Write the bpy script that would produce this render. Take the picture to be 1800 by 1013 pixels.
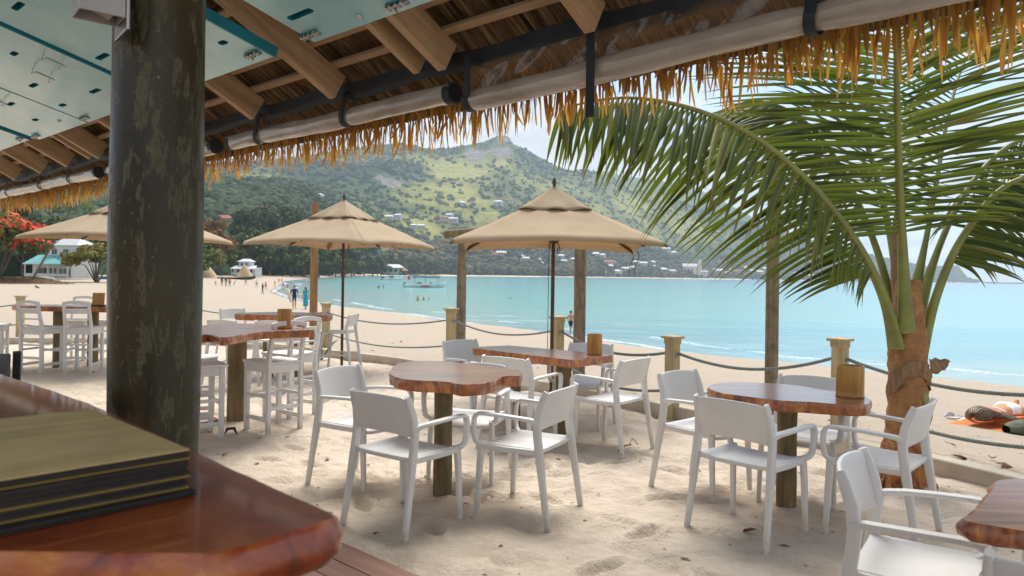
import bpy, bmesh, math, random
import numpy as np
from mathutils import Vector, Matrix, noise as mnoise

S = bpy.context.scene
for o in list(bpy.data.objects):
    bpy.data.objects.remove(o, do_unlink=True)
rad = math.radians
rng = random.Random(7)
nrng = np.random.default_rng(7)
COL = S.collection

# ------------------------------------------------------------------ camera, sky, sun, exposure
CAM_H, FOC, ROLL = 1.48, 1290.0, rad(0.85)
cam_d = bpy.data.cameras.new('camera')
cam = bpy.data.objects.new('camera', cam_d)
COL.objects.link(cam)
cam_d.sensor_width = 36.0
cam_d.lens = 36.0 * FOC / 1800.0
cam_d.shift_y = -23.2 / 1800.0
cam_d.clip_start = 0.05
cam_d.clip_end = 60000.0
cam.matrix_world = Matrix.Translation((0, 0, CAM_H)) @ Matrix.Rotation(rad(90), 4, 'X') @ Matrix.Rotation(ROLL, 4, 'Z')
cam_d.dof.use_dof = True
cam_d.dof.focus_distance = 5.6
cam_d.dof.aperture_fstop = 4.5
S.camera = cam
S.render.engine = 'CYCLES'
S.cycles.use_denoising = True
try:
    S.cycles.denoiser = 'OPENIMAGEDENOISE'
except Exception:
    pass
S.cycles.max_bounces = 8
S.cycles.transparent_max_bounces = 12
S.cycles.volume_bounces = 0
S.cycles.sample_clamp_indirect = 6.0
S.cycles.caustics_reflective = False
S.cycles.caustics_refractive = False
S.view_settings.view_transform = 'Standard'
S.view_settings.look = 'None'
S.view_settings.gamma = 1.0
S.view_settings.use_curve_mapping = False
S.view_settings.exposure = 0.92

SUN_EL, SUN_AZ = rad(60), rad(6)          # azimuth measured from +Y (straight ahead) towards +X (right)
sd = Vector((math.sin(SUN_AZ) * math.cos(SUN_EL), math.cos(SUN_AZ) * math.cos(SUN_EL), math.sin(SUN_EL)))
sun_d = bpy.data.lights.new('sun', 'SUN')
sun_d.energy = 2.9
sun_d.angle = rad(34)
sun_d.color = (1.0, 0.95, 0.87)
sun = bpy.data.objects.new('sun', sun_d)
COL.objects.link(sun)
sun.rotation_euler = sd.to_track_quat('Z', 'Y').to_euler()
sun.location = (10, 5, 30)


def nd(nt, typ, ins=None, **props):
    n = nt.nodes.new('ShaderNode' + typ)
    for k, v in props.items():
        setattr(n, k, v)
    for k, v in (ins or {}).items():
        s = n.inputs[k]
        if isinstance(v, bpy.types.NodeSocket):
            nt.links.new(v, s)
        elif isinstance(v, bpy.types.Node):
            nt.links.new(v.outputs[0], s)
        else:
            s.default_value = v
    return n


def mth(nt, op, a, b=0.0, c=0.0, clamp=False):
    return nd(nt, 'Math', {0: a, 1: b, 2: c}, operation=op, use_clamp=clamp).outputs[0]


def mixc(nt, f, a, b, mode='MIX'):
    n = nt.nodes.new('ShaderNodeMix')
    n.data_type = 'RGBA'
    n.blend_type = mode
    for i, v in ((0, f), (6, a), (7, b)):
        if isinstance(v, bpy.types.NodeSocket):
            nt.links.new(v, n.inputs[i])
        else:
            if i > 0 and len(v) == 3:
                v = (*v, 1)
            n.inputs[i].default_value = v
    return n.outputs[2]


def ramp(nt, f, stops, interp='LINEAR'):
    n = nt.nodes.new('ShaderNodeValToRGB')
    n.color_ramp.interpolation = interp
    el = n.color_ramp.elements
    while len(el) < len(stops):
        el.new(0.5)
    for e, (p, c) in zip(el, stops):
        e.position = p
        e.color = (c, c, c, 1) if isinstance(c, (int, float)) else (*c, 1)
    nt.links.new(f, n.inputs[0])
    return n.outputs[0]


def mrange(nt, v, a, b, c=0.0, d=1.0):
    return nd(nt, 'MapRange', {0: v, 1: a, 2: b, 3: c, 4: d}).outputs[0]


world = bpy.data.worlds.new('World')
S.world = world
world.use_nodes = True
wt = world.node_tree
wt.nodes.clear()
sky = nd(wt, 'TexSky', sky_type='NISHITA', sun_disc=False, sun_elevation=SUN_EL, sun_rotation=SUN_AZ,
         air_density=1.0, dust_density=0.6, ozone_density=1.5)
tc = nd(wt, 'TexCoord')
sp = nd(wt, 'SeparateXYZ', {0: tc.outputs['Generated']})
zc = mth(wt, 'MAXIMUM', sp.outputs[2], 0.0)
den = mth(wt, 'ADD', zc, 0.16)
cu = mth(wt, 'DIVIDE', sp.outputs[0], den)
cv = mth(wt, 'DIVIDE', sp.outputs[1], den)
cvec = nd(wt, 'CombineXYZ', {0: cu, 1: cv, 2: 0.0}).outputs[0]
cn1 = nd(wt, 'TexNoise', {'Vector': nd(wt, 'Mapping', {0: cvec, 1: (6.6, 6.1, 0.0), 3: (0.85, 1.1, 1.0)}),
                          'Scale': 1.0, 'Detail': 9.0, 'Roughness': 0.55, 'Distortion': 0.3}, noise_dimensions='3D').outputs[0]
cn2 = nd(wt, 'TexNoise', {'Vector': nd(wt, 'Mapping', {0: cvec, 1: (7.0, 4.0, 1.0)}), 'Scale': 2.2, 'Detail': 6.0, 'Roughness': 0.55}).outputs[0]
cmask = ramp(wt, cn1, [(0.40, 0.0), (0.53, 1.0)], 'EASE')
ccol = ramp(wt, cn2, [(0.36, (3.7, 4.0, 4.45)), (0.58, (5.5, 5.55, 5.65))])
skyc = mixc(wt, cmask, nd(wt, 'VectorMath', {0: sky.outputs[0], 'Scale': 1.05}, operation='SCALE').outputs[0], ccol)
hz = ramp(wt, zc, [(0.0, 1.0), (0.10, 0.0)], 'EASE')
skyc = mixc(wt, mth(wt, 'MULTIPLY', hz, 0.35), skyc, (4.9, 5.6, 6.5))
skyc = mixc(wt, mrange(wt, sp.outputs[2], -0.004, -0.03), skyc, (4.2, 4.5, 4.8))
bg = nd(wt, 'Background', {0: skyc, 1: 0.1})
nd(wt, 'OutputWorld', {0: bg.outputs[0]})


# ------------------------------------------------------------------ placing by measured sight lines
def uv(x, y):
    u, v = x - 900.0, y - 483.3
    return (u * math.cos(ROLL) + v * math.sin(ROLL), -u * math.sin(ROLL) + v * math.cos(ROLL))


def at(x, y, Y):
    u, v = uv(x, y)
    return Vector((u / FOC * Y, Y, CAM_H - v / FOC * Y))


def on(x, y, z=0.0):
    u, v = uv(x, y)
    Y = (CAM_H - z) * FOC / v
    return Vector((u / FOC * Y, Y, z))


# ------------------------------------------------------------------ object helpers
def tag(o, label=None, cat=None, group=None, kind=None):
    for k, v in (('label', label), ('category', cat), ('group', group), ('kind', kind)):
        if v:
            o[k] = v
    return o


def empty(name, loc=(0, 0, 0), rz=0.0, label=None, cat=None, group=None):
    o = bpy.data.objects.new(name, None)
    o.empty_display_size = 0.1
    COL.objects.link(o)
    o.location = loc
    o.rotation_euler = (0, 0, rz)
    return tag(o, label, cat, group)


def copy_tree(o, parent=None):
    c = o.copy()
    COL.objects.link(c)
    if parent is not None:
        c.parent = parent
    for ch in list(o.children):
        copy_tree(ch, c)
    return c


class MB:
    """collects geometry; build() links it as ONE mesh object"""
    def __init__(self):
        self.v, self.f, self.m = [], [], []

    def add(self, vs, fs, mi=0):
        b = len(self.v)
        self.v.extend([tuple(p) for p in vs])
        self.f.extend([tuple(i + b for i in f) for f in fs])
        self.m.extend([mi] * len(fs))
        return self

    def box(self, c, s, rot=None, mi=0, taper=1.0):
        c = Vector(c)
        hx, hy, hz = s[0] / 2, s[1] / 2, s[2] / 2
        vs = []
        for z, k in ((-hz, 1.0), (hz, taper)):
            for x, y in ((-hx, -hy), (hx, -hy), (hx, hy), (-hx, hy)):
                p = Vector((x * k, y * k, z))
                if rot is not None:
                    p = rot @ p
                vs.append(c + p)
        return self.add(vs, [(3, 2, 1, 0), (4, 5, 6, 7), (0, 1, 5, 4), (1, 2, 6, 5), (2, 3, 7, 6), (3, 0, 4, 7)], mi)

    def bar(self, a, b, w, h, side=(1, 0, 0), mi=0):
        return self.sweep([a, b], [(w, h), (w, h)], side, n=4, mi=mi)

    def sweep(self, pts, sizes, side=(1, 0, 0), n=12, p=0.45, mi=0, caps=True):
        pts = [Vector(q) for q in pts]
        side = Vector(side)
        rings = []
        for i, q in enumerate(pts):
            t = (pts[min(i + 1, len(pts) - 1)] - pts[max(i - 1, 0)]).normalized()
            s = side - t * side.dot(t)
            if s.length < 1e-5:
                s = t.orthogonal()
            s.normalize()
            r = t.cross(s).normalized()
            w, h = sizes[i] if isinstance(sizes, list) else sizes
            ring = []
            for k in range(n):
                if n == 4:
                    cx, cy = ((-1, -1), (1, -1), (1, 1), (-1, 1))[k]
                else:
                    a = 2 * math.pi * (k + 0.5) / n
                    ca, sa = math.cos(a), math.sin(a)
                    cx = math.copysign(abs(ca) ** p, ca)
                    cy = math.copysign(abs(sa) ** p, sa)
                ring.append(q + s * (cx * w / 2) + r * (cy * h / 2))
            rings.append(ring)
        vs = [q for r in rings for q in r]
        fs = []
        for i in range(len(rings) - 1):
            for k in range(n):
                a, b2 = i * n + k, i * n + (k + 1) % n
                fs.append((a, b2, b2 + n, a + n))
        if caps:
            fs.append(tuple(range(n - 1, -1, -1)))
            fs.append(tuple((len(rings) - 1) * n + k for k in range(n)))
        return self.add(vs, fs, mi)

    def tube(self, pts, r, n=8, mi=0, caps=True):
        rs = r if isinstance(r, list) else [r] * len(pts)
        return self.sweep(pts, [(2 * x, 2 * x) for x in rs], (0.31, 0.17, 0.93) if abs((Vector(pts[-1]) - Vector(pts[0])).normalized().z) < 0.8 else (1, 0.1, 0),
                          n=n, p=1.0, mi=mi, caps=caps)

    def lathe(self, prof, c=(0, 0, 0), n=20, mi=0, wob=None):
        c = Vector(c)
        vs, fs = [], []
        for i, (r, z) in enumerate(prof):
            for k in range(n):
                a = 2 * math.pi * k / n
                rr = r * (wob(a, z) if wob else 1.0)
                vs.append(c + Vector((rr * math.cos(a), rr * math.sin(a), z)))
        for i in range(len(prof) - 1):
            for k in range(n):
                a, b = i * n + k, i * n + (k + 1) % n
                fs.append((a, b, b + n, a + n))
        if prof[0][0] > 1e-4:
            fs.append(tuple(range(n - 1, -1, -1)))
        if prof[-1][0] > 1e-4:
            fs.append(tuple((len(prof) - 1) * n + k for k in range(n)))
        return self.add(vs, fs, mi)

    def grid(self, P, mi=0, flip=False):
        """P: list of rows of points"""
        nr, nc = len(P), len(P[0])
        vs = [q for r in P for q in r]
        fs = []
        for i in range(nr - 1):
            for j in range(nc - 1):
                a = i * nc + j
                f = (a, a + 1, a + nc + 1, a + nc)
                fs.append(f[::-1] if flip else f)
        return self.add(vs, fs, mi)

    def prism(self, poly, z0, z1, mi=0):
        n = len(poly)
        vs = [(x, y, z0) for x, y in poly] + [(x, y, z1) for x, y in poly]
        fs = [tuple(range(n - 1, -1, -1)), tuple(range(n, 2 * n))]
        fs += [(i, (i + 1) % n, (i + 1) % n + n, i + n) for i in range(n)]
        return self.add(vs, fs, mi)

    def mesh(self, name, smooth=None):
        me = bpy.data.meshes.new(name)
        me.from_pydata(self.v, [], self.f)
        me.polygons.foreach_set('material_index', self.m)
        if smooth:
            me.shade_smooth()
            me.set_sharp_from_angle(angle=rad(smooth))
        me.update()
        return me

    def build(self, name, mats, parent=None, smooth=None, bevel=0.0, solid=0.0, soff=0.0, seg=2):
        me = self.mesh(name, smooth)
        for m in (mats if isinstance(mats, (list, tuple)) else [mats]):
            me.materials.append(m)
        o = bpy.data.objects.new(name, me)
        COL.objects.link(o)
        if parent is not None:
            o.parent = parent
        if solid:
            md = o.modifiers.new('thickness', 'SOLIDIFY')
            md.thickness = solid
            md.offset = soff
        if bevel:
            md = o.modifiers.new('bevel', 'BEVEL')
            md.width = bevel
            md.segments = seg
            md.limit_method = 'ANGLE'
            md.angle_limit = rad(35)
        return o


def np_mesh(name, V, F, mats, attrs=None, smooth=False, parent=None, mi=None):
    """V (n,3) float, F (m,k) int: one mesh object straight from arrays"""
    V = np.asarray(V, np.float32)
    F = np.asarray(F, np.int32)
    me = bpy.data.meshes.new(name)
    me.vertices.add(len(V))
    me.vertices.foreach_set('co', V.ravel())
    m, k = F.shape
    me.loops.add(m * k)
    me.loops.foreach_set('vertex_index', F.ravel())
    me.polygons.add(m)
    me.polygons.foreach_set('loop_start', np.arange(m, dtype=np.int32) * k)
    me.polygons.foreach_set('loop_total', np.full(m, k, np.int32))
    if mi is not None:
        me.polygons.foreach_set('material_index', np.asarray(mi, np.int32))
    for an, av in (attrs or {}).items():
        a = me.attributes.new(an, 'FLOAT', 'POINT')
        a.data.foreach_set('value', np.asarray(av, np.float32))
    me.update(calc_edges=True)
    me.validate()
    if smooth:
        me.shade_smooth()
    for mt in (mats if isinstance(mats, (list, tuple)) else [mats]):
        me.materials.append(mt)
    o = bpy.data.objects.new(name, me)
    COL.objects.link(o)
    if parent is not None:
        o.parent = parent
    return o


def grid_faces(nr, nc):
    i = np.arange(nr - 1)[:, None] * nc + np.arange(nc - 1)[None, :]
    i = i.ravel()
    return np.stack([i, i + 1, i + nc + 1, i + nc], 1)


def vnoise(x, y, seed=0):
    """smooth value noise, vectorised"""
    xi, yi = np.floor(x).astype(np.int64), np.floor(y).astype(np.int64)
    xf, yf = x - xi, y - yi
    sx, sy = xf * xf * (3 - 2 * xf), yf * yf * (3 - 2 * yf)

    def h(a, b):
        n = (a * 374761393 + b * 668265263 + seed * 974634713) & 0x7FFFFFFF
        n = ((n ^ (n >> 13)) * 1274126177) & 0x7FFFFFFF
        return ((n ^ (n >> 16)) & 0xFFFF) / 65535.0
    a = h(xi, yi) * (1 - sx) + h(xi + 1, yi) * sx
    b = h(xi, yi + 1) * (1 - sx) + h(xi + 1, yi + 1) * sx
    return (a * (1 - sy) + b * sy) * 2 - 1


def fbm(x, y, oct=5, seed=0, gain=0.5):
    s, a, t = 0.0, 1.0, 0.0
    for k in range(oct):
        s = s + a * vnoise(x * 2 ** k + 17.3 * k, y * 2 ** k - 9.1 * k, seed + k)
        t += a
        a *= gain
    return s / t


# ------------------------------------------------------------------ materials
def new_mat(name):
    m = bpy.data.materials.new(name)
    m.use_nodes = True
    nt = m.node_tree
    nt.nodes.clear()
    return m, nt


def finish(nt, color, rough=0.6, bump=None, bump_s=0.3, bump_d=0.01, spec=0.5, coat=0.0, coat_r=0.1, metal=0.0, transl=None, alpha=None, coat_ior=1.5, sheen=0.0):
    ins = {'Base Color': color if not isinstance(color, tuple) else (*color[:3], 1), 'Roughness': rough, 'Metallic': metal,
           'Specular IOR Level': spec, 'Coat Weight': coat, 'Coat Roughness': coat_r, 'Coat IOR': coat_ior}
    if sheen:
        ins['Sheen Weight'] = sheen
    p = nd(nt, 'BsdfPrincipled', ins)
    if bump is not None:
        b = nd(nt, 'Bump', {'Height': bump, 'Strength': bump_s, 'Distance': bump_d})
        nt.links.new(b.outputs[0], p.inputs['Normal'])
    out = p.outputs[0]
    if transl:
        w, c = transl
        t = nd(nt, 'BsdfTranslucent', {'Color': c if not isinstance(c, tuple) else (*c, 1)})
        out = nd(nt, 'MixShader', {0: w, 1: out, 2: t.outputs[0]}).outputs[0]
    nd(nt, 'OutputMaterial', {0: out})
    return p


def coords(nt, kind='Object', scale=(1, 1, 1), rand=True):
    tcn = nd(nt, 'TexCoord')
    v = tcn.outputs[kind]
    if rand:
        oi = nd(nt, 'ObjectInfo')
        off = nd(nt, 'VectorMath', {0: oi.outputs['Random'], 1: (37.0, 23.0, 51.0)}, operation='MULTIPLY').outputs[0]
        v = nd(nt, 'VectorMath', {0: v, 1: off}, operation='ADD').outputs[0]
    return nd(nt, 'Mapping', {0: v, 3: scale}).outputs[0]


def worldpos(nt, scale=(1, 1, 1)):
    g = nd(nt, 'NewGeometry')
    return nd(nt, 'Mapping', {0: g.outputs['Position'], 3: scale}).outputs[0]


def tnoise(nt, v, s, d=4.0, r=0.55, dist=0.0):
    return nd(nt, 'TexNoise', {'Vector': v, 'Scale': s, 'Detail': d, 'Roughness': r, 'Distortion': dist}).outputs[0]


def m_wood(name, c_dark, c_mid, c_light, stretch=(1, 1, 14), scale=6.0, rough=0.65, bump=0.25, coat=0.0, coat_r=0.08, dirt=0.0, dist=0.6, coat_ior=1.5, dirtcol=(0.12, 0.10, 0.075)):
    m, nt = new_mat(name)
    v = coords(nt, scale=tuple(1.0 / s for s in stretch))
    g = tnoise(nt, v, scale * 4, 6, 0.6, dist)
    big = tnoise(nt, coords(nt), 2.5, 3)
    col = ramp(nt, g, [(0.30, c_dark), (0.5, c_mid), (0.70, c_light)])
    col = mixc(nt, mth(nt, 'MULTIPLY', big, 0.55), col, c_dark)
    if dirt:
        dm = ramp(nt, tnoise(nt, coords(nt), 7.0, 6, 0.65), [(0.45, 0.0), (0.65, 1.0)])
        col = mixc(nt, mth(nt, 'MULTIPLY', dm, dirt), col, dirtcol)
    finish(nt, col, rough, g, bump, 0.004, coat=coat, coat_r=coat_r, coat_ior=coat_ior)
    return m


def m_plain(name, c, rough=0.5, var=0.12, bump=0.05, scale=9.0, **kw):
    m, nt = new_mat(name)
    v = coords(nt)
    n1 = tnoise(nt, v, scale, 5)
    n2 = tnoise(nt, v, scale * 14, 3)
    dk = tuple(x * (1 - var) for x in c)
    lt = tuple(min(1, x * (1 + var)) for x in c)
    col = ramp(nt, n1, [(0.3, dk), (0.7, lt)])
    finish(nt, col, rough, n2, bump, 0.002, **kw)
    return m


M = {}
# ---- sand
m, nt = new_mat('sand'); M['sand'] = m
wp = worldpos(nt)
n_big = tnoise(nt, wp, 0.55, 4)
n_mid = tnoise(nt, wp, 5.0, 6, 0.6)
n_fin = tnoise(nt, wp, 60.0, 4, 0.7)
n_grn = tnoise(nt, wp, 420.0, 2, 0.7)
col = ramp(nt, n_mid, [(0.28, (0.58, 0.475, 0.37)), (0.5, (0.70, 0.59, 0.475)), (0.75, (0.77, 0.665, 0.545))])
col = mixc(nt, ramp(nt, n_big, [(0.42, 0.0), (0.68, 0.35)]), col, (0.46, 0.375, 0.285))  # brownish debris patches, also standing in for shade between sand lumps
spk = ramp(nt, n_fin, [(0.64, 0.0), (0.74, 1.0)])
col = mixc(nt, mth(nt, 'MULTIPLY', spk, 0.6), col, (0.27, 0.20, 0.14))
spk2 = ramp(nt, n_grn, [(0.60, 0.0), (0.72, 1.0)])
col = mixc(nt, mth(nt, 'MULTIPLY', spk2, 0.25), col, (0.82, 0.77, 0.69))
# terrace paled to offset roof shade, beach deeper, wet sand by the water darker
att = nd(nt, 'Attribute', attribute_name='beach').outputs['Fac']
colb = mixc(nt, n_mid, (0.42, 0.345, 0.265), (0.49, 0.41, 0.325))
wrack = ramp(nt, tnoise(nt, worldpos(nt, (0.09, 0.55, 1)), 1.0, 5, 0.6), [(0.62, 0.0), (0.72, 1.0)])
bsp = ramp(nt, tnoise(nt, wp, 9.0, 6, 0.7), [(0.60, 0.0), (0.74, 1.0)])
colb = mixc(nt, mth(nt, 'MULTIPLY', bsp, 0.4), colb, (0.36, 0.28, 0.20))
colb = mixc(nt, ramp(nt, n_big, [(0.40, 0.0), (0.66, 0.30)]), colb, (0.42, 0.34, 0.25))
colb = mixc(nt, mth(nt, 'MULTIPLY', wrack, 0.42), colb, (0.47, 0.38, 0.26))
col = mixc(nt, att, col, colb)
wet = nd(nt, 'Attribute', attribute_name='wet').outputs['Fac']
wetn = mth(nt, 'MULTIPLY', wet, 1.0)
col = mixc(nt, wetn, col, (0.40, 0.325, 0.24))
hgt = mth(nt, 'ADD', mth(nt, 'MULTIPLY', n_mid, 0.8), mth(nt, 'ADD', mth(nt, 'MULTIPLY', tnoise(nt, wp, 19.0, 5, 0.65), 0.5), mth(nt, 'ADD', mth(nt, 'MULTIPLY', n_fin, 0.22), mth(nt, 'MULTIPLY', n_grn, 0.05))))
rg = mrange(nt, wetn, 0.0, 1.0, 0.92, 0.35)
finish(nt, col, rg, hgt, 0.9, 0.06, spec=0.2)

def m_white(name, c, dirtc, rough):
    m, nt = new_mat(name)
    v = coords(nt)
    n1 = tnoise(nt, v, 4.0, 5)
    n2 = tnoise(nt, v, 30.0, 6, 0.7)
    z = nd(nt, 'SeparateXYZ', {0: nd(nt, 'TexCoord').outputs['Object']}).outputs[2]
    col = ramp(nt, n1, [(0.3, tuple(x * 0.93 for x in c)), (0.7, tuple(x * 1.03 for x in c))])
    low = mth(nt, 'MULTIPLY', mrange(nt, z, 0.16, 0.0), ramp(nt, n2, [(0.35, 0.15), (0.62, 1.0)]), clamp=True)
    scf = ramp(nt, tnoise(nt, coords(nt, scale=(1, 5, 5)), 16.0, 6, 0.75), [(0.62, 0.0), (0.72, 0.28)])
    col = mixc(nt, scf, col, dirtc)
    col = mixc(nt, mth(nt, 'MULTIPLY', low, 0.75), col, dirtc)
    finish(nt, col, mrange(nt, n2, 0.3, 0.7, rough - 0.06, rough + 0.12), n2, 0.03, 0.002)
    return m


M['white_plastic'] = m_white('white_plastic', (0.72, 0.71, 0.69), (0.46, 0.385, 0.30), 0.40)
M['white_paint'] = m_white('white_paint', (0.76, 0.755, 0.74), (0.46, 0.40, 0.32), 0.5)
M['fabric'] = None
m, nt = new_mat('umbrella_canvas'); M['fabric'] = m
v = coords(nt)
fw = nd(nt, 'TexWave', {'Vector': v, 'Scale': 160.0, 'Distortion': 1.0}).outputs[1]
fo = tnoise(nt, v, 3.0, 5)
fs2 = tnoise(nt, v, 22.0, 4)
col = ramp(nt, fo, [(0.3, (0.52, 0.395, 0.25)), (0.7, (0.61, 0.475, 0.315))])
wr = mth(nt, 'ADD', mth(nt, 'MULTIPLY', fs2, 0.6), mth(nt, 'MULTIPLY', fw, 0.03))
finish(nt, col, 0.85, wr, 0.25, 0.02, spec=0.15, transl=(0.30, (0.52, 0.34, 0.17)), sheen=0.2)

M['slab_top'] = m_wood('slab_top', (0.10, 0.030, 0.012), (0.29, 0.095, 0.030), (0.46, 0.20, 0.07), (9, 1.0, 1), 4.5, 0.35, 0.04, coat=1.0, coat_r=0.19, coat_ior=1.7)
M['counter_top'] = m_wood('counter_top', (0.17, 0.028, 0.008), (0.44, 0.080, 0.016), (0.60, 0.18, 0.038), (1.6, 1.6, 1), 2.2, 0.35, 0.05, coat=1.0, coat_r=0.06)
m, nt = new_mat('slab_edge'); M['slab_edge'] = m
v = coords(nt)
n1 = tnoise(nt, coords(nt, scale=(1, 1, 0.35)), 16.0, 6, 0.65, 1.2)
n2 = tnoise(nt, v, 34.0, 4)
col = ramp(nt, n1, [(0.25, (0.055, 0.016, 0.008)), (0.45, (0.29, 0.075, 0.018)), (0.60, (0.50, 0.17, 0.035)), (0.78, (0.66, 0.33, 0.10))])
finish(nt, col, 0.35, n2, 0.5, 0.01, coat=0.6, coat_r=0.12)
m, nt = new_mat('counter_edge'); M['counter_edge'] = m
v = coords(nt)
n1 = tnoise(nt, v, 9.0, 6, 0.6, 0.8)
col = ramp(nt, n1, [(0.28, (0.06, 0.016, 0.007)), (0.46, (0.34, 0.055, 0.012)), (0.60, (0.50, 0.15, 0.025)), (0.75, (0.62, 0.36, 0.11))])
finish(nt, col, 0.3, n1, 0.5, 0.02, coat=0.6, coat_r=0.1)

M['post_wood'] = m_wood('post_wood', (0.10, 0.075, 0.035), (0.24, 0.175, 0.085), (0.34, 0.26, 0.14), (1, 1, 10), 5.0, 0.8, 0.4, dirt=0.6, dirtcol=(0.10, 0.10, 0.06))
M['pole_wood'] = m_wood('pole_wood', (0.13, 0.095, 0.055), (0.27, 0.215, 0.135), (0.38, 0.31, 0.21), (1, 1, 12), 5.0, 0.85, 0.5, dirt=0.7, dirtcol=(0.10, 0.085, 0.06))
M['pole_orange'] = m_wood('pole_orange', (0.20, 0.10, 0.035), (0.36, 0.19, 0.07), (0.46, 0.27, 0.11), (1, 1, 12), 5.0, 0.8, 0.4, dirt=0.4)
M['bollard_wood'] = m_wood('bollard_wood', (0.36, 0.27, 0.13), (0.52, 0.42, 0.23), (0.62, 0.53, 0.33), (1, 1, 12), 5.0, 0.75, 0.3, dirt=0.35, dirtcol=(0.24, 0.20, 0.11))
M['rafter_wood'] = m_wood('rafter_wood', (0.36, 0.225, 0.12), (0.55, 0.37, 0.21), (0.66, 0.48, 0.30), (14, 1.2, 1.2), 5.0, 0.7, 0.2, dirt=0.25, dirtcol=(0.28, 0.19, 0.11))
M['dark_wood'] = m_wood('dark_wood', (0.06, 0.03, 0.016), (0.12, 0.065, 0.033), (0.17, 0.10, 0.05), (1, 1, 14), 5.0, 0.5, 0.15)
M['deck_wood'] = m_wood('deck_wood', (0.20, 0.085, 0.055), (0.35, 0.17, 0.115), (0.45, 0.26, 0.19), (14, 1, 1), 4.0, 0.6, 0.3)
M['bamboo'] = m_wood('bamboo', (0.34, 0.15, 0.025), (0.50, 0.25, 0.045), (0.60, 0.34, 0.08), (1, 1, 9), 5.0, 0.45, 0.15, coat=0.2)
M['menu_cover'] = m_wood('menu_cover', (0.52, 0.36, 0.14), (0.76, 0.56, 0.25), (0.84, 0.66, 0.34), (1, 9, 1), 4.0, 0.5, 0.1, dirt=0.3, dirtcol=(0.22, 0.18, 0.10))
M['menu_dark'] = m_plain('menu_dark', (0.035, 0.026, 0.024), 0.6, 0.3)
M['menu_page'] = m_plain('menu_page', (0.10, 0.075, 0.062), 0.8, 0.3)
M['menu_gold'] = m_plain('menu_gold', (0.36, 0.25, 0.06), 0.6, 0.2)
M['black_cloth'] = m_plain('black_cloth', (0.010, 0.014, 0.020), 0.6, 0.3)
M['black_metal'] = m_plain('black_metal', (0.02, 0.02, 0.022), 0.4, 0.2)
M['steel'] = m_plain('steel', (0.42, 0.41, 0.40), 0.32, 0.12, 0.03, metal=0.9)
M['box_metal'] = m_plain('box_metal', (0.40, 0.38, 0.37), 0.42, 0.12, 0.03, metal=0.5)
M['white_inside'] = m_plain('white_inside', (0.75, 0.78, 0.80), 0.5, 0.05)
M['teal_paint'] = m_plain('teal_paint', (0.012, 0.22, 0.30), 0.35, 0.15, coat=0.3)
m, nt = new_mat('panel_paint'); M['panel_paint'] = m
v = coords(nt, rand=False)
n1 = tnoise(nt, v, 2.2, 5, 0.55, 0.4)
n2 = tnoise(nt, coords(nt, scale=(1, 6, 1), rand=False), 9.0, 5, 0.6)
col = ramp(nt, n1, [(0.35, (0.18, 0.55, 0.64)), (0.65, (0.33, 0.68, 0.74))])
finish(nt, col, 0.30, n2, 0.12, 0.01, coat=0.7, coat_r=0.13)
M['rope'] = m_plain('rope', (0.20, 0.225, 0.215), 0.9, 0.3, 0.3, 60.0)
M['concrete'] = m_plain('kerb_concrete', (0.50, 0.435, 0.345), 0.9, 0.16, 0.5, 6.0)
M['grey_seat'] = m_wood('grey_seat', (0.07, 0.075, 0.08), (0.15, 0.155, 0.16), (0.24, 0.245, 0.25), (1, 1, 5), 9.0, 0.7, 0.2)
# ---- pillar: old dark olive paint, worn patches, a satin sheen
m, nt = new_mat('pillar_paint'); M['pillar_paint'] = m
v = coords(nt, scale=(1, 1, 0.26), rand=False)
v2 = coords(nt, rand=False)
p1n = tnoise(nt, v, 19.0, 11, 0.74, 0.3)
p2n = tnoise(nt, v2, 26.0, 6, 0.7)
p3n = tnoise(nt, coords(nt, scale=(1, 1, 0.15), rand=False), 5.0, 5, 0.55)
pm = ramp(nt, p1n, [(0.545, 0.0), (0.575, 1.0)])
edge = ramp(nt, p1n, [(0.525, 0.0), (0.555, 1.0), (0.58, 0.0)])
base = ramp(nt, p3n, [(0.35, (0.024, 0.021, 0.011)), (0.65, (0.080, 0.064, 0.030))])
patch = ramp(nt, p2n, [(0.35, (0.085, 0.075, 0.040)), (0.65, (0.165, 0.150, 0.090))])
col = mixc(nt, mth(nt, 'MULTIPLY', pm, 0.6), base, patch)
col = mixc(nt, mth(nt, 'MULTIPLY', edge, 0.5), col, (0.21, 0.195, 0.125))
spk = ramp(nt, tnoise(nt, v2, 70.0, 3), [(0.68, 0.0), (0.74, 1.0)])
col = mixc(nt, mth(nt, 'MULTIPLY', spk, 0.6), col, (0.30, 0.28, 0.22))
rr = mrange(nt, pm, 0.0, 1.0, 0.30, 0.65)
finish(nt, col, rr, mth(nt, 'ADD', mth(nt, 'MULTIPLY', pm, 0.5), mth(nt, 'MULTIPLY', p2n, 0.4)), 0.35, 0.008, spec=0.28)

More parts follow.
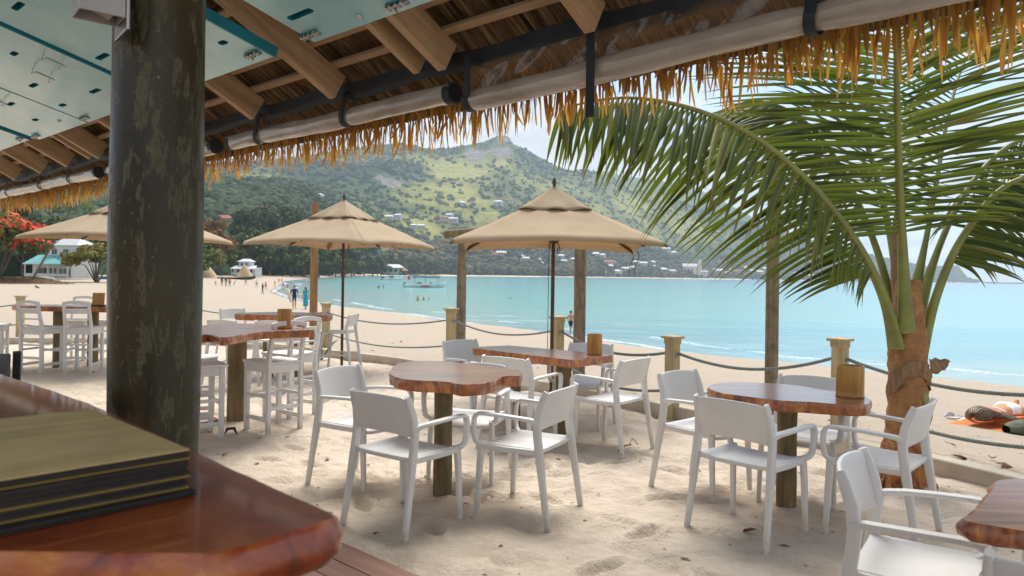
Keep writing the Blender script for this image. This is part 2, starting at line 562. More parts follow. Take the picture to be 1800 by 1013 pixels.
# ---- thatch
m, nt = new_mat('thatch'); M['thatch'] = m
oi = nd(nt, 'ObjectInfo')
v = coords(nt, 'Object', (1, 1, 0.12))
n1 = tnoise(nt, v, 60.0, 4)
isl = nd(nt, 'NewGeometry').outputs['Random Per Island']
rnd = mth(nt, 'FRACT', mth(nt, 'ADD', isl, oi.outputs['Random']))
col = ramp(nt, rnd, [(0.0, (0.15, 0.072, 0.026)), (0.3, (0.36, 0.175, 0.045)), (0.65, (0.53, 0.295, 0.075)), (1.0, (0.64, 0.42, 0.16))])
col = mixc(nt, mth(nt, 'MULTIPLY', n1, 0.5), col, (0.16, 0.065, 0.02))
finish(nt, col, 0.6, n1, 0.4, 0.004, spec=0.4, transl=(0.42, (0.72, 0.38, 0.075)))
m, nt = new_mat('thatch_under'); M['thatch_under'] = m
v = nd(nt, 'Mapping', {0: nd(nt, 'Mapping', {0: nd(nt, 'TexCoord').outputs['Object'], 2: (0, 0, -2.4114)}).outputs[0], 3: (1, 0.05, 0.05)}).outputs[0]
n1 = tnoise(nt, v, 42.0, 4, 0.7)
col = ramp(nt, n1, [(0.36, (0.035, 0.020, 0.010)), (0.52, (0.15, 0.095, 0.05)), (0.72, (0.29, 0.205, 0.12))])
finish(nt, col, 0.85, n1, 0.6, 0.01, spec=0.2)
# ---- rolled clear vinyl blinds
m, nt = new_mat('blind_vinyl'); M['blind_vinyl'] = m
v = coords(nt, 'Object', (0.5, 1, 1))
n1 = tnoise(nt, v, 4.0, 5, 0.55, 1.5)
n2 = tnoise(nt, v, 14.0, 5, 0.6, 0.8)
col = ramp(nt, n1, [(0.3, (0.25, 0.215, 0.18)), (0.55, (0.36, 0.32, 0.275)), (0.75, (0.46, 0.41, 0.36))])
finish(nt, col, 0.24, n1, 0.35, 0.05, coat=0.7, coat_r=0.08)
m, nt = new_mat('clear_vinyl'); M['clear_vinyl'] = m
v = coords(nt, 'Object', (1, 0.1, 0.06))
n1 = ramp(nt, tnoise(nt, v, 38.0, 2, 0.5, 0.2), [(0.56, 0.0), (0.68, 1.0)])
b = nd(nt, 'Bump', {'Height': n1, 'Strength': 1.0, 'Distance': 0.06})
gl = nd(nt, 'BsdfGlossy', {'Color': (0.9, 0.88, 0.86, 1), 'Roughness': 0.07})
df = nd(nt, 'MixShader', {0: 0.6, 1: nd(nt, 'BsdfDiffuse', {'Color': (0.45, 0.33, 0.23, 1)}).outputs[0], 2: nd(nt, 'BsdfTranslucent', {'Color': (0.75, 0.52, 0.32, 1)}).outputs[0]})
tr = nd(nt, 'BsdfTransparent', {'Color': (0.95, 0.88, 0.80, 1)})
mx = nd(nt, 'MixShader', {0: 0.30, 1: tr.outputs[0], 2: df.outputs[0]})
mx2 = nd(nt, 'MixShader', {0: 0.05, 1: mx.outputs[0], 2: gl.outputs[0]})
nd(nt, 'OutputMaterial', {0: mx2.outputs[0]})

# ---- palm
m, nt = new_mat('palm_leaf'); M['palm_leaf'] = m
oi = nd(nt, 'ObjectInfo')
isl = nd(nt, 'NewGeometry').outputs['Random Per Island']
rnd = mth(nt, 'FRACT', mth(nt, 'ADD', isl, oi.outputs['Random']))
col = ramp(nt, rnd, [(0.0, (0.026, 0.048, 0.013)), (0.5, (0.060, 0.090, 0.020)), (0.85, (0.13, 0.15, 0.030)), (1.0, (0.25, 0.23, 0.065))])
tipa = nd(nt, 'Attribute', attribute_name='tip').outputs['Fac']
col = mixc(nt, mth(nt, 'MULTIPLY', ramp(nt, tipa, [(0.62, 0.0), (1.0, 1.0)]), 0.65), col, (0.26, 0.20, 0.055))
finish(nt, col, 0.5, None, spec=0.28, transl=(0.30, (0.17, 0.23, 0.025)))
M['palm_rachis'] = m_plain('palm_rachis', (0.20, 0.215, 0.045), 0.4, 0.25, 0.1, 6.0)
m, nt = new_mat('palm_trunk'); M['palm_trunk'] = m
v = coords(nt, 'Object', (1, 1, 1), rand=False)
n1 = tnoise(nt, v, 9.0, 6, 0.65, 0.6)
wv = nd(nt, 'TexWave', {'Vector': v, 'Scale': 16.0, 'Distortion': 6.0, 'Detail': 3.0, 'Detail Scale': 2.0}, bands_direction='Z').outputs[1]
sz = nd(nt, 'SeparateXYZ', {0: nd(nt, 'TexCoord').outputs['Object']}).outputs[2]
lowm = mrange(nt, mth(nt, 'ADD', sz, mth(nt, 'MULTIPLY', n1, 0.45)), 0.52, 0.66)
up = ramp(nt, n1, [(0.3, (0.24, 0.105, 0.040)), (0.55, (0.40, 0.19, 0.070)), (0.75, (0.48, 0.28, 0.12))])
lo = ramp(nt, n1, [(0.30, (0.08, 0.026, 0.010)), (0.48, (0.34, 0.115, 0.030)), (0.68, (0.54, 0.25, 0.07))])
col = mixc(nt, lowm, lo, up)
finish(nt, col, 0.8, mth(nt, 'ADD', mth(nt, 'MULTIPLY', wv, 0.4), n1), 0.6, 0.02)
M['palm_fibre'] = m_wood('palm_fibre', (0.17, 0.095, 0.045), (0.31, 0.185, 0.095), (0.41, 0.27, 0.15), (1, 1, 6), 8.0, 0.9, 0.5)


# ---- foliage with per-point tint
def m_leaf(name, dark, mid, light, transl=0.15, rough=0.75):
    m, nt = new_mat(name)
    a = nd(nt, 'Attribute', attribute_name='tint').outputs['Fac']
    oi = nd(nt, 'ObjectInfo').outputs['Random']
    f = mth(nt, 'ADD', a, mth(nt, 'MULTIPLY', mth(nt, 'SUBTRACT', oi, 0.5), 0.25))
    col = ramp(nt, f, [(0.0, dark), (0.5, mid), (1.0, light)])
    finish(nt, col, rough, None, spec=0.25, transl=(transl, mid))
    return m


M['leaf_dark'] = m_leaf('leaf_dark', (0.030, 0.050, 0.016), (0.080, 0.105, 0.030), (0.17, 0.18, 0.048))
M['leaf_bush'] = m_leaf('leaf_bush', (0.030, 0.055, 0.012), (0.085, 0.115, 0.025), (0.22, 0.21, 0.045))
M['leaf_casuarina'] = m_leaf('leaf_casuarina', (0.038, 0.052, 0.024), (0.105, 0.115, 0.048), (0.19, 0.185, 0.08))
M['leaf_orange'] = m_leaf('leaf_orange', (0.10, 0.055, 0.016), (0.24, 0.105, 0.028), (0.36, 0.16, 0.045))
M['leaf_red'] = m_leaf('leaf_red', (0.22, 0.05, 0.03), (0.42, 0.10, 0.06), (0.55, 0.17, 0.10))
M['flower_red'] = m_leaf('flower_red', (0.55, 0.035, 0.02), (0.75, 0.09, 0.035), (0.82, 0.22, 0.07))
M['leaf_yellow'] = m_leaf('leaf_yellow', (0.06, 0.085, 0.016), (0.17, 0.17, 0.028), (0.42, 0.24, 0.035))
M['bark'] = m_plain('bark', (0.13, 0.10, 0.075), 0.9, 0.3, 0.5, 5.0)
M['skin'] = m_plain('skin', (0.45, 0.23, 0.14), 0.55, 0.08)
M['skin_tan'] = m_plain('skin_tan', (0.60, 0.23, 0.095), 0.5, 0.08)
M['skin_dark'] = m_plain('skin_dark', (0.13, 0.07, 0.045), 0.5, 0.08)
M['hair_dark'] = m_plain('hair_dark', (0.025, 0.018, 0.014), 0.5, 0.2)
M['hair_brown'] = m_wood('hair_brown', (0.05, 0.025, 0.012), (0.13, 0.065, 0.03), (0.26, 0.15, 0.075), (9, 1, 1), 12.0, 0.45, 0.3)
for k, c in {'navy': (0.015, 0.025, 0.10), 'black': (0.02, 0.02, 0.022), 'orange': (0.75, 0.22, 0.03), 'white': (0.75, 0.75, 0.74), 'turq': (0.02, 0.36, 0.48),
             'red': (0.60, 0.05, 0.04), 'yellow': (0.75, 0.62, 0.06), 'blue': (0.03, 0.10, 0.42), 'khaki': (0.30, 0.26, 0.16), 'grey': (0.25, 0.26, 0.28),
             'pink': (0.78, 0.18, 0.20), 'towel': (0.62, 0.17, 0.03), 'olive': (0.11, 0.125, 0.075)}.items():
    M['c_' + k] = m_plain('cloth_' + k, c, 0.85, 0.15, 0.2, 20.0)
for k, c, r in (('house_white', (0.56, 0.56, 0.55), 0.8), ('house_cream', (0.62, 0.53, 0.38), 0.8), ('house_pink', (0.62, 0.36, 0.30), 0.8), ('roof_red', (0.36, 0.09, 0.055), 0.8),
                ('roof_grey', (0.48, 0.49, 0.50), 0.6), ('roof_teal', (0.13, 0.40, 0.38), 0.5), ('roof_white', (0.58, 0.59, 0.61), 0.6), ('roof_thatch', (0.42, 0.25, 0.10), 0.9),
                ('glass_dark', (0.03, 0.035, 0.04), 0.15), ('boat_white', (0.74, 0.76, 0.74), 0.35), ('boat_blue', (0.02, 0.17, 0.45), 0.4), ('boat_dark', (0.05, 0.04, 0.035), 0.6),
                ('boat_red', (0.55, 0.06, 0.04), 0.5), ('flag_teal', (0.03, 0.35, 0.45), 0.6), ('mound_sand', (0.50, 0.37, 0.22), 0.95), ('earth_red', (0.26, 0.12, 0.065), 0.95), ('rock', (0.30, 0.28, 0.26), 0.9)):
    M[k] = m_plain(k, c, r, 0.10, 0.1, 1.2)

# ------------------------------------------------------------------ the setting: sand, sea, hills
WATER = [(150, -260), (62, -20), (40, 5), (27, 18.5), (18.8, 26.8), (16.4, 29.3), (14.6, 31.4), (12.4, 33.8), (10.3, 36.4), (8.7, 38.9), (7.2, 42.2), (5.4, 46.0), (2.7, 50.6), (0, 53.9),
         (-3.5, 58.5), (-7.4, 66.5), (-11, 72), (-15.2, 76.5), (-19, 82), (-25.8, 94), (-35.7, 115), (-47, 142), (-64, 200), (-78, 250), (-95, 300), (-126, 459), (-152, 650),
         (-172, 900), (-178, 1120), (-90, 1500)]
KERB = [(-40, 10.5), (-22, 12.4), (-14, 13.5), (-9.7, 14.2), (-6.6, 14.75), (-5.3, 14.45), (-3.0, 12.75), (-1.82, 11.85), (0.8, 9.0), (1.45, 8.15), (1.95, 7.5), (2.77, 6.42), (3.33, 5.6), (3.72, 4.85), (4.5, 3.1), (5.4, 0.8), (6.5, -3), (9, -14)]
WPOLY = WATER + [(-90, 1600), (4000, 2600), (9000, 2600), (9000, -260)]
TPOLY = KERB + [(9, -40), (-60, -40), (-60, 9)]


def pl_dist(X, Y, pl):
    best = np.full(X.shape, 1e18)
    for (ax, ay), (bx, by) in zip(pl[:-1], pl[1:]):
        dx, dy = bx - ax, by - ay
        t = np.clip(((X - ax) * dx + (Y - ay) * dy) / (dx * dx + dy * dy), 0, 1)
        best = np.minimum(best, (X - ax - t * dx) ** 2 + (Y - ay - t * dy) ** 2)
    return np.sqrt(best)


def inside(X, Y, poly):
    r = np.zeros(X.shape, bool)
    n = len(poly)
    for i in range(n):
        (ax, ay), (bx, by) = poly[i], poly[(i + 1) % n]
        c = (ay > Y) != (by > Y)
        with np.errstate(divide='ignore', invalid='ignore'):
            xi = (bx - ax) * (Y - ay) / ((by - ay) if by != ay else 1e-9) + ax
        r ^= c & (X < xi)
    return r


SEA_Z = -2.6


FEET = []
_r = random.Random(99)
for _w in range(26):                      # trails of bare feet wandering between the tables
    _a, _d = _r.uniform(-0.62, 0.62), _r.uniform(3.2, 9.0)
    _x, _y, _h = _d * math.sin(_a), _d * math.cos(_a), _r.uniform(0, 6.28)
    for _k in range(_r.randint(5, 12)):
        _h += _r.gauss(0, 0.12)
        _x, _y = _x + 0.58 * math.cos(_h), _y + 0.58 * math.sin(_h)
        _s = 0.09 if _k % 2 else -0.09
        FEET.append((_x - _s * math.sin(_h), _y + _s * math.cos(_h), _h + _r.gauss(0, 0.15), _r.uniform(0.024, 0.048)))


def foot_marks(X, Y):
    out = np.zeros(X.shape)
    sel0 = np.hypot(X, Y) < 14
    for fx, fy, fh, dp in FEET:
        s_ = sel0 & (np.abs(X - fx) < 0.3) & (np.abs(Y - fy) < 0.3)
        if not s_.any():
            continue
        dx, dy = X[s_] - fx, Y[s_] - fy
        u, v = (dx * math.cos(fh) + dy * math.sin(fh)) / 0.135, (-dx * math.sin(fh) + dy * math.cos(fh)) / 0.052
        q = np.sqrt(u * u + v * v)
        out[s_] += -dp * np.exp(-(q / 0.95) ** 4) + 0.38 * dp * np.exp(-((q - 1.45) / 0.4) ** 2)
    return out


def sand_h(X, Y, detail=True):
    X, Y = np.atleast_1d(np.asarray(X, float)), np.atleast_1d(np.asarray(Y, float))
    dw = pl_dist(X, Y, WATER)
    dw = np.where(inside(X, Y, WPOLY), -dw, dw)
    dk = pl_dist(X, Y, KERB)
    terr = inside(X, Y, TPOLY)
    b = np.where(dw > 0, SEA_Z + 1.8 * (1 - np.exp(-np.maximum(dw, 0) / 9.0)), SEA_Z + 0.07 * dw)
    b = np.maximum(b, -6.5)
    k = np.exp(-np.maximum(dk - 0.3, 0) / 6.5)
    b = b * (1 - k) + 0.09 * k
    if detail:
        fade = 1.0 / (1.0 + np.hypot(X, Y) / 40.0)
        l1 = fbm(X / 0.62, Y / 0.62, 3, 3)
        l2 = fbm(X / 0.17, Y / 0.17, 3, 9)
        prints = np.clip(fbm(X / 0.27 + 40, Y / 0.27, 2, 21) - 0.18, 0, 1)
        t = 0.012 * l1 + 0.013 * l2 - 0.07 * prints + foot_marks(X, Y)
        tb = 0.05 * fbm(X / 2.5, Y / 2.5, 3, 5) + 0.6 * t
        wetk = np.clip(dw / 4.0, 0, 1)
        b = b + tb * wetk * np.clip(fade * 2.0, 0, 1)
    else:
        t = 0.0
    return np.where(terr, t, b), dw, dk, terr


def gz(x, y):
    return float(sand_h([x], [y], False)[0][0])


az = np.concatenate([np.linspace(-180, -46, 40, endpoint=False), np.linspace(-46, 44, 620, endpoint=False), np.linspace(44, 180, 40)])
rr = [0.5]
while rr[-1] < 1700:
    r = rr[-1]
    rr.append(r * (1.03 if r < 2.2 else 1.0065 if r < 9.5 else 1.0105 if r < 16 else 1.022 if r < 90 else 1.06))
rr = np.array(rr)
A, RR = np.meshgrid(np.radians(az), rr)
X, Y = RR * np.sin(A), RR * np.cos(A)
Z, DW, DK, TERR = sand_h(X.ravel(), Y.ravel())
V = np.stack([X.ravel(), Y.ravel(), Z], 1)
wetv = np.clip(1 - (DW + 0.4 + 0.7 * fbm(X.ravel() / 3.0, Y.ravel() / 3.0, 3, 31)) / 4.2, 0, 1)
o = np_mesh('sand_ground', V, grid_faces(len(rr), len(az)), M['sand'], {'beach': np.where(TERR, 0.0, np.clip(DK / 0.5, 0, 1)), 'wet': wetv}, True)
tag(o, kind='structure')

# ---- kerb
kb = MB()
kp = [Vector((x, y, 0)) for x, y in KERB]
fine = []
for a, b in zip(kp[:-1], kp[1:]):
    n = max(1, int((b - a).length / 0.5))
    fine += [a.lerp(b, i / n) for i in range(n)]
fine.append(kp[-1])
fine = [p + Vector((0, 0, 0.01 + 0.008 * mnoise.noise(p * 1.3))) for p in fine]
kb.sweep(fine, (0.15, 0.23), (0.6, 0.6, 0), n=4)
o = kb.build('kerb', M['concrete'], smooth=30, bevel=0.012)
tag(o, kind='structure')

# ---- sea
az = np.linspace(-36, 100, 520)
rr = [16.0]
while rr[-1] < 9600:
    rr.append(rr[-1] * (1.012 if rr[-1] < 400 else 1.05))
rr = np.array(rr)
A, RR = np.meshgrid(np.radians(az), rr)
X, Y = (RR * np.sin(A)).ravel(), (RR * np.cos(A)).ravel()
DW = pl_dist(X, Y, WATER)
DW = np.where(inside(X, Y, WPOLY), DW, -DW)
ph = DW / 3.6 + 1.6 * fbm(X / 9.0, Y / 9.0, 3, 51)
amp = 0.055 * np.exp(-((DW - 7) / 9.0) ** 2) * np.clip(fbm(X / 14.0, Y / 14.0, 2, 55) + 0.55, 0, 1)
amp2 = 0.03 * np.exp(-np.maximum(DW, 0) / 220.0)
Z = SEA_Z + 0.02 + amp * np.sin(ph * 2 * math.pi) ** 3 + amp2 * fbm(X / 5.0, Y / 2.5, 3, 61)
F = grid_faces(len(rr), len(az))
# the far shore also bounds the water: keep quads in front of it
keep = (DW[F].max(1) > -9)
used = np.unique(F[keep])
rm = np.full(len(X), -1)
rm[used] = np.arange(len(used))
foam = np.clip(1 - np.abs(DW - 0.9 - 0.9 * fbm(X / 4.0, Y / 4.0, 3, 71)) / 0.55, 0, 1)
foam = np.maximum(foam, 0.75 * np.clip(1 - np.abs(DW - 5.2 - 1.6 * fbm(X / 7.0, Y / 7.0, 3, 72)) / 0.5, 0, 1) * (fbm(X / 9, Y / 9, 2, 73) > 0.1))
m, nt = new_mat('sea_water'); M['sea'] = m
d = nd(nt, 'Attribute', attribute_name='shore').outputs['Fac']
wp = worldpos(nt)
big = tnoise(nt, worldpos(nt, (0.004, 0.02, 1)), 1.0, 4)
dd = mth(nt, 'ADD', d, mth(nt, 'MULTIPLY', mth(nt, 'SUBTRACT', big, 0.5), 0.22))
col = ramp(nt, dd, [(0.0, (0.36, 0.36, 0.32)), (0.06, (0.31, 0.40, 0.39)), (0.20, (0.18, 0.45, 0.46)), (0.42, (0.15, 0.41, 0.46)), (0.62, (0.14, 0.37, 0.49)), (1.0, (0.14, 0.30, 0.44))])
strk = ramp(nt, tnoise(nt, worldpos(nt, (0.0035, 0.03, 1)), 1.0, 3), [(0.56, 0.0), (0.64, 1.0)])
col = mixc(nt, mth(nt, 'MULTIPLY', strk, 0.45), col, (0.035, 0.32, 0.44))
fo = nd(nt, 'Attribute', attribute_name='foam').outputs['Fac']
fn = ramp(nt, tnoise(nt, wp, 3.5, 5, 0.65), [(0.38, 0.0), (0.55, 1.0)])
fm = mth(nt, 'MULTIPLY', fo, fn, clamp=True)
col = mixc(nt, mth(nt, 'MULTIPLY', fm, 0.8), col, (0.80, 0.82, 0.80))
w1 = tnoise(nt, worldpos(nt, (0.55, 1.3, 1)), 1.0, 5, 0.6)
w2 = tnoise(nt, worldpos(nt, (0.10, 0.25, 1)), 1.0, 3, 0.5)
p = finish(nt, col, mrange(nt, fm, 0, 1, 0.16, 0.7), mth(nt, 'ADD', w1, mth(nt, 'MULTIPLY', w2, 2.0)), 0.35, 0.16, spec=0.35)
sh = np.sqrt(np.clip(DW, 0, 900) / 900.0)
o = np_mesh('sea', np.stack([X, Y, Z], 1)[used], rm[F[keep]], M['sea'], {'shore': sh[used], 'foam': foam[used]}, True)
tag(o, kind='structure')


# ---- hills round the bay
def tab(pts):
    """pixel table of a crest line -> arrays of q = X/Y and e = rise per metre of depth"""
    r = sorted((uv(x, y)[0] / FOC, -uv(x, y)[1] / FOC) for x, y in pts)
    return np.array([a for a, b in r]), np.array([b for a, b in r])


SKY = tab([(-420, 300), (-100, 302), (0, 305), (200, 300), (345, 290), (430, 286), (500, 281), (600, 263), (660, 256), (700, 252), (730, 257), (770, 263), (820, 256), (850, 250), (868, 242), (876, 239), (887, 238), (896, 242),
           (901, 252), (915, 259), (933, 267), (967, 287), (987, 297), (1010, 300), (1033, 300), (1053, 303), (1077, 311), (1100, 325), (1133, 336), (1160, 343), (1190, 352), (1240, 370), (1280, 382), (1340, 400),
           (1400, 416), (1460, 430), (1540, 450), (1600, 463), (1680, 484), (1726, 495.3), (1745, 503), (1900, 530)])
BACK = tab([(900, 360), (980, 330), (1020, 312), (1053, 301), (1067, 300), (1090, 307), (1130, 317), (1183, 321), (1227, 333), (1263, 345), (1340, 378), (1420, 410), (1500, 445), (1560, 470), (1640, 500), (1900, 540)])
SPUR = tab([(-420, 330), (-100, 335), (0, 338), (100, 333), (200, 327), (345, 320), (440, 324), (500, 330), (545, 340), (580, 360), (620, 390), (680, 418), (740, 436), (800, 446), (860, 455), (960, 470), (1040, 484), (1200, 500), (1900, 540)])


def tabx(pts):
    return np.array([uv(x, 470)[0] / FOC for x, y in pts]), np.array([y for x, y in pts], float)


Y0T = tabx([(-420, 150), (0, 190), (345, 330), (480, 420), (560, 620), (640, 950), (740, 1280), (840, 1500), (1000, 1800), (1200, 2250), (1400, 2800), (1600, 3500), (1726, 4200), (1900, 4400)])
YCT = tabx([(-420, 1700), (0, 1900), (345, 2500), (600, 2900), (880, 3050), (1050, 3200), (1200, 3400), (1400, 3750), (1600, 4200), (1726, 4600), (1900, 4800)])


def hill_h(q, Y):
    y0 = np.interp(q, *Y0T)
    yc = np.interp(q, *YCT)
    X = q * Y
    zc = CAM_H + np.interp(q, *SKY) * yc
    t = (Y - y0) / (yc - y0)
    tc_ = np.clip(t, 0, 1)
    prof = np.where(t < 1, tc_ ** 1.22, np.maximum(1 - (t - 1) * 1.1, 0))
    rid = 1 - 2.2 * np.abs(fbm(X / 520.0, Y / 900.0, 4, 81))
    sm = fbm(X / 140.0, Y / 170.0, 4, 88)
    env = np.clip(tc_ * (1 - tc_) * 4, 0, 1) * np.clip(zc / 250.0, 0, 1)
    main = -1.0 + (zc + 1.0) * prof + env * (48 * (rid - 0.35) + 16 * sm)
    main = np.where(t < 0, -1.0 + t * 40, main)
    yb = yc + 1300
    zb = CAM_H + np.interp(q, *BACK) * yb
    tb = np.abs(Y - yb) / 900.0
    back = np.where(zb > 0, zb * (1 - tb ** 1.3), -30) + 18 * fbm(X / 200.0, Y / 300.0, 3, 91)
    ys = y0 + 640 + 120 * np.sin(q * 9)
    zs = CAM_H + np.interp(q, *SPUR) * ys
    ts = (Y - y0) / (ys - y0)
    sp_ = np.where(ts < 1, np.clip(ts, 0, 1) ** 1.05, np.maximum(1 - (ts - 1) ** 2 * 2.5, -1))
    spur = -1.0 + (zs + 1.0) * sp_ + np.clip(ts * (1.0 - ts) * 4, 0, 1) * np.clip(zs / 60, 0, 1) * (14 * fbm(X / 120.0, Y / 160.0, 4, 95))
    spur = np.where(ts < 0, -20, spur)
    return np.maximum(np.maximum(main, back), spur), (spur > main) & (spur > back), t


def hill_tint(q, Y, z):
    """vegetation with sun and cloud-shadow patches painted in: 0 dark forest .. 1 dry yellow-green scrub; second value = bare rock"""
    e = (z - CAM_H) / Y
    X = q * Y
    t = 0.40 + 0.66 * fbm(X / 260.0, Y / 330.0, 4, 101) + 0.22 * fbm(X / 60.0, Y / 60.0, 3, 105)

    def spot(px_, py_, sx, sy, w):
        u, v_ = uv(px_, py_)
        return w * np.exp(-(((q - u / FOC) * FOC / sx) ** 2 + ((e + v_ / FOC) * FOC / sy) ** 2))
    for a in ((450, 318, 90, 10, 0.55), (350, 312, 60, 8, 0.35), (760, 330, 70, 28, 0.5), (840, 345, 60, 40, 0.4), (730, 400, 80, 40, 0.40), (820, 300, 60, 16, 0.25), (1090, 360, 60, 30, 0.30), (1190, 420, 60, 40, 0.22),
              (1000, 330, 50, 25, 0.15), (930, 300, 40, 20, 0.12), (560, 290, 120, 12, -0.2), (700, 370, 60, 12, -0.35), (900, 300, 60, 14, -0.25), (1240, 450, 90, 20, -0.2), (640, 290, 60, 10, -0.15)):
        t = t + spot(*a)  # spots paint sunlit and cloud-shadowed ground along with scrub tone
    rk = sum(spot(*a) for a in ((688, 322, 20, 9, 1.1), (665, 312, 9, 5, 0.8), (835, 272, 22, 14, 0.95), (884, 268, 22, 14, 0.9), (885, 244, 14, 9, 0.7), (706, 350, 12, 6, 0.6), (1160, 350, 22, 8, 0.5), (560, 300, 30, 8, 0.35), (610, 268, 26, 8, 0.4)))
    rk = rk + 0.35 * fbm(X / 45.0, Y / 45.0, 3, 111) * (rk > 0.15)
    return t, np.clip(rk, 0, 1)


qs = np.linspace(uv(-400, 470)[0] / FOC, uv(1850, 470)[0] / FOC, 560)
ss = np.concatenate([np.linspace(-0.02, 1.02, 210), np.linspace(1.03, 2.1, 50)])
Q, SS = np.meshgrid(qs, ss)
Yh = np.interp(Q, *Y0T) + SS * (np.interp(Q, *YCT) - np.interp(Q, *Y0T))
Q, Yh = Q.ravel(), Yh.ravel()
Zh, isspur, th = hill_h(Q, Yh)
can = 3.2 * fbm(Q * Yh / 17.0, Yh / 17.0, 3, 121) * np.clip(th * 12, 0, 1)
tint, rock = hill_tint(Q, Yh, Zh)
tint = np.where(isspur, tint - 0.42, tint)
m, nt = new_mat('hill_vegetation_light'); M['hill'] = m
wp = worldpos(nt)
ti = nd(nt, 'Attribute', attribute_name='tint').outputs['Fac']
rk = nd(nt, 'Attribute', attribute_name='rock').outputs['Fac']
n1 = tnoise(nt, wp, 0.055, 6, 0.6)
n2 = nd(nt, 'TexVoronoi', {'Vector': wp, 'Scale': 0.085, 'Randomness': 1.0}, feature='F1').outputs[0]
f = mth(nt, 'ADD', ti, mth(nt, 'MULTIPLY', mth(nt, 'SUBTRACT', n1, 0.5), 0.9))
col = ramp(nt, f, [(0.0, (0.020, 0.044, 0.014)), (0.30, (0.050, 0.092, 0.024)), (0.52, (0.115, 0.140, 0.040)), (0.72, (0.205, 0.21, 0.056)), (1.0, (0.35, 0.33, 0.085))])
rcol = ramp(nt, tnoise(nt, worldpos(nt, (1, 1, 0.3)), 0.05, 6, 0.65), [(0.3, (0.11, 0.095, 0.09)), (0.7, (0.33, 0.28, 0.26))])
col = mixc(nt, ramp(nt, mth(nt, 'ADD', rk, mth(nt, 'MULTIPLY', mth(nt, 'SUBTRACT', n1, 0.5), 0.6)), [(0.42, 0.0), (0.62, 1.0)]), col, rcol)
finish(nt, col, 0.95, mth(nt, 'ADD', mth(nt, 'MULTIPLY', n2, -0.9), n1), 0.9, 6.0, spec=0.1)
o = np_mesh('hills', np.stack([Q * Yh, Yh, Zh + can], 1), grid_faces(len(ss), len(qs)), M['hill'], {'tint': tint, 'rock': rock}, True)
tag(o, kind='structure')

# ---- far beach, a pale strip under the coastal trees
qb = np.linspace(uv(560, 480)[0] / FOC, uv(1300, 480)[0] / FOC, 90)
yb = np.interp(qb, *Y0T)
rows = []
for k, (dy, z) in enumerate(((-85, -3.2), (-45, -2.2), (-5, -0.4), (60, 0.4))):
    w = (1 + 0.25 * np.sin(qb * 60))
    rows.append(np.stack([qb * (yb + dy * w), yb + dy * w, np.full_like(qb, z)], 1))
o = np_mesh('far_beach', np.concatenate(rows), grid_faces(4, len(qb)), M['mound_sand'], None, True)
o.data.materials[0] = m_plain('far_beach_sand', (0.70, 0.56, 0.42), 0.95, 0.08)
tag(o, kind='structure')


# ---- the woods on the hills: nobody could count the crowns
def ico(sub):
    bm = bmesh.new()
    bmesh.ops.create_icosphere(bm, subdivisions=sub, radius=1.0)
    v = np.array([x.co[:] for x in bm.verts])
    f = np.array([[x.index for x in fc.verts] for fc in bm.faces])
    bm.free()
    return v, f


def crowns(name, P, R, T, sub, label, mat):
    iv, if_ = ico(sub)
    n, k = len(P), len(iv)
    jit = 1.0 + 0.34 * nrng.standard_normal((n, k, 1)).clip(-1.6, 1.6) * (0.8 if sub > 1 else 1.0)
    yaw = nrng.random(n) * 6.28
    c, s_ = np.cos(yaw)[:, None], np.sin(yaw)[:, None]
    bx = iv[None, :, 0] * c - iv[None, :, 1] * s_
    by = iv[None, :, 0] * s_ + iv[None, :, 1] * c
    B = np.stack([bx, by, np.broadcast_to(iv[None, :, 2] * 0.85, bx.shape)], 2) * jit * R[:, None, None]
    Vv = (P[:, None, :] + B).reshape(-1, 3)
    Ff = (if_[None] + (np.arange(n) * k)[:, None, None]).reshape(-1, 3)
    tv = np.repeat(T, k) + 0.16 * nrng.standard_normal(n * k)
    o = np_mesh(name, Vv, Ff, mat, {'tint': tv}, False)
    return tag(o, label, 'woods', kind='stuff')


M['wood_hill'] = m_leaf('wood_hill', (0.022, 0.042, 0.014), (0.060, 0.088, 0.026), (0.24, 0.235, 0.065), 0.0, 0.95)
n = 15000
q = nrng.uniform(qs[0], uv(1720, 470)[0] / FOC, n)
s_ = nrng.uniform(0.0, 1.0, n) ** 1.15
y = np.interp(q, *Y0T) + s_ * (np.interp(q, *YCT) - np.interp(q, *Y0T))
z, isp, _ = hill_h(q, y)
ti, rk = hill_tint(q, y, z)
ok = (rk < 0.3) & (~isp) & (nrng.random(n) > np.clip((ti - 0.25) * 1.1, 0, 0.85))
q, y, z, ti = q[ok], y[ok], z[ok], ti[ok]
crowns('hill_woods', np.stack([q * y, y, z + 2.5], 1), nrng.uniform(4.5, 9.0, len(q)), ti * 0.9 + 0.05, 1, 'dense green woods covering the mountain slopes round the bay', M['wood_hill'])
n = 6500
q = nrng.uniform(qs[0], uv(1000, 470)[0] / FOC, n)
y = np.interp(q, *Y0T) + nrng.uniform(0.0, 1.05, n) * 700
z, isp, _ = hill_h(q, y)
ok = isp & (y > 420)
q, y, z = q[ok], y[ok], z[ok]
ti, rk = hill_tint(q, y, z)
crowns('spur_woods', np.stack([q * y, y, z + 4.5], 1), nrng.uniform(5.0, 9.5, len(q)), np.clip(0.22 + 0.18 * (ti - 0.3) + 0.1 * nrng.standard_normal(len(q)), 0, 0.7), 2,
       'dark green woods on the low spur behind the beach trees', M['wood_hill'])
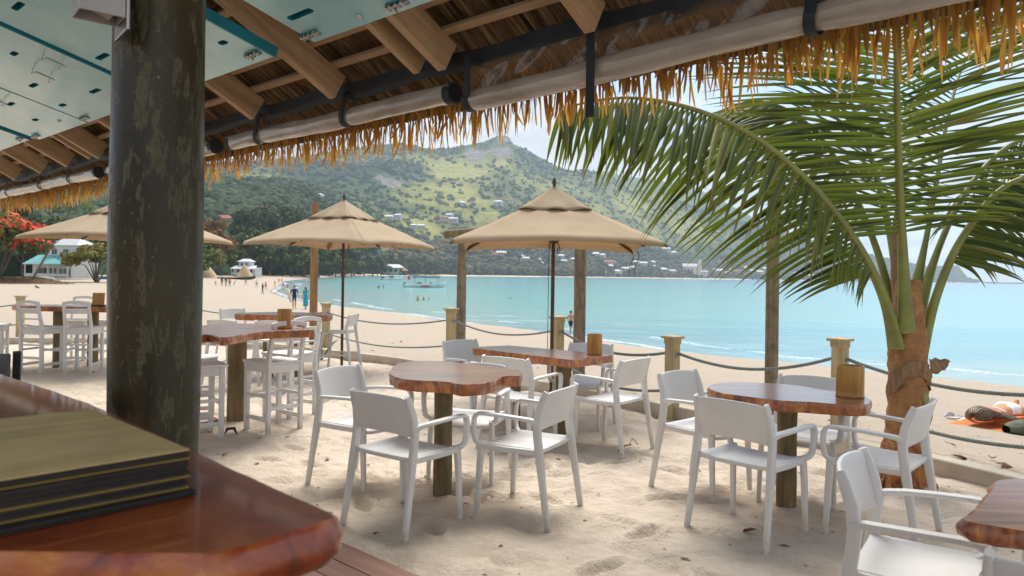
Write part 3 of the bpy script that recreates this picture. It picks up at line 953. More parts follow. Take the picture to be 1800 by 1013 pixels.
# coastal trees along the far beach
n = 2600
q = nrng.uniform(uv(690, 470)[0] / FOC, uv(1640, 470)[0] / FOC, n)
y = np.interp(q, *Y0T) + 15 + nrng.random(n) ** 1.3 * 330
z, _, _ = hill_h(q, y)
M['wood_coast'] = m_leaf('wood_coast', (0.028, 0.034, 0.016), (0.075, 0.074, 0.034), (0.17, 0.125, 0.055), 0.0, 0.95)
crowns('coast_woods', np.stack([q * y, y, z + 6 + 5 * nrng.random(n)], 1), nrng.uniform(5.5, 10.0, n), np.clip(0.35 + 0.25 * nrng.standard_normal(n), 0, 1), 2,
       'brownish dark coastal trees massed behind the far beach', M['wood_coast'])


def hill_at(x, y):
    """first point of the hills met by the sight line through photo pixel (x, y)"""
    u, v = uv(x, y)
    q = u / FOC
    Ys = np.linspace(np.interp(q, *Y0T), np.interp(q, *YCT) * 1.05, 900)
    zz, _, _ = hill_h(np.full_like(Ys, q), Ys)
    e = (zz - CAM_H) / Ys
    i = np.argmax(e >= -v / FOC) if (e >= -v / FOC).any() else 0
    return Vector((q * Ys[i], Ys[i], zz[i]))


# ---- the haze between here and the mountains
hb = MB()
hb.box((0, 4700, 420), (22000, 10400, 860))
hazeo = hb.build('haze', [])
m, nt = new_mat('haze')
vp = nd(nt, 'VolumePrincipled', {'Color': (0.70, 0.86, 1.0, 1), 'Density': 0.00014, 'Anisotropy': 0.2})
out = nd(nt, 'OutputMaterial')
nt.links.new(vp.outputs[0], out.inputs['Volume'])
hazeo.data.materials.append(m)
tag(hazeo, kind='stuff')
hazeo['label'] = 'pale bluish sea haze hanging over the bay and hills'
hazeo['category'] = 'haze'

# ------------------------------------------------------------------ the thatched bar roof
E = Vector((-0.745, 0.667, 0))              # along the eave, towards the far left
NI = Vector((-0.667, -0.745, 0))            # inwards, up the roof
T0 = Vector((-0.403, 4.05, 2.60))
SL = math.tan(rad(28))
EX = Matrix((E, NI, (0, 0, 1))).transposed()      # columns: local axes of the eave


def RP(s, t, h=0.0):
    """point of the roof frame: s along eave, t inwards (horizontal), h above the rafter undersides"""
    return T0 + E * s + NI * t + Vector((0, 0, SL * t + h))


roof = empty('thatched_roof', T0, 0, 'thatched palm-leaf roof with timber rafters and a shaggy fringe across the top', 'roof')


def rchild(mb, name, mat, **kw):
    o = mb.build(name, mat, **kw)
    o.parent = roof
    o.matrix_parent_inverse = Matrix.Translation(-T0)
    return o


RH = 0.175 / math.cos(rad(28))
up_n = (Vector((0, 0, 1)) * math.cos(rad(28)) - NI * math.sin(rad(28)))
for k, s in enumerate([-3.0, -2.0, -1.0, 0.0, 1.04, 2.06, 3.1, 4.1, 5.14, 6.1, 7.0, 8.04, 9.05, 10.1]):
    for part, (ds, w, dt) in enumerate([(0.0, 0.062, 0.0)] + ([(0.19, 0.05, 0.02)] if s in (0.0, 5.14) else [])):
        mb = MB()
        a = RP(0, dt) + up_n * 0.0875
        b = RP(0, 3.3) + up_n * 0.0875
        a0, b0 = a - T0, b - T0
        # built round its own middle so that the grain follows the beam
        mid = (a0 + b0) / 2
        d = (b0 - a0).normalized()
        R = Matrix((d, E, up_n)).transposed()
        L = (b0 - a0).length
        mb.box((0, 0, 0), (L, w, 0.175))
        o = mb.build('rafter', M['rafter_wood'], roof, bevel=0.004)
        o.matrix_local = Matrix.Translation(mid + E * (s + ds)) @ R.to_4x4()
for k in range(18):
    t = 0.09 + k * 0.175
    mb = MB()
    n = 8
    for i in range(n):
        pass
    mb.box((0, 0, 0), (16.0, 0.046, 0.03))
    o = mb.build('batten', M['rafter_wood'], roof, bevel=0.003)
    c = RP(3.6, t) - T0 + up_n * (0.175 + 0.016)
    d = (NI + Vector((0, 0, SL))).normalized()
    o.matrix_local = Matrix.Translation(c) @ Matrix((E, d, up_n)).transposed().to_4x4()
# thatch seen from beneath: reeds packed side by side in lapped courses
ns, nt_ = 1500, 12
sv = np.linspace(-4.5, 11.5, ns)
P = []
base = 0.175 + 0.034
for c in range(10):
    t0, t1 = -0.48 + c * 0.38, -0.48 + c * 0.38 + 0.46
    h0 = nrng.uniform(0, 0.022, ns)
    row = []
    for j, t in enumerate((t0, t1)):
        lift = 0.0 if j == 0 else 0.035
        row.append([(T0 + E * s + NI * t + Vector((0, 0, SL * t))) + up_n * (base + lift + h0[i]) - T0 for i, s in enumerate(sv)])
    P.append(row)
mb = MB()
for row in P:
    mb.grid(row, flip=True)
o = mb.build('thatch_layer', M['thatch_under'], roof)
o['kind'] = 'stuff'
# outer skin of the roof and unseen far slope, cut short to admit skylight
mb = MB()
mb.grid([[RP(-4.5, t, RH + 0.22) - T0, RP(11.5, t, RH + 0.22) - T0] for t in (-0.45, 1.0, 2.2, 3.35)])
rg = RP(0, 3.35, RH + 0.22) - T0
mb.grid([[rg + E * s + NI * (k * 4.2) - Vector((0, 0, SL * k * 4.2)) for s in (-4.5, 11.5)] for k in (0, 0.1, 0.24)])
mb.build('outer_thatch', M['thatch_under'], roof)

# fringe of hanging palm-leaf strips along the lip
LIP = -0.46


def strip_mesh(L, w, bend, twist, crv, seedv):
    r = random.Random(seedv)
    n = 6
    vs, fs = [], []
    ph = r.uniform(0, 6)
    for i in range(n + 1):
        f = i / n
        ww = w * (0.85 + 0.2 * math.sin(f * 4 + ph)) * (1 - f ** 9 * 0.7) / 2
        cx = bend * f ** 1.7 + 0.012 * math.sin(f * 5 + ph) * f
        cy = crv * f * f
        a = twist * f
        dx, dy = math.cos(a) * ww, math.sin(a) * ww
        fold = 0.22 * ww
        vs += [(cx - dx, cy - dy, -L * f), (cx + fold * math.sin(a), cy - fold * math.cos(a), -L * f), (cx + dx, cy + dy, -L * f)]
    for i in range(n):
        b = i * 3
        fs += [(b, b + 1, b + 4, b + 3), (b + 1, b + 2, b + 5, b + 4)]
    return vs, fs


smesh = []
for k in range(30):
    mb = MB()
    mb.add(*strip_mesh(1.0, 1.0, rng.gauss(0, 0.9), rng.uniform(-1.2, 1.2), rng.gauss(0, 1.6), k))
    me = mb.mesh('thatch_strip', 60)
    me.materials.append(M['thatch'])
    smesh.append(me)
strips = []
s = -3.2
while s < 10.6:
    nclump = rng.choice([2, 3, 4, 5, 5, 6])
    Lc = rng.uniform(0.15, 0.23) * (1.0 + 0.12 * math.sin(s * 1.7))
    for j in range(nclump):
        strips.append((s + rng.gauss(0, 0.016), LIP + rng.uniform(-0.03, 0.08), Lc * rng.uniform(0.72, 1.18), rng.uniform(0.005, 0.0125)))
        s += rng.uniform(0.003, 0.0095)
    s += rng.uniform(0.0, 0.022) if rng.random() < 0.75 else rng.uniform(0.018, 0.04)
for s0 in np.arange(-3.2, 10.6, 0.012):       # thinner back layer
    strips.append((s0 + rng.gauss(0, 0.02), LIP + rng.uniform(0.05, 0.22), rng.uniform(0.08, 0.20), rng.uniform(0.005, 0.012)))
strips.sort(key=lambda q: (RP(q[0], q[1]) - Vector((0, 0, CAM_H))).length if q[0] > -2.45 else 99)
ez = math.atan2(E.y, E.x)
rest = MB()
for i, (s, t, L, w) in enumerate(strips):
    p = RP(s, t) - T0 + up_n * base * 0.9
    yaw = ez + rng.gauss(0, 0.35) + (math.pi if rng.random() < 0.5 else 0)
    mat_ = Matrix.Translation(p) @ Matrix.Rotation(yaw, 4, 'Z') @ Matrix.Rotation(rng.gauss(0.0, 0.05), 4, 'Y') @ Matrix.Diagonal((w * 1.7, w * 1.7, L, 1))
    wx = Matrix.Diagonal((w, w if w > 0 else 1, L, 1))
    k = rng.randrange(30)
    if i < 300:
        o = bpy.data.objects.new('thatch_strip', smesh[k])
        COL.objects.link(o)
        o.parent = roof
        # bend is stored in strip lengths, width in strip widths
        o.matrix_local = Matrix.Translation(p) @ Matrix.Rotation(yaw, 4, 'Z') @ Matrix.Rotation(rng.gauss(0.0, 0.05), 4, 'Y') @ Matrix.Diagonal((w * 1.7, w * 1.7, L, 1))
    else:
        me = smesh[k]
        rest.add([mat_ @ v.co for v in me.vertices], [tuple(f.vertices) for f in me.polygons])
o = rest.build('thatch_fringe', M['thatch'], roof, smooth=60)
o['kind'] = 'stuff'
# black cloth band closing the gap under the thatch at the rafter ends
mb = MB()
pts = []
for s in np.linspace(-3.2, 10.5, 60):
    z = 0.012 * math.sin(s * 6.0)
    pts.append(RP(s, -0.10, 0.10 + z) - T0)
rows = [[p + Vector((0, 0, 0.075)) for p in pts], [p for p in pts], [p - Vector((0, 0, 0.035)) - NI * 0.01 for p in pts]]
mb.grid(rows)
o = mb.build('weather_band', M['black_cloth'], roof, solid=0.004)

# ---- rolled clear blinds
def blind(s0, s1, zc, label, clear, straps, side_strip=(), tilt=0.0):
    c = RP((s0 + s1) / 2, -0.115) * 1.0
    c.z = zc
    t = empty('rolled_blind', c, 0, label, 'blind', 'rolled clear blinds along the eave')
    L = s1 - s0
    Rm = Matrix((E, NI, (0, 0, 1))).transposed().to_4x4() @ Matrix.Rotation(tilt, 4, 'Y')
    # roll built along local x, wrinkled
    n, k = int(L / 0.035), 28
    P = []
    for i in range(n + 1):
        x = -L / 2 + L * i / n
        ring = []
        sag = -0.005 * math.cos(x * 3.1 + s0)
        pinch = 1.0
        for q in straps:
            pinch -= 0.13 * math.exp(-((x + (s0 + s1) / 2 - q) / 0.06) ** 2)
        for j in range(k):
            a = 2 * math.pi * j / k
            w = mnoise.noise(Vector((x * 2.2 + s0 * 5, math.cos(a) * 1.5 + x * 2.5, math.sin(a) * 1.5))) * 0.30 + mnoise.noise(Vector((x * 6 - math.sin(a) * 2.5, math.cos(a) * 2.0 + 9, math.sin(a) * 2))) * 0.12
            r = 0.060 * pinch * (1 + w * 0.35)
            ring.append((x, r * math.cos(a) * 0.95, r * math.sin(a) + sag))
        ring.append(ring[0])
        P.append(ring)
    mb = MB()
    mb.grid(P, flip=True)
    r = mb.build('roll', M['blind_vinyl'], t, smooth=60)
    r.matrix_local = Rm
    for sx in (-1, 1):
        mb = MB()
        mb.sweep([(sx * (L / 2 - 0.05), 0, 0), (sx * (L / 2 + 0.012), 0, 0)], (0.122, 0.122), (0, 1, 0), n=24, p=1.0)
        e_ = mb.build('end_cap', M['black_cloth'], t, smooth=50, bevel=0.008)
        e_.matrix_local = Rm
    if clear:
        mb = MB()
        rows = []
        for j in range(8):
            f = j / 7
            rows.append([(x, 0.03 - 0.01 * f + (0.008 * math.sin(x * 9 + f * 2) + 0.005 * math.sin(x * 31 + f * 3)) * (0.4 + f * (1 - f) * 3), 0.045 + (RP(0, -0.1).z + 0.11 - zc - 0.045) * f) for x in np.linspace(-L / 2 + 0.03, L / 2 - 0.03, 220)])
        mb.grid(rows)
        c_ = mb.build('clear_sheet', M['clear_vinyl'], t, smooth=60)
        c_.matrix_local = Rm
    for q in straps:
        x = q - (s0 + s1) / 2
        mb = MB()
        pts = [(x, -0.02, RP(0, 0).z + 0.10 - zc)] + [(x + 0.012 * math.sin(a), -0.064 * math.cos(a), -0.064 * math.sin(a)) for a in np.linspace(-0.3, math.pi + 0.3, 14)] + [(x, 0.03, RP(0, 0).z + 0.06 - zc)]
        mb.sweep(pts, (0.045, 0.005), (1, 0, 0), n=4)
        st = mb.build('strap', M['black_cloth'], t)
        st.matrix_local = Rm
        mb = MB()
        for zz in (0.035,):
            mb.lathe([(0.014, -0.004), (0.016, 0), (0.014, 0.004), (0.008, 0.004), (0.008, -0.004)], (x + 0.03, 0.0, RP(0, 0).z + zz - zc), 10)
        rg_ = mb.build('steel_ring', M['steel'], t, smooth=40)
        rg_.matrix_local = Rm
    for q, drop in side_strip:
        x = q - (s0 + s1) / 2
        mb = MB()
        mb.sweep([(x, 0.075, RP(0, 0).z + 0.1 - zc), (x, 0.080, 0.0), (x + 0.004, 0.080, -drop)], (0.045, 0.006), (1, 0, 0), n=4)
        st = mb.build('hanging_strap', M['black_cloth'], t)
        st.matrix_local = Rm
    return t


blind(-3.3, -0.10, 2.475, 'rolled clear blind in grey vinyl, right of the others, with a see-through sheet above it', True, [-1.98], [(-0.98, 0.24), (-0.16, -0.06)], rad(1.3))
blind(0.02, 2.60, 2.50, 'rolled clear blind in beige vinyl right beside the pillar, with two black straps', False, [1.02, 2.12])
blind(2.85, 5.15, 2.50, 'rolled clear blind mostly hidden behind the mottled pillar', False, [3.3, 4.9])
blind(5.45, 9.4, 2.50, 'rolled clear blind left of the pillar with black straps, above the far umbrella', False, [6.25, 7.3, 8.7])

# ------------------------------------------------------------------ blue shutters propped up under the roof
PT = math.tan(rad(15))
pn = (NI + Vector((0, 0, PT))).normalized()
pz = E.cross(pn).normalized()
if pz.z < 0:
    pz = -pz
PO = T0 + NI * 0.72
PO.z = 2.62


def on_panel(x, y):
    """point of the shutters' plane met by the sight line through (x, y), as (s, t)"""
    u, v = uv(x, y)
    d = Vector((u / FOC, 1, -v / FOC))
    o = Vector((0, 0, CAM_H))
    k = (PO - o).dot(pz) / d.dot(pz)
    p = o + d * k - PO
    return p.dot(E), p.dot(pn)


def shutter(s0, s1, depth, label, slots, bolts=(), hooks=(), latches=(), dz=0.0, edge=True):
    t = empty('shutter', PO + E * s0 + Vector((0, 0, dz)), 0, label, 'shutter', 'blue shutters propped up under the roof')
    Rm = Matrix((E, pn, pz)).transposed().to_4x4()
    W = s1 - s0
    cu = bpy.data.curves.new('board', 'CURVE')
    cu.dimensions = '2D'
    cu.fill_mode = 'BOTH'
    cu.extrude = 0.014

    def loop(pts):
        sp_ = cu.splines.new('POLY')
        sp_.points.add(len(pts) - 1)
        for q, (x, y) in zip(sp_.points, pts):
            q.co = (x, y, 0, 1)
        sp_.use_cyclic_u = True
    loop([(0, 0), (W, 0), (W, depth), (0, depth)])
    for (sx, tx, ln) in slots:
        c, h = 0.017, ln * 1.15 / 2
        pts = []
        for i in range(7):
            a = -math.pi / 2 + math.pi * i / 6
            pts.append((sx - s0 + h - c + c * math.cos(a), tx + c * math.sin(a)))
        for i in range(7):
            a = math.pi / 2 + math.pi * i / 6
            pts.append((sx - s0 - h + c + c * math.cos(a), tx + c * math.sin(a)))
        loop(pts[::-1])
    tmp = bpy.data.objects.new('board', cu)
    COL.objects.link(tmp)
    dg = bpy.context.evaluated_depsgraph_get()
    me = bpy.data.meshes.new_from_object(tmp.evaluated_get(dg))
    bpy.data.objects.remove(tmp)
    bpy.data.curves.remove(cu)
    me.materials.clear()
    me.materials.append(M['panel_paint'])
    me.materials.append(M['teal_paint'])
    mi = [0 if abs(p.normal.z) > 0.7 else 1 for p in me.polygons]
    me.polygons.foreach_set('material_index', mi)
    b = bpy.data.objects.new('board', me)
    COL.objects.link(b)
    b.parent = t
    b.matrix_local = Rm
    # backs of the slots: shallow teal trays let into the board
    for (sx, tx, ln) in slots:
        mb = MB()
        mb.box((sx - s0, tx, 0.020), (ln * 1.15 + 0.02, 0.05, 0.006))
        q = mb.build('slot_tray', M['teal_paint'], t)
        q.matrix_local = Rm
    if edge:        # raised teal edging along the right-hand edge
        mb = MB()
        mb.box((-0.008, depth / 2, 0.004), (0.014, depth, 0.060))
        q = mb.build('edge_strip', M['teal_paint'], t, bevel=0.003)
        q.matrix_local = Rm
    for (sx, tx) in bolts:
        mb = MB()
        mb.lathe([(0.0, -0.026), (0.012, -0.024), (0.016, -0.015), (0.016, -0.0145)], (sx - s0, tx, 0), 12)
        q = mb.build('bolt', M['steel'], t, smooth=40)
        q.matrix_local = Rm
    for (sx, tx, k) in hooks:
        mb = MB()
        x = sx - s0
        mb.tube([(x + 0.10, tx, -0.02), (x + 0.10, tx, -0.055), (x - 0.03, tx, -0.06), (x - 0.045, tx + 0.01, -0.06), (x - 0.05, tx + 0.10, -0.06), (x - 0.045, tx + 0.11, -0.058), (x + 0.06, tx + 0.11, -0.055), (x + 0.06, tx + 0.11, -0.015)], 0.0045, 8)
        q = mb.build('hook', M['steel'], t, smooth=50)
        q.matrix_local = Rm
    for (sx, tx) in latches:
        x = sx - s0
        mb = MB()
        mb.box((x, tx, -0.017), (0.11, 0.045, 0.004))
        q = mb.build('latch_plate', M['teal_paint'], t)
        q.matrix_local = Rm
        mb = MB()
        mb.tube([(x - 0.075, tx + 0.005, -0.028), (x + 0.075, tx + 0.005, -0.028)], 0.0065, 8)
        for d_ in (-0.045, -0.01, 0.03, 0.055):
            mb.box((x + d_, tx + 0.005, -0.026), (0.013, 0.03, 0.016))
        mb.tube([(x + 0.01, tx + 0.005, -0.028), (x + 0.01, tx - 0.015, -0.045)], 0.005, 6)
        q = mb.build('latch', M['steel'], t, smooth=50)
        q.matrix_local = Rm
    return t


sl3 = [(*on_panel(x, y), l) for x, y, l in ((26, 91, 0.09), (91, 69, 0.13), (60, 147, 0.13), (168, 157, 0.15), (111, 182, 0.10), (33, 7, 0.13), (30, 162, 0.08))]
sl3 = [(a, b, c) for a, b, c in sl3 if 1.95 < a < 3.15 and b < 1.3]
sl2 = [(*on_panel(x, y), l) for x, y, l in ((393, 71, 0.07), (181, 96, 0.15), (91, 69, 0.14), (33, 7, 0.14))]
sl2 = [(a, b, c) for a, b, c in sl2 if 0.58 < a < 1.78 and 0.05 < b < 1.3]
sl4 = [(*on_panel(x, y), l) for x, y, l in ((63, 208, 0.10), (25, 224, 0.13), (20, 180, 0.13))]
sl4 = [(a, b, c) for a, b, c in sl4 if 3.3 < a < 4.3 and 0.05 < b < 1.3]
sl1 = [(*on_panel(529, 21), 0.17)]
h3 = [(*on_panel(118, 104), 0), (*on_panel(98, 128), 0)]
h4 = [(*on_panel(14, 172), 0), (*on_panel(0, 186), 0)]
shutter(-1.2, 0.136, 1.35, 'blue shutter board propped up highest right of the pillar, with one long slot', sl1, [on_panel(633, 24)], (), [(0.075, 0.06), (-0.56, 0.05)])
shutter(0.50, 1.85, 1.35, 'blue shutter board passing behind the pillar, with a bright teal edge', sl2, (), (), [(0.60, 0.07)])
shutter(1.90, 3.21, 1.35, 'pale blue shutter board left of the pillar with seven slots and wire hooks', sl3, [(2.05, 0.09)], h3, [(3.12, 0.06)])
shutter(3.235, 4.41, 1.35, 'shiny pale shutter board second from the left edge', sl4, [(3.5, 0.12)], h4, [(4.3, 0.06)], edge=False)
shutter(4.66, 5.9, 1.35, 'shutter board at the far left edge showing only its teal corner', [], (), (), [(4.76, 0.06)], dz=0.03)
# chain that holds the middle shutters
mb = MB()
for k in range(9):
    c = RP(0.62, 1.15, 0.17 - k * 0.035)
    a = Vector((0.012, 0, 0)) if k % 2 else Vector((0, 0.012, 0))
    pts = [c + a * math.cos(q) + Vector((0, 0, 0.022 * math.sin(q))) for q in np.linspace(0, 2 * math.pi, 9)]
    mb.tube(pts, 0.004, 5, caps=False)
o = mb.build('chain', M['steel'], smooth=60)
tag(o, 'short steel chain hanging from a rafter above the shutter right of the pillar', 'chain')

# ------------------------------------------------------------------ pillar, lamp box, bar counter, menus, deck
pil = Vector((-1.115, 2.30, 0))
mb = MB()
prof = [(0.134 + 0.002 * math.sin(z * 5), z) for z in np.linspace(-0.05, 3.9, 60)]
mb.lathe(prof, (0, 0, 0), 56, wob=lambda a, z: 1 + 0.010 * mnoise.noise(Vector((math.cos(a) * 1.4, math.sin(a) * 1.4, z * 1.6))))
o = mb.build('pillar', M['pillar_paint'], smooth=60)
o.location = pil
tag(o, 'thick round pillar in dark olive paint worn into pale patches, standing behind the bar counter', 'pillar')

lamp = empty('wall_lamp', (-1.165, 2.05, 2.18), rad(40), 'square metal lamp box fixed to the top of the mottled pillar', 'lamp')
mb = MB()
w, d, h, th_ = 0.115, 0.10, 0.26, 0.005
mb.box((0, -d / 2, h / 2), (w, th_, h))
mb.box((-w / 2 + th_ / 2, 0, h / 2 + 0.001), (th_, d - th_, h - 0.002))
mb.box((w / 2 - th_ / 2, 0, h / 2 + 0.001), (th_, d - th_, h - 0.002))
mb.box((0, d / 2, h / 2), (w, th_, h))
mb.box((0, 0, h - 0.004), (w - 0.013, d - 0.007, 0.006))
mb.build('housing', M['box_metal'], lamp, bevel=0.003)
mb = MB()
mb.box((-0.005, 0.01, 0.03), (w - 0.03, d - 0.03, 0.004), Matrix.Rotation(rad(22), 3, 'Y'))
mb.build('reflector', M['white_inside'], lamp)
mb = MB()
mb.box((w / 2 + 0.006, 0.02, h / 2 - 0.02), (0.010, d + 0.05, h + 0.02))
mb.build('bracket', M['steel'], lamp, bevel=0.003)
mb = MB()
mb.lathe([(0.0, 0), (0.008, 0.001), (0.009, 0.004), (0.0, 0.006)], (0, 0, 0), 12)
q = mb.build('screw', M['steel'], lamp, smooth=40)
q.matrix_local = Matrix.Translation((w / 2 - 0.03, -d / 2 - 0.004, 0.13)) @ Matrix.Rotation(rad(90), 4, 'X')

CT = 1.10
ctr = empty('bar_counter', (-0.8, 1.35, 0), 0, 'glossy red-brown live-edge bar counter in the near left corner', 'bar counter')
poly = [(-3.0, 3.75), (-2.3, 3.1), (-1.83, 2.62), (-1.52, 2.36), (-1.18, 2.06), (-0.92, 1.80), (-0.66, 1.535), (-0.44, 1.315), (-0.295, 1.172), (-0.275, 1.150), (-0.272, 1.135), (-0.295, 1.100), (-0.36, 1.018),
        (-0.40, 0.985), (-0.54, 0.984), (-0.70, 0.982), (-0.95, 0.975), (-1.4, 0.96), (-2.2, 0.95), (-3.0, 0.95)]
# finer outline with a live-edge wobble
out = []
for (a, b) in zip(poly, poly[1:] + poly[:1]):
    n = max(2, int(math.hypot(b[0] - a[0], b[1] - a[1]) / 0.03))
    for i in range(n):
        f = i / n
        x, y = a[0] + (b[0] - a[0]) * f, a[1] + (b[1] - a[1]) * f
        k = 0.0025 * mnoise.noise(Vector((x * 9, y * 9, 0)))
        out.append((x + k, y + k))
cxy = (-0.8, 1.35)


def slab(outline, z0, z1, name_top, name_edge, mt, me_, parent, flare=0.012, rag=0.006, seed=0):
    """live-edge slab: flat lacquered face, ragged bark-like rim that bulges"""
    n = len(outline)
    cx = sum(p[0] for p in outline) / n
    cy = sum(p[1] for p in outline) / n
    lv = [(z1, 0.0), (z1 - 0.004, 0.003), (z1 - (z1 - z0) * 0.35, flare), (z1 - (z1 - z0) * 0.7, flare * 0.8), (z0, -flare * 0.6)]
    rows = []
    for (z, off) in lv:
        row = []
        for i, (x, y) in enumerate(outline):
            px_, py_ = outline[i - 1]
            qx, qy = outline[(i + 1) % n]
            tx, ty = qx - px_, qy - py_
            l = math.hypot(tx, ty) or 1
            nx, ny = ty / l, -tx / l
            if (x - cx) * nx + (y - cy) * ny < 0:
                nx, ny = -nx, -ny
            r = 0 if z >= z1 - 0.0001 else rag * mnoise.noise(Vector((x * 28, y * 28, z * 40 + seed))) + rag * 0.8 * mnoise.noise(Vector((x * 75, y * 75, z * 25 + seed)))
            row.append((x + nx * (off + r), y + ny * (off + r), z))
        row.append(row[0])
        rows.append(row)
    mb = MB()
    mb.add([(x, y, z1) for x, y in outline], [tuple(range(n)) if sum((outline[i][0] * outline[(i + 1) % n][1] - outline[(i + 1) % n][0] * outline[i][1]) for i in range(n)) > 0 else tuple(range(n - 1, -1, -1))])
    top = mb.build(name_top, mt, parent)
    mb = MB()
    mb.grid(rows)
    mb.add([rows[-1][i] for i in range(n)], [tuple(range(n))])
    eo = mb.build(name_edge, me_, parent, smooth=70)
    bm = bmesh.new()
    bm.from_mesh(eo.data)
    bmesh.ops.recalc_face_normals(bm, faces=bm.faces)
    bm.to_mesh(eo.data)
    bm.free()
    return top, eo


slab([(x - cxy[0], y - cxy[1]) for x, y in out], CT - 0.075, CT, 'counter_top', 'live_edge', M['counter_top'], M['counter_edge'], ctr, 0.016, 0.006)
for (x, y) in ((-1.9, 1.7), (-1.0, 1.4)):
    mb = MB()
    mb.box((x - cxy[0], y - cxy[1], (CT - 0.076 + 0.06) / 2), (0.14, 0.14, CT - 0.076 - 0.06))
    mb.build('counter_post', M['post_wood'], ctr, bevel=0.01)

# stack of menus on the counter
MC = Vector((-0.54, 1.24, 0))
du, dv_ = Vector((-0.727, 0.687, 0)), Vector((-0.79, -0.61, 0)).normalized()
dv_ = Vector((-0.73, -0.68, 0)).normalized()
z = CT + 0.002
names = ['lowest', 'second from the bottom', 'third from the bottom', 'fourth from the bottom', 'fourth from the top', 'third from the top', 'second from the top']
for k in range(8):
    top = k == 7
    ang = [0.015, -0.02, 0.0, -0.012, 0.012, 0.0, -0.015, 0.0][k]
    sh_ = [(-0.014, -0.006), (0.002, 0.0), (0.004, 0.003), (0.0, -0.002), (0.003, 0.002), (0.0, 0.0), (0.006, -0.003), (0.0, 0.0)][k]
    t = empty('menu', MC + du * sh_[0] + dv_ * sh_[1] + Vector((0, 0, z)), math.atan2(du.y, du.x) + ang,
              'wood-covered menu ' + ('on top of the stack' if top else names[k] + ' in the stack') + ' on the bar counter', 'menu', 'menus stacked on the bar counter')
    W, Dp = 0.50, 0.36
    hgt = 0.0092
    mb = MB()
    mb.box((W / 2, Dp / 2, 0.0012), (W, Dp, 0.0024))
    mb.build('back_cover', M['menu_gold'] if k in (1, 3, 6) else M['menu_dark'], t)
    mb = MB()
    mb.box((W / 2 + 0.002, Dp / 2 + 0.002, 0.0042), (W - 0.008, Dp - 0.008, 0.0036))
    mb.build('pages', M['menu_page'], t)
    mb = MB()
    mb.box((W / 2, Dp / 2, 0.0073), (W, Dp, 0.0026))
    mb.build('front_cover', [M['menu_cover'] if top else M['menu_dark']], t, bevel=0.0008)
    z += hgt + 0.0004

# deck boards under the bar
edge0 = on(620, 965, 0.06)
edge1 = on(730, 1013, 0.06)
dd_ = (edge1 - edge0).normalized()
dn = Vector((dd_.y, -dd_.x, 0))
if dn.y > 0:
    dn = -dn
deck = empty('deck', (edge0.x, edge0.y, 0), 0, 'red-brown timber deck of the bar, its edge beside the sand', 'deck')
dmat = Matrix((dd_, dn, (0, 0, 1))).transposed().to_4x4()
for k in range(14):
    mb = MB()
    mb.box((-1.5, 0.07 + k * 0.145, 0.045), (9.0, 0.139, 0.03))
    o = mb.build('plank', M['deck_wood'], deck, bevel=0.003)
    o.matrix_local = dmat
mb = MB()
mb.box((-1.5, -0.012, 0.02), (9.0, 0.02, 0.075))
o = mb.build('fascia_board', M['deck_wood'], deck, bevel=0.003)
o.matrix_local = dmat
mb = MB()
mb.box((-1.5, 1.02, 0.01), (9.0, 2.02, 0.02))
o = mb.build('joists', M['dark_wood'], deck)
o.matrix_local = dmat

# grey bar chair whose back shows behind the counter at the left edge
gc = empty('grey_bar_chair', (-2.275, 3.02, 0.0), rad(40), 'weathered grey bar chair, its back showing behind the counter at the left edge', 'chair')
mb = MB()
mb.sweep([(-0.20, 0, 0.86), (-0.20, -0.03, 1.12)], (0.03, 0.045), n=8)
mb.build('back_frame', M['black_metal'], gc, smooth=40)
mb = MB()
mb.sweep([(0.20, 0, 0.86), (0.20, -0.03, 1.12)], (0.03, 0.045), n=8)
mb.build('back_frame', M['black_metal'], gc, smooth=40)
for k in range(4):
    mb = MB()
    mb.box((-0.135 + k * 0.09, -0.018, 0.995), (0.084, 0.022, 0.24), Matrix.Rotation(rad(6.5), 3, 'X'))
    mb.build('back_slat', M['grey_seat'], gc, bevel=0.004)
mb = MB()
mb.box((0, 0.20, 0.72), (0.42, 0.42, 0.04))
mb.build('seat', M['grey_seat'], gc, bevel=0.01)
for sx in (-1, 1):
    for sy in (0.01, 0.39):
        mb = MB()
        mb.sweep([(sx * 0.2, sy, 0.0), (sx * 0.19, sy, 0.70 if sy > 0.1 else 0.88)], (0.035, 0.035), n=8)
        mb.build('leg', M['black_metal'], gc, smooth=40)


# unseen wall added behind the camera: shades chair backs, cream for soft fill
bw = empty('unseen_shade_wall', T0 + E * 3.0 + NI * 7.4 - Vector((0, 0, 2.6)), 0)
tag(bw, kind='structure')
for k in range(40):
    mb = MB()
    mb.box(((k - 20) * 0.4, 0, 1.25), (0.392, 0.03, 2.5))
    o = mb.build('shade_wall_board', M['house_cream'], bw)
    o.matrix_local = Matrix((E, NI, (0, 0, 1))).transposed().to_4x4()

# ------------------------------------------------------------------ white plastic armchairs
def seat_mb(wf, wb, y0, y1, z, dish=0.012, fall=0.03):
    rows = []
    for i in range(13):
        f = i / 12
        y = y0 + (y1 - y0) * f
        w = wb + (wf - wb) * f
        w *= 1 - 0.06 * max(0, f - 0.85) / 0.15
        row = []
        for j in range(13):
            g = j / 12 * 2 - 1
            zz = z - dish * (1 - g * g) * math.sin(min(1, f * 1.2) * math.pi * 0.8) - fall * max(0, (f - 0.8) / 0.2) ** 2 + 0.006 * abs(g) ** 6
            row.append((g * w, y + 0.02 * (1 - g * g) * f, zz))
        rows.append(row)
    mb = MB()
    mb.grid(rows)
    return mb


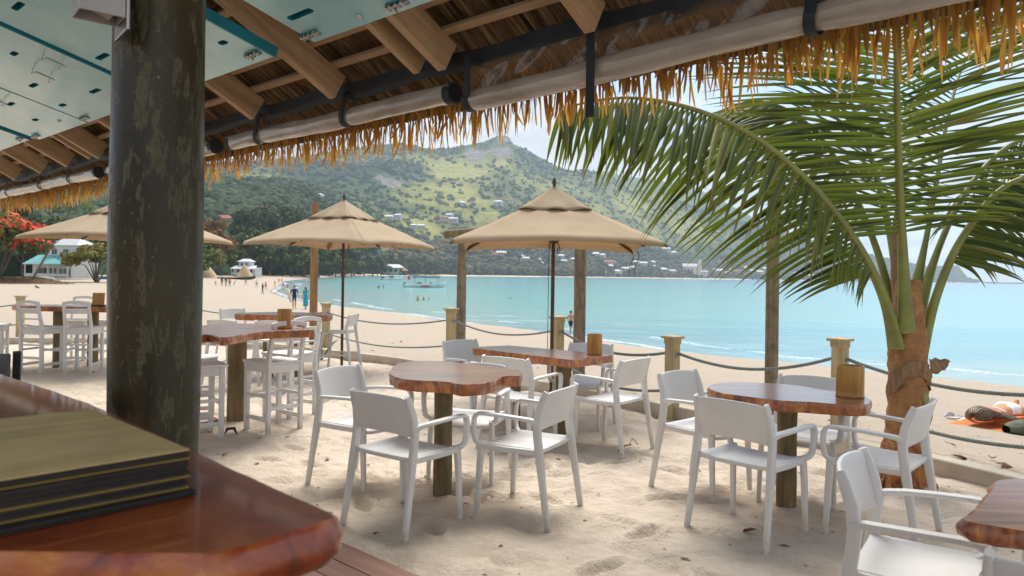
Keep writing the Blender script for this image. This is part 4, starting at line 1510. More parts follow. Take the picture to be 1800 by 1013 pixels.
def backrest_mb(w, z0, z1, yb, lean, curve, arch):
    rows = []
    for i in range(9):
        f = i / 8
        row = []
        for j in range(17):
            g = j / 16 * 2 - 1
            zb = z0 + arch * (1 - g * g)
            zt = z1 - 0.012 * g * g - 0.012 * max(0, (abs(g) - 0.88) / 0.12) ** 2
            z = zb + (zt - zb) * f
            ff = (z - z0) / (z1 - z0)
            row.append((g * (w - 0.012 * ff), yb - lean * ff - curve * (1 - g * g), z))
        rows.append(row)
    mb = MB()
    mb.grid(rows, flip=True)
    return mb


def make_armchair():
    t = empty('armchair')
    P = M['white_plastic']
    seat_mb(0.232, 0.218, -0.215, 0.215, 0.452).build('seat', P, t, smooth=50, solid=0.026, soff=-1, bevel=0.006)
    backrest_mb(0.226, 0.565, 0.805, -0.190, 0.062, 0.032, 0.018).build('backrest', P, t, smooth=50, solid=0.016, bevel=0.005)
    for sx in (-1, 1):
        mb = MB()
        mb.sweep([(sx * .252, -.282, -0.01), (sx * .243, -.243, .24), (sx * .237, -.215, .42), (sx * .235, -.200, .52), (sx * .234, -.193, .60), (sx * .231, -.205, .68), (sx * .226, -.232, .76), (sx * .222, -.248, .800)],
                 [(.028, .034), (.032, .040), (.036, .050), (.036, .048), (.036, .050), (.030, .046), (.026, .042), (.022, .034)], (1, 0, 0), n=14)
        mb.build('rear_leg', P, t, smooth=50)
        mb = MB()
        mb.sweep([(sx * .226, .188, .450), (sx * .232, .196, .30), (sx * .237, .212, 0.0), (sx * .237, .212, -.01)], [(.034, .044), (.032, .038), (.026, .030), (.026, .030)], (1, 0, 0), n=14)
        mb.build('front_leg', P, t, smooth=50)
        mb = MB()
        mb.sweep([(sx * .236, -.198, .612), (sx * .248, -.16, .628), (sx * .266, -.09, .637), (sx * .276, .02, .643), (sx * .279, .13, .646), (sx * .279, .178, .643), (sx * .279, .202, .630), (sx * .278, .213, .606), (sx * .276, .216, .56),
                  (sx * .272, .214, .505), (sx * .266, .208, .474), (sx * .254, .196, .455), (sx * .232, .176, .445), (sx * .20, .15, .440)],
                 [(.034, .036), (.042, .026), (.046, .022), (.046, .021), (.044, .021), (.042, .022), (.040, .024), (.038, .025), (.036, .026), (.036, .026), (.036, .026), (.036, .026), (.034, .026), (.03, .024)], (1, 0, 0), n=14)
        mb.build('armrest', P, t, smooth=50)
        mb = MB()
        mb.sweep([(sx * .232, -.20, .436), (sx * .236, 0, .432), (sx * .233, .185, .432)], [(.022, .036)] * 3, (1, 0, 0), n=12)
        mb.build('seat_rail', P, t, smooth=50)
    return t


def put(t, x, y, fx, fy, z=0.0, label=None, group=None, tilt=0.0):
    t.location = (x, y, z)
    t.rotation_euler = (tilt, 0, math.atan2(fy, fx) - math.pi / 2)
    if label:
        t['label'] = label
    if group:
        t['group'] = group
    return t


chair0 = make_armchair()
chair0['category'] = 'chair'
CHAIRS = [
    (-1.04, 5.21, .88, -.48, 0, 'white plastic armchair left of the wavy-edged middle table, facing right'),
    (-0.61, 4.42, .583, .812, 0, 'white plastic armchair with its back to us at the front of the wavy-edged middle table'),
    (0.10, 4.65, -.88, .47, 0, 'white plastic armchair right of the wavy-edged middle table, seen from behind at an angle'),
    (-0.30, 5.43, -.25, -.97, 0, 'white plastic armchair behind the wavy-edged middle table, its back hidden by the tabletop'),
    (-0.36, 7.50, .72, -.69, 0, 'white plastic armchair at the far left end of the straight slab table'),
    (0.09, 6.37, .55, .83, 0, 'white plastic armchair at the straight slab table, half hidden behind the wavy-edged tabletop'),
    (0.868, 6.353, -.77, .64, 0, 'white plastic armchair at the right of the straight slab table, near a fallen twig'),
    (0.72, 7.30, -.42, -.90, 0, 'white plastic armchair beyond the straight slab table, behind the bamboo pot'),
    (1.39, 5.20, .676, -.737, 0, 'white plastic armchair left of the round-ended table by the palm'),
    (1.43, 4.34, .735, .678, 0, 'white plastic armchair with its back to us at the round-ended table by the palm'),
    (2.17, 4.33, -.74, .67, 0, 'white plastic armchair right in front of the palm trunk'),
    (2.005, 5.00, -.57, -.82, 0, 'white plastic armchair beyond the round-ended table, behind its bamboo pot'),
    (1.53, 2.70, .82, -.575, 0, 'white plastic armchair nearest to us at the lower right, seen from its side'),
    (1.565, 1.90, .70, .71, 0, 'white plastic armchair in the lower right corner, only the top of its back in view'),
    (2.42, 2.95, -.45, -.90, 0, 'white plastic armchair beyond the corner table, just a leg showing under the tabletop'),
]
for i, (x, y, fx, fy, z, lab) in enumerate(CHAIRS):
    c = chair0 if i == 0 else copy_tree(chair0)
    put(c, x, y, fx, fy, z - 0.012, lab, 'white armchairs round the low tables')


# ------------------------------------------------------------------ tall white wooden stools with ladder backs
def make_stool():
    t = empty('bar_stool')
    P = M['white_paint']
    for k in range(4):
        mb = MB()
        mb.box((-0.147 + k * 0.098, 0.01, 0.637), (0.0965, 0.42, 0.024))
        mb.build('seat_plank', P, t, bevel=0.004)
    for sx in (-1, 1):
        mb = MB()
        mb.sweep([(sx * .172, -.180, -.01), (sx * .172, -.178, .40), (sx * .172, -.176, .60), (sx * .172, -.180, .69), (sx * .170, -.205, .80), (sx * .168, -.228, .92), (sx * .166, -.236, 1.0)],
                 [(.038, .046), (.038, .046), (.038, .05), (.038, .05), (.034, .042), (.032, .038), (.030, .034)], (1, 0, 0), n=8, p=0.25)
        mb.build('rear_leg', P, t, smooth=35)
        mb = MB()
        mb.box((sx * .172, .17, .31), (.042, .042, .63))
        mb.build('front_leg', P, t, bevel=0.004)
        for z, h in ((.585, .075), (.33, .03), (.12, .04)):
            mb = MB()
            mb.box((sx * .172, -.005, z), (.020, .31, h))
            mb.build('side_rail', P, t, bevel=0.003)
    for y, z, h in ((.17, .585, .075), (-.178, .585, .075), (.17, .30, .035), (-.178, .22, .035), (-.178, .40, .022)):
        mb = MB()
        mb.box((0, y, z), (.305, .020, h))
        mb.build('cross_rail', P, t, bevel=0.003)
    # arched head rail
    rows = []
    mb = MB()
    n = 12
    top, bot = [], []
    for i in range(n + 1):
        g = i / n * 2 - 1
        top.append((g * .185, 1.005 + 0.022 * (1 - g * g)))
        bot.append((g * .185, 0.965 + 0.018 * (1 - g * g)))
    poly = bot + top[::-1]
    N_ = len(poly)
    vs = [(x, -.222, z) for x, z in poly] + [(x, -.250, z) for x, z in poly]
    mb.add(vs, [tuple(range(N_)), tuple(range(2 * N_ - 1, N_ - 1, -1))] + [(i, i + N_, (i + 1) % N_ + N_, (i + 1) % N_) for i in range(N_)])
    mb.build('head_rail', P, t, bevel=0.003)
    mb = MB()
    mb.box((0, -.220, .88), (.31, .018, .075), Matrix.Rotation(rad(8), 3, 'X'))
    mb.build('back_slat', P, t, bevel=0.003)
    mb = MB()
    mb.box((0, -.200, .765), (.31, .016, .02), Matrix.Rotation(rad(8), 3, 'X'))
    mb.build('back_slat', P, t, bevel=0.003)
    return t


stool0 = make_stool()
stool0['category'] = 'stool'
STOOLS = [
    (-2.235, 6.93, -.78, .62, 0, 'white ladder-back bar stool right of the tall table beside the pillar, nearest to us'),
    (-2.28, 7.60, -.86, .51, 0, 'white ladder-back bar stool directly behind the nearest one, right of the tall table'),
    (-2.80, 6.55, .80, .60, 0, 'white ladder-back bar stool half hidden by the pillar, its cracked seat in front'),
    (-3.05, 7.05, .94, .35, 0, 'white ladder-back bar stool behind the pillar, just past the cracked seat'),
    (-6.66, 10.42, .22, .97, 0, 'white ladder-back bar stool with its back to us, left one at the far left table'),
    (-6.11, 10.50, -.10, .99, 0, 'white ladder-back bar stool seen from behind, nearest the pillar at the far left table'),
    (-7.62, 10.75, .90, .40, 0, 'white ladder-back bar stool cut by the left edge of the view'),
    (-7.06, 11.95, .10, -.99, 0, 'white ladder-back bar stool facing us across the far left table'),
    (-6.55, 12.05, -.15, -.98, 0, 'white ladder-back bar stool beyond the far left table, beside the pillar edge'),
]
for i, (x, y, fx, fy, z, lab) in enumerate(STOOLS):
    c = stool0 if i == 0 else copy_tree(stool0)
    put(c, x, y, fx, fy, z, lab, 'white wooden stools at the tall tables')


# tall plastic stools at the table behind
def make_pstool():
    t = empty('plastic_stool')
    P = M['white_plastic']
    seat_mb(0.205, 0.195, -0.19, 0.20, 0.625).build('seat', P, t, smooth=50, solid=0.024, soff=-1, bevel=0.006)
    backrest_mb(0.20, 0.70, 0.87, -0.175, 0.045, 0.028, 0.012).build('backrest', P, t, smooth=50, solid=0.016, bevel=0.005)
    for sx in (-1, 1):
        mb = MB()
        mb.sweep([(sx * .25, -.275, -.01), (sx * .215, -.205, .50), (sx * .205, -.185, .64), (sx * .203, -.178, .70), (sx * .198, -.222, .868)], [(.026, .03), (.032, .04), (.034, .046), (.032, .046), (.022, .034)], (1, 0, 0), n=12)
        mb.build('rear_leg', P, t, smooth=50)
        mb = MB()
        mb.sweep([(sx * .198, .17, .625), (sx * .235, .245, -.01)], [(.034, .042), (.026, .03)], (1, 0, 0), n=12)
        mb.build('front_leg', P, t, smooth=50)
    mb = MB()
    mb.sweep([(-.215, .215, .25), (.215, .215, .25)], (.022, .03), (0, 1, 0), n=8)
    mb.build('foot_rail', P, t, smooth=50)
    for sx in (-1, 1):
        mb = MB()
        mb.sweep([(sx * .222, -.235, .30), (sx * .217, .205, .30)], (.022, .026), (1, 0, 0), n=8)
        mb.build('foot_rail', P, t, smooth=50)
    return t


ps0 = make_pstool()
ps0['category'] = 'stool'
for i, (x, y, fx, fy, lab) in enumerate([
    (-4.35, 11.7, .72, -.69, 'tall white plastic stool beside the pillar at the back table, facing right'),
    (-3.55, 9.35, .25, .97, 'left one of two tall white plastic stools on the near side of the back table'),
    (-2.95, 9.30, .10, .99, 'tall white plastic stool on the near side of the back table, behind the ladder-back stools'),
    (-2.50, 10.65, -.99, .10, 'tall white plastic stool at the right end of the back table, by the green seedling'),
]):
    c = ps0 if i == 0 else copy_tree(ps0)
    put(c, x, y, fx, fy, 0, lab, 'tall plastic stools round the back table')


# ------------------------------------------------------------------ live-edge tables
def outline(cx, cy, pts, amp=0.012, freq=9, seed=0, step=0.02):
    """closed smooth outline through the points, with a small wobble"""
    n = len(pts)
    out = []
    for i in range(n):
        p0, p1, p2, p3 = (Vector(pts[(i + k) % n]) for k in (-1, 0, 1, 2))
        m_ = max(2, int((p2 - p1).length / step))
        for j in range(m_):
            f = j / m_
            q = 0.5 * ((2 * p1) + (p2 - p0) * f + (2 * p0 - 5 * p1 + 4 * p2 - p3) * f * f + (3 * p1 - p0 - 3 * p2 + p3) * f ** 3)
            k = amp * mnoise.noise(Vector((q.x * freq, q.y * freq, seed)))
            out.append((q.x - cx + k, q.y - cy + k * 0.7))
    return out


def round_post(parent, x, y, r, h, sq=False, mat='post_wood', z0=-0.03):
    mb = MB()
    if sq:
        mb.sweep([(x, y, z0), (x, y, h * 0.5), (x, y, h)], (2 * r, 2 * r), (1, 0.25, 0), n=12, p=0.2)
    else:
        mb.lathe([(r * (1 + 0.03 * math.sin(z * 11)), z) for z in np.linspace(z0, h, 12)], (x, y, 0), 22, wob=lambda a, z: 1 + 0.03 * mnoise.noise(Vector((math.cos(a) * 2, math.sin(a) * 2, z * 2))))
    return mb.build('post', M[mat], parent, smooth=50)


def table(name, c, pts, h, th_, posts, label, seed, amp=0.012, smooth_out=True, r=0.062, sq=False, flare=0.004):
    t = empty(name, (c[0], c[1], 0), 0, label, 'table')
    ol = outline(c[0], c[1], pts, amp, 9, seed) if smooth_out else [(x - c[0], y - c[1]) for x, y in pts]
    slab(ol, h - th_, h, 'tabletop', 'live_edge', M['slab_top'], M['slab_edge'], t, flare, 0.008, seed)
    for (x, y) in posts:
        round_post(t, x - c[0], y - c[1], r, h - th_ + 0.002, sq)
    return t


def onz(lst, z):
    return [tuple(on(x, y, z)[:2]) for x, y in lst]


# middle table with the wavy rim
h1 = 0.82
p1 = onz([(687, 655), (690, 645), (705, 638), (740, 635), (790, 636), (840, 641), (880, 646), (913, 652), (916, 657), (912, 661), (893, 661), (878, 664), (868, 670), (846, 674), (815, 676), (790, 672), (762, 670), (735, 669), (706, 666), (692, 662)], h1)
table('low_table', (-0.447, 4.97), p1, h1, 0.072, [(-0.447, 4.93)], 'low one-post table with a wavy live-edge top, the middle one in view', 1, 0.010)
# straight slab table
h2 = 0.76
c4 = [(-0.375, 7.20), (-0.30, 7.32), (-0.02, 7.47), (0.25, 7.28), (0.60, 7.02), (0.935, 6.73), (0.73, 6.50), (0.53, 6.27), (0.28, 6.50), (0.05, 6.74), (-0.18, 6.98)]
ol = []
for a, b in zip(c4, c4[1:] + c4[:1]):
    n = 12
    for i in range(n):
        f = i / n
        x, y = a[0] + (b[0] - a[0]) * f, a[1] + (b[1] - a[1]) * f
        k = 0.010 * mnoise.noise(Vector((x * 8, y * 8, 4)))
        ol.append((x + k, y + k))
table('low_table', (0.27, 6.88), ol, h2, 0.07, [(0.486, 6.70), (0.03, 7.03)], 'low straight-sided slab table on two posts under the right umbrella', 2, 0, False, 0.060, True)
# round-ended table by the palm
h3 = 0.755
p3 = onz([(1246, 683), (1252, 676), (1280, 672), (1330, 673), (1385, 676), (1440, 684), (1490, 692), (1523, 699), (1530, 705), (1520, 711), (1480, 711), (1430, 707), (1370, 704), (1310, 697), (1270, 691)], h3)
table('low_table', (1.80, 4.80), p3, h3, 0.068, [(1.80, 4.76)], 'low table with a round-ended live-edge top on one post, beside the palm', 3, 0.010)
# corner table, lower right
h4 = 0.765
p4 = onz([(1704, 917), (1714, 900), (1728, 882), (1745, 862)], h4) + [(1.80, 2.66), (2.15, 2.66), (2.45, 2.45), (2.42, 2.10), (2.15, 1.98), (1.85, 2.00), (1.60, 2.07)]
table('low_table', (1.95, 2.35), p4, h4, 0.062, [(1.98, 2.36)], 'low live-edge table cut by the right edge in the lower right corner', 4, 0.012, flare=0.02)
# tall tables
h5 = 0.955
p5 = onz([(330, 583), (345, 574), (400, 569), (440, 569), (480, 571), (530, 575), (552, 580), (520, 581), (468, 583), (440, 586), (405, 592), (388, 593), (366, 588), (345, 590)], h5)
table('tall_table', (-2.71, 7.27), p5, h5, 0.065, [(-2.71, 7.27)], 'tall live-edge bar table on a round post right beside the pillar', 5, 0.008, r=0.09)
h6 = 0.885
p6 = [(-3.86, 10.25), (-3.80, 10.50), (-3.4, 10.75), (-2.9, 10.70), (-2.56, 10.42), (-2.54, 10.10), (-2.80, 9.98), (-3.3, 10.0), (-3.7, 10.08)]
table('tall_table', (-3.2, 10.3), p6, h6, 0.085, [(-3.39, 10.25), (-2.96, 10.22)], 'tall live-edge bar table on two posts behind the ladder-back stools', 6, 0.012, r=0.075)
p7 = [(-7.50, 11.05), (-7.35, 11.32), (-6.7, 11.40), (-5.95, 11.25), (-5.75, 11.0), (-5.95, 10.80), (-6.5, 10.78), (-7.2, 10.82)]
table('tall_table', (-6.6, 11.1), p7, 0.915, 0.075, [(-6.78, 11.0), (-6.38, 11.2)], 'tall live-edge bar table on two posts at the far left', 7, 0.012, r=0.075)


# bamboo pots on the tables
def pot(x, y, z, r, h, label, flat=False):
    t = empty('bamboo_pot', (x, y, z), rng.uniform(0, 3), label, 'pot', 'bamboo pots on the tables')
    mb = MB()
    prof = [(r, 0.0), (r * 1.01, h * 0.14), (r * 0.985, h * 0.17), (r * 1.0, h * 0.2), (r * 1.0, h * 0.97), (r * 0.985, h), (r * 0.90, h), (r * 0.88, h * 0.95), (r * 0.88, 0.015), (0.0, 0.015)]
    mb.lathe(prof, (0, 0, 0), 28)
    mb.build('body', M['bamboo'], t, smooth=45)
    mb = MB()
    mb.lathe([(r * 1.004, -0.0), (r * 1.03, 0.004), (r * 1.03, 0.010), (r * 1.004, 0.014)], (0, 0, 0.0), 28)
    mb.build('base_ring', M['bamboo'], t, smooth=45)
    return t


q = on(1045, 623, h2)
pot(q.x, q.y, h2 + 0.001, 0.070, 0.185, 'bamboo pot standing on the straight slab table')
q = on(1494, 697, h3)
pot(q.x, q.y, h3 + 0.001, 0.081, 0.192, 'bamboo pot standing on the round-ended table by the palm')
q = on(500, 573, h5)
pot(-2.66, 7.95, 0.955, 0.001, 0.001, 'x') if False else None
pot(on(500, 577, h5).x, on(500, 577, h5).y, h5 + 0.001, 0.066, 0.175, 'bamboo pot standing on the tall table beside the pillar')
mh = empty('menu_holder', (-6.22, 11.05, 0.916), rad(8), 'square wooden menu holder standing on the far left table', 'menu holder')
mb = MB()
mb.box((0, 0, 0.10), (0.17, 0.016, 0.20), Matrix.Rotation(rad(-8), 3, 'X'))
mb.build('panel', M['bamboo'], mh, bevel=0.003)
mb = MB()
mb.box((0, 0.0, 0.012), (0.19, 0.07, 0.022))
mb.build('foot', M['dark_wood'], mh, bevel=0.003)


# ------------------------------------------------------------------ umbrellas
def umbrella(x, y, a, rot, ztop, zed, label, lean=0.0, ties=()):
    t = empty('umbrella', (x, y, 0), rot, label, 'umbrella', 'tan canvas umbrellas over the terrace')
    t.rotation_euler = (0, lean, rot)
    zc = ztop - 0.10
    mbs = MB()
    n = 16
    vent = 0.16
    for sd_ in range(4):
        c, s_ = math.cos(sd_ * math.pi / 2), math.sin(sd_ * math.pi / 2)
        rows = []
        for i in range(n + 1):
            f = vent + (1 - vent) * i / n
            row = []
            for j in range(n + 1):
                g = j / n * 2 - 1
                pull = 1 - 0.035 * (1 - g * g) * f ** 3
                px_, py_ = g * f * a, -f * a * pull
                zz = zc - (zc - zed) * (f ** 0.98) - 0.012 * math.sin(f * math.pi) * (1 - abs(g) ** 3)
                zz += 0.05 * (1 - g * g) * f ** 4
                # canvas creases fanning from hub and mid-edge
                zz += 0.007 * math.sin(g * 21 + sd_) * f * (1 - f) * 2 + 0.006 * mnoise.noise(Vector((px_ * 3.5 + sd_ * 7, py_ * 6, x)))
                if i == n:
                    zz -= 0.035
                    py_ *= 0.985
                row.append((px_ * c - py_ * s_, px_ * s_ + py_ * c, zz))
            rows.append(row)
        mbs.grid(rows, flip=True)
    can = mbs.build('canopy', M['fabric'], t, smooth=38, solid=0.003)
    # vent cap with a wavy hem
    mv = MB()
    av = a * 0.36
    for sd_ in range(4):
        c, s_ = math.cos(sd_ * math.pi / 2), math.sin(sd_ * math.pi / 2)
        rows = []
        for i in range(9):
            f = 0.04 + 0.96 * i / 8
            row = []
            for j in range(17):
                g = j / 16 * 2 - 1
                zz = ztop - (ztop - (zc - (zc - zed) * 0.36 ** 0.98) - 0.014) * f ** 0.98
                zz += 0.013 * math.cos(g * math.pi * 2.5) * f ** 3 + 0.006 * mnoise.noise(Vector((g * 4, f * 4, sd_ + x)))
                r_ = 1 + 0.03 * math.cos(g * math.pi * 2.5) * f ** 3
                px_, py_ = g * f * av, -f * av * r_
                row.append((px_ * c - py_ * s_, px_ * s_ + py_ * c, zz))
            rows.append(row)
        mv.grid(rows, flip=True)
    mv.build('vent_cap', M['fabric'], t, smooth=40, solid=0.003)
    mb = MB()
    mb.tube([(0, 0, -0.1), (0, 0, 1.0), (0, 0, ztop - 0.02)], 0.022, 14)
    mb.build('pole', M['dark_wood'], t, smooth=50)
    mb = MB()
    mb.lathe([(0.012, 0), (0.024, 0.006), (0.014, 0.016), (0.022, 0.03), (0.026, 0.05), (0.018, 0.085), (0.006, 0.105), (0.0, 0.108)], (0, 0, ztop - 0.01), 16)
    mb.build('finial', M['dark_wood'], t, smooth=50)
    mb = MB()
    mb.lathe([(0.03, -0.03), (0.05, -0.03), (0.055, 0.0), (0.05, 0.03), (0.03, 0.03)], (0, 0, zc - 0.12), 16)
    mb.build('hub', M['dark_wood'], t, smooth=50)
    zs = zc - 0.52
    mb = MB()
    mb.lathe([(0.024, -0.05), (0.045, -0.05), (0.05, -0.01), (0.045, 0.05), (0.024, 0.05)], (0, 0, zs), 16)
    mb.build('slider', M['dark_wood'], t, smooth=50)
    for k in range(8):
        an = k * math.pi / 4 - math.pi / 2
        L = a * (math.sqrt(2) if k % 2 else 0.965)
        ex, ey = math.cos(an), math.sin(an)
        ze = zed + (0.012 if k % 2 else 0.045)
        drop = 0.035

        def zr(f):
            return zc - (zc - zed) * (f ** 0.98) - 0.012 * math.sin(f * math.pi) * (0 if k % 2 else 1) - drop + (0.05 * f ** 4 if k % 2 == 0 else 0)
        mb = MB()
        mb.sweep([(ex * L * f, ey * L * f, zr(f)) for f in (0.05, 0.3, 0.55, 0.8, 0.985)], (0.016, 0.026), (-ey, ex, 0), n=4)
        rb = mb.build('rib', M['dark_wood'], t)
        mb = MB()
        mb.sweep([(ex * 0.045, ey * 0.045, zs), (ex * L * 0.5, ey * L * 0.5, zr(0.5) - 0.012)], (0.014, 0.020), (-ey, ex, 0), n=4)
        mb.build('strut', M['dark_wood'], rb)
    for (p0, p1_, sg) in ties:
        mb = MB()
        p0, p1_ = Vector(p0), Vector(p1_)
        mb.tube([p0.lerp(p1_, f) + Vector((0.03 * math.sin(f * 5), 0, -0.04 * math.sin(f * math.pi) * sg)) for f in np.linspace(0, 1, 9)], 0.005, 5)
        mb.build('tie_cord', M['c_khaki'] if sg > 0 else M['dark_wood'], t, smooth=60)
    mb = MB()
    mb.tube([(-0.05, -0.03, zs - 0.05), (-0.052, -0.03, 1.0), (-0.05, -0.02, 0.35)], 0.004, 5)
    mb.build('pull_cord', M['black_cloth'], t, smooth=60)
    mb = MB()
    mb.tube([(0.03, -0.05, zs), (0.07, -0.06, zs - 0.10), (0.055, -0.06, zs - 0.19), (0.04, -0.06, zs - 0.10)], 0.007, 6)
    mb.build('cord_loop', M['dark_wood'], t, smooth=60)
    return t


u1 = at(603, 480, 11.5)
umbrella(u1.x, u1.y, 1.085, rad(23 - 45 + 90), 2.62, 1.895, 'tan umbrella next to the orange-brown pole, by the kerb behind the plastic stools', 0.0,
         [((0.55, -0.30, 2.17), (0.70, -0.62, 1.86), 1), ((0.56, -0.31, 2.17), (0.66, -0.72, 1.72), 1)])
u2 = at(972, 480, 8.5)
umbrella(u2.x, u2.y, 1.112, rad(-0.5), 2.52, 1.815, 'largest tan umbrella, over the straight slab table', 0.0,
         [((1.03, 0.85, 1.79), (1.04, 0.86, 1.52), -1), ((1.05, 0.55, 1.80), (1.06, 0.56, 1.50), -1)])
u0 = at(227, 480, 11.4)
umbrella(u0.x, u0.y, 1.10, rad(23 - 45 + 90), 2.62, 1.93, 'tan umbrella mostly hidden behind the mottled pillar', 0.0, [((0.9, -0.9, 2.0), (0.95, -0.95, 1.55), 1), ((0.95, -0.85, 2.0), (1.02, -0.92, 1.62), 1)])


# ------------------------------------------------------------------ poles, bollards, ropes
def pole(x, y, r, h, label, mat='pole_wood', lean=(0, 0)):
    z0 = gz(x, y) - 0.15
    mb = MB()
    mb.lathe([(r * (1.06 - 0.10 * f), (h - z0) * f) for f in np.linspace(0, 1, 26)], (0, 0, 0), 22,
             wob=lambda a, z: 1 + 0.035 * mnoise.noise(Vector((math.cos(a) * 1.8 + x, math.sin(a) * 1.8, z * 1.3))))
    o = mb.build('wooden_pole', M[mat], smooth=55)
    o.location = (x, y, z0)
    o.rotation_euler = (lean[1], lean[0], 0)
    return tag(o, label, 'pole')


pole(-4.29, 15.9, 0.082, 2.98, 'orange-brown round timber pole behind the umbrella left of centre', 'pole_orange')
pole(-0.885, 12.9, 0.083, 2.2, 'greyish round timber pole at the left corner of the largest umbrella')
pole(0.985, 10.6, 0.086, 2.5, 'greyish round timber pole beside the swimmer in blue shorts')
pole(3.02, 8.5, 0.072, 3.05, 'mottled slim timber pole behind the palm fronds', 'pole_wood')
lg = MB()
a, b = Vector((-1.17, 13.0, 2.185)), Vector((1.25, 10.5, 2.25))
lg.tube([a.lerp(b, f) for f in np.linspace(0, 1, 8)], 0.075, 18)
o = lg.build('wooden_beam', M['post_wood'], smooth=50)
tag(o, 'round timber log laid across two poles behind the largest umbrella', 'beam')

BOLL = [(-13.6, 14.3), (-9.85, 14.72), (-6.95, 15.35), (-3.56, 14.1), (-0.93, 11.35), (0.605, 9.45), (1.70, 7.72), (2.97, 6.62), (4.25, 5.0), (5.2, 2.9)]
BL = ['square timber bollard out of view beyond the left edge', 'square timber bollard behind the far left table, left of the pillar', 'square timber bollard hidden behind the pillar and the far umbrella',
      'square timber bollard beside the orange-brown pole, below the left umbrella', 'square timber bollard beside the greyish pole, behind the left end of the slab table',
      'square timber bollard right behind the pole of the largest umbrella', 'square timber bollard standing alone midway between the slab table and the palm table',
      'square timber bollard behind the bamboo pot of the palm table', 'square timber bollard beyond the right edge past the palm', 'square timber bollard far beyond the right edge']
bt = []
bol0 = None
for i, (x, y) in enumerate(BOLL):
    z = gz(x, y)
    if bol0 is None:
        t = bol0 = empty('bollard')
        t['category'] = 'post'
        mb = MB()
        mb.box((0, 0, 0.40), (0.115, 0.115, 0.90))
        mb.build('shaft', M['bollard_wood'], t, bevel=0.005)
        mb = MB()
        mb.box((0, 0, 0.83), (0.128, 0.128, 0.055))
        mb.box((0, 0, 0.869), (0.175, 0.175, 0.024))
        mb.add([(-.0875, -.0875, .881), (.0875, -.0875, .881), (.0875, .0875, .881), (-.0875, .0875, .881), (0, 0, .897)], [(0, 1, 4), (1, 2, 4), (2, 3, 4), (3, 0, 4)])
        mb.build('cap', M['bollard_wood'], t)
        for zz in (0.68, 0.30):
            mb = MB()
            mb.lathe([(0.016, 0), (0.02, 0.006), (0.016, 0.014), (0.01, 0.014), (0.01, 0)], (0, 0, 0), 12)
            e_ = mb.build('eye_bolt', M['steel'], t, smooth=40)
            e_.matrix_local = Matrix.Translation((0.058, 0, zz)) @ Matrix.Rotation(rad(90), 4, 'Y')
    else:
        t = copy_tree(bol0)
    a, b = BOLL[max(i - 1, 0)], BOLL[min(i + 1, len(BOLL) - 1)]
    t.location = (x, y, z - 0.02)
    t.rotation_euler = (0, 0, math.atan2(b[1] - a[1], b[0] - a[0]))
    t['label'] = BL[i]
    t['group'] = 'timber bollards along the kerb'
    bt.append(Vector((x, y, z - 0.02)))


def rope(a, b, sag, fine, label):
    L = (b - a).length
    mb = MB()
    side = (b - a).normalized()
    nrm = Vector((0, 0, 1)).cross(side).normalized()

    def cen(f):
        return a.lerp(b, f) - Vector((0, 0, sag * 4 * f * (1 - f))) + nrm * 0.01 * math.sin(f * 9)
    if fine:
        n = int(L / 0.008)
        for st in range(3):
            pts = []
            for i in range(n + 1):
                f = i / n
                an = f * L / 0.075 * 2 * math.pi + st * 2 * math.pi / 3
                pts.append(cen(f) + nrm * 0.0085 * math.cos(an) + Vector((0, 0, 0.0085 * math.sin(an))))
            mb.sweep(pts, (0.0175, 0.0175), (0, 0, 1), n=5, p=1.0)
    else:
        mb.tube([cen(f) for f in np.linspace(0, 1, 30)], 0.013, 7)
    o = mb.build('rope', M['rope'], smooth=60)
    tag(o, label, 'rope', 'grey ropes slung between the bollards')


for i in range(len(bt) - 1):
    for zz, nm, sg in ((0.70, 'upper', 0.13), (0.30, 'lower', 0.12)):
        d = (bt[i + 1] - bt[i]).normalized() * 0.07
        rope(bt[i] + Vector((0, 0, zz)) + d, bt[i + 1] + Vector((0, 0, zz)) - d, sg, i >= 5,
             nm + ' grey rope ' + ['from beyond the left edge to the far left bollard', 'behind the far left table up to the pillar', 'from behind the pillar to the bollard by the orange-brown pole', 'under the left umbrella between two bollards', 'behind the slab table under the largest umbrella',
                                  'from the largest umbrella to the lone bollard', 'between the lone bollard and the palm table', 'passing behind the palm trunk out of the right edge', 'beyond the right edge of the view'][i])

# ------------------------------------------------------------------ the coconut palm beside the kerb
def resample(pts, n):
    pts = [Vector(p) for p in pts]
    out = []
    m_ = len(pts) - 1
    for i in range(n + 1):
        f = i / n * m_
        k = min(int(f), m_ - 1)
        f -= k
        p0, p1_, p2_, p3_ = pts[max(k - 1, 0)], pts[k], pts[k + 1], pts[min(k + 2, m_)]
        out.append(0.5 * ((2 * p1_) + (p2_ - p0) * f + (2 * p0 - 5 * p1_ + 4 * p2_ - p3_) * f * f + (3 * p1_ - p0 - 3 * p2_ + p3_) * f ** 3))
    return out


def leaflet(p, d0, t, nrm, L, w, droop, kinks=None):
    n = 7
    vs, tp = [], []
    d = d0.normalized()
    q = Vector(p)
    for i in range(n + 1):
        f = i / n
        wv = (t - d * t.dot(d))
        wv = wv.normalized() if wv.length > 1e-4 else d.orthogonal().normalized()
        ww = w * (0.35 + 0.65 * min(1, f * 5)) * (1 - f ** 2.6) + 0.0015
        up = d.cross(wv)
        if up.dot(nrm) < 0:
            up = -up
        vs += [q - wv * ww / 2 - up * ww * 0.22, q + up * ww * 0.10, q + wv * ww / 2 - up * ww * 0.22]
        tp += [f] * 3
        q = q + d * (L / n)
        d = (d + Vector((0, 0, -1)) * droop * (0.25 + 1.3 * f)).normalized()
    fs = []
    for i in range(n):
        b = i * 3
        fs += [(b, b + 1, b + 4, b + 3), (b + 1, b + 2, b + 5, b + 4)]
    return vs, fs, tp


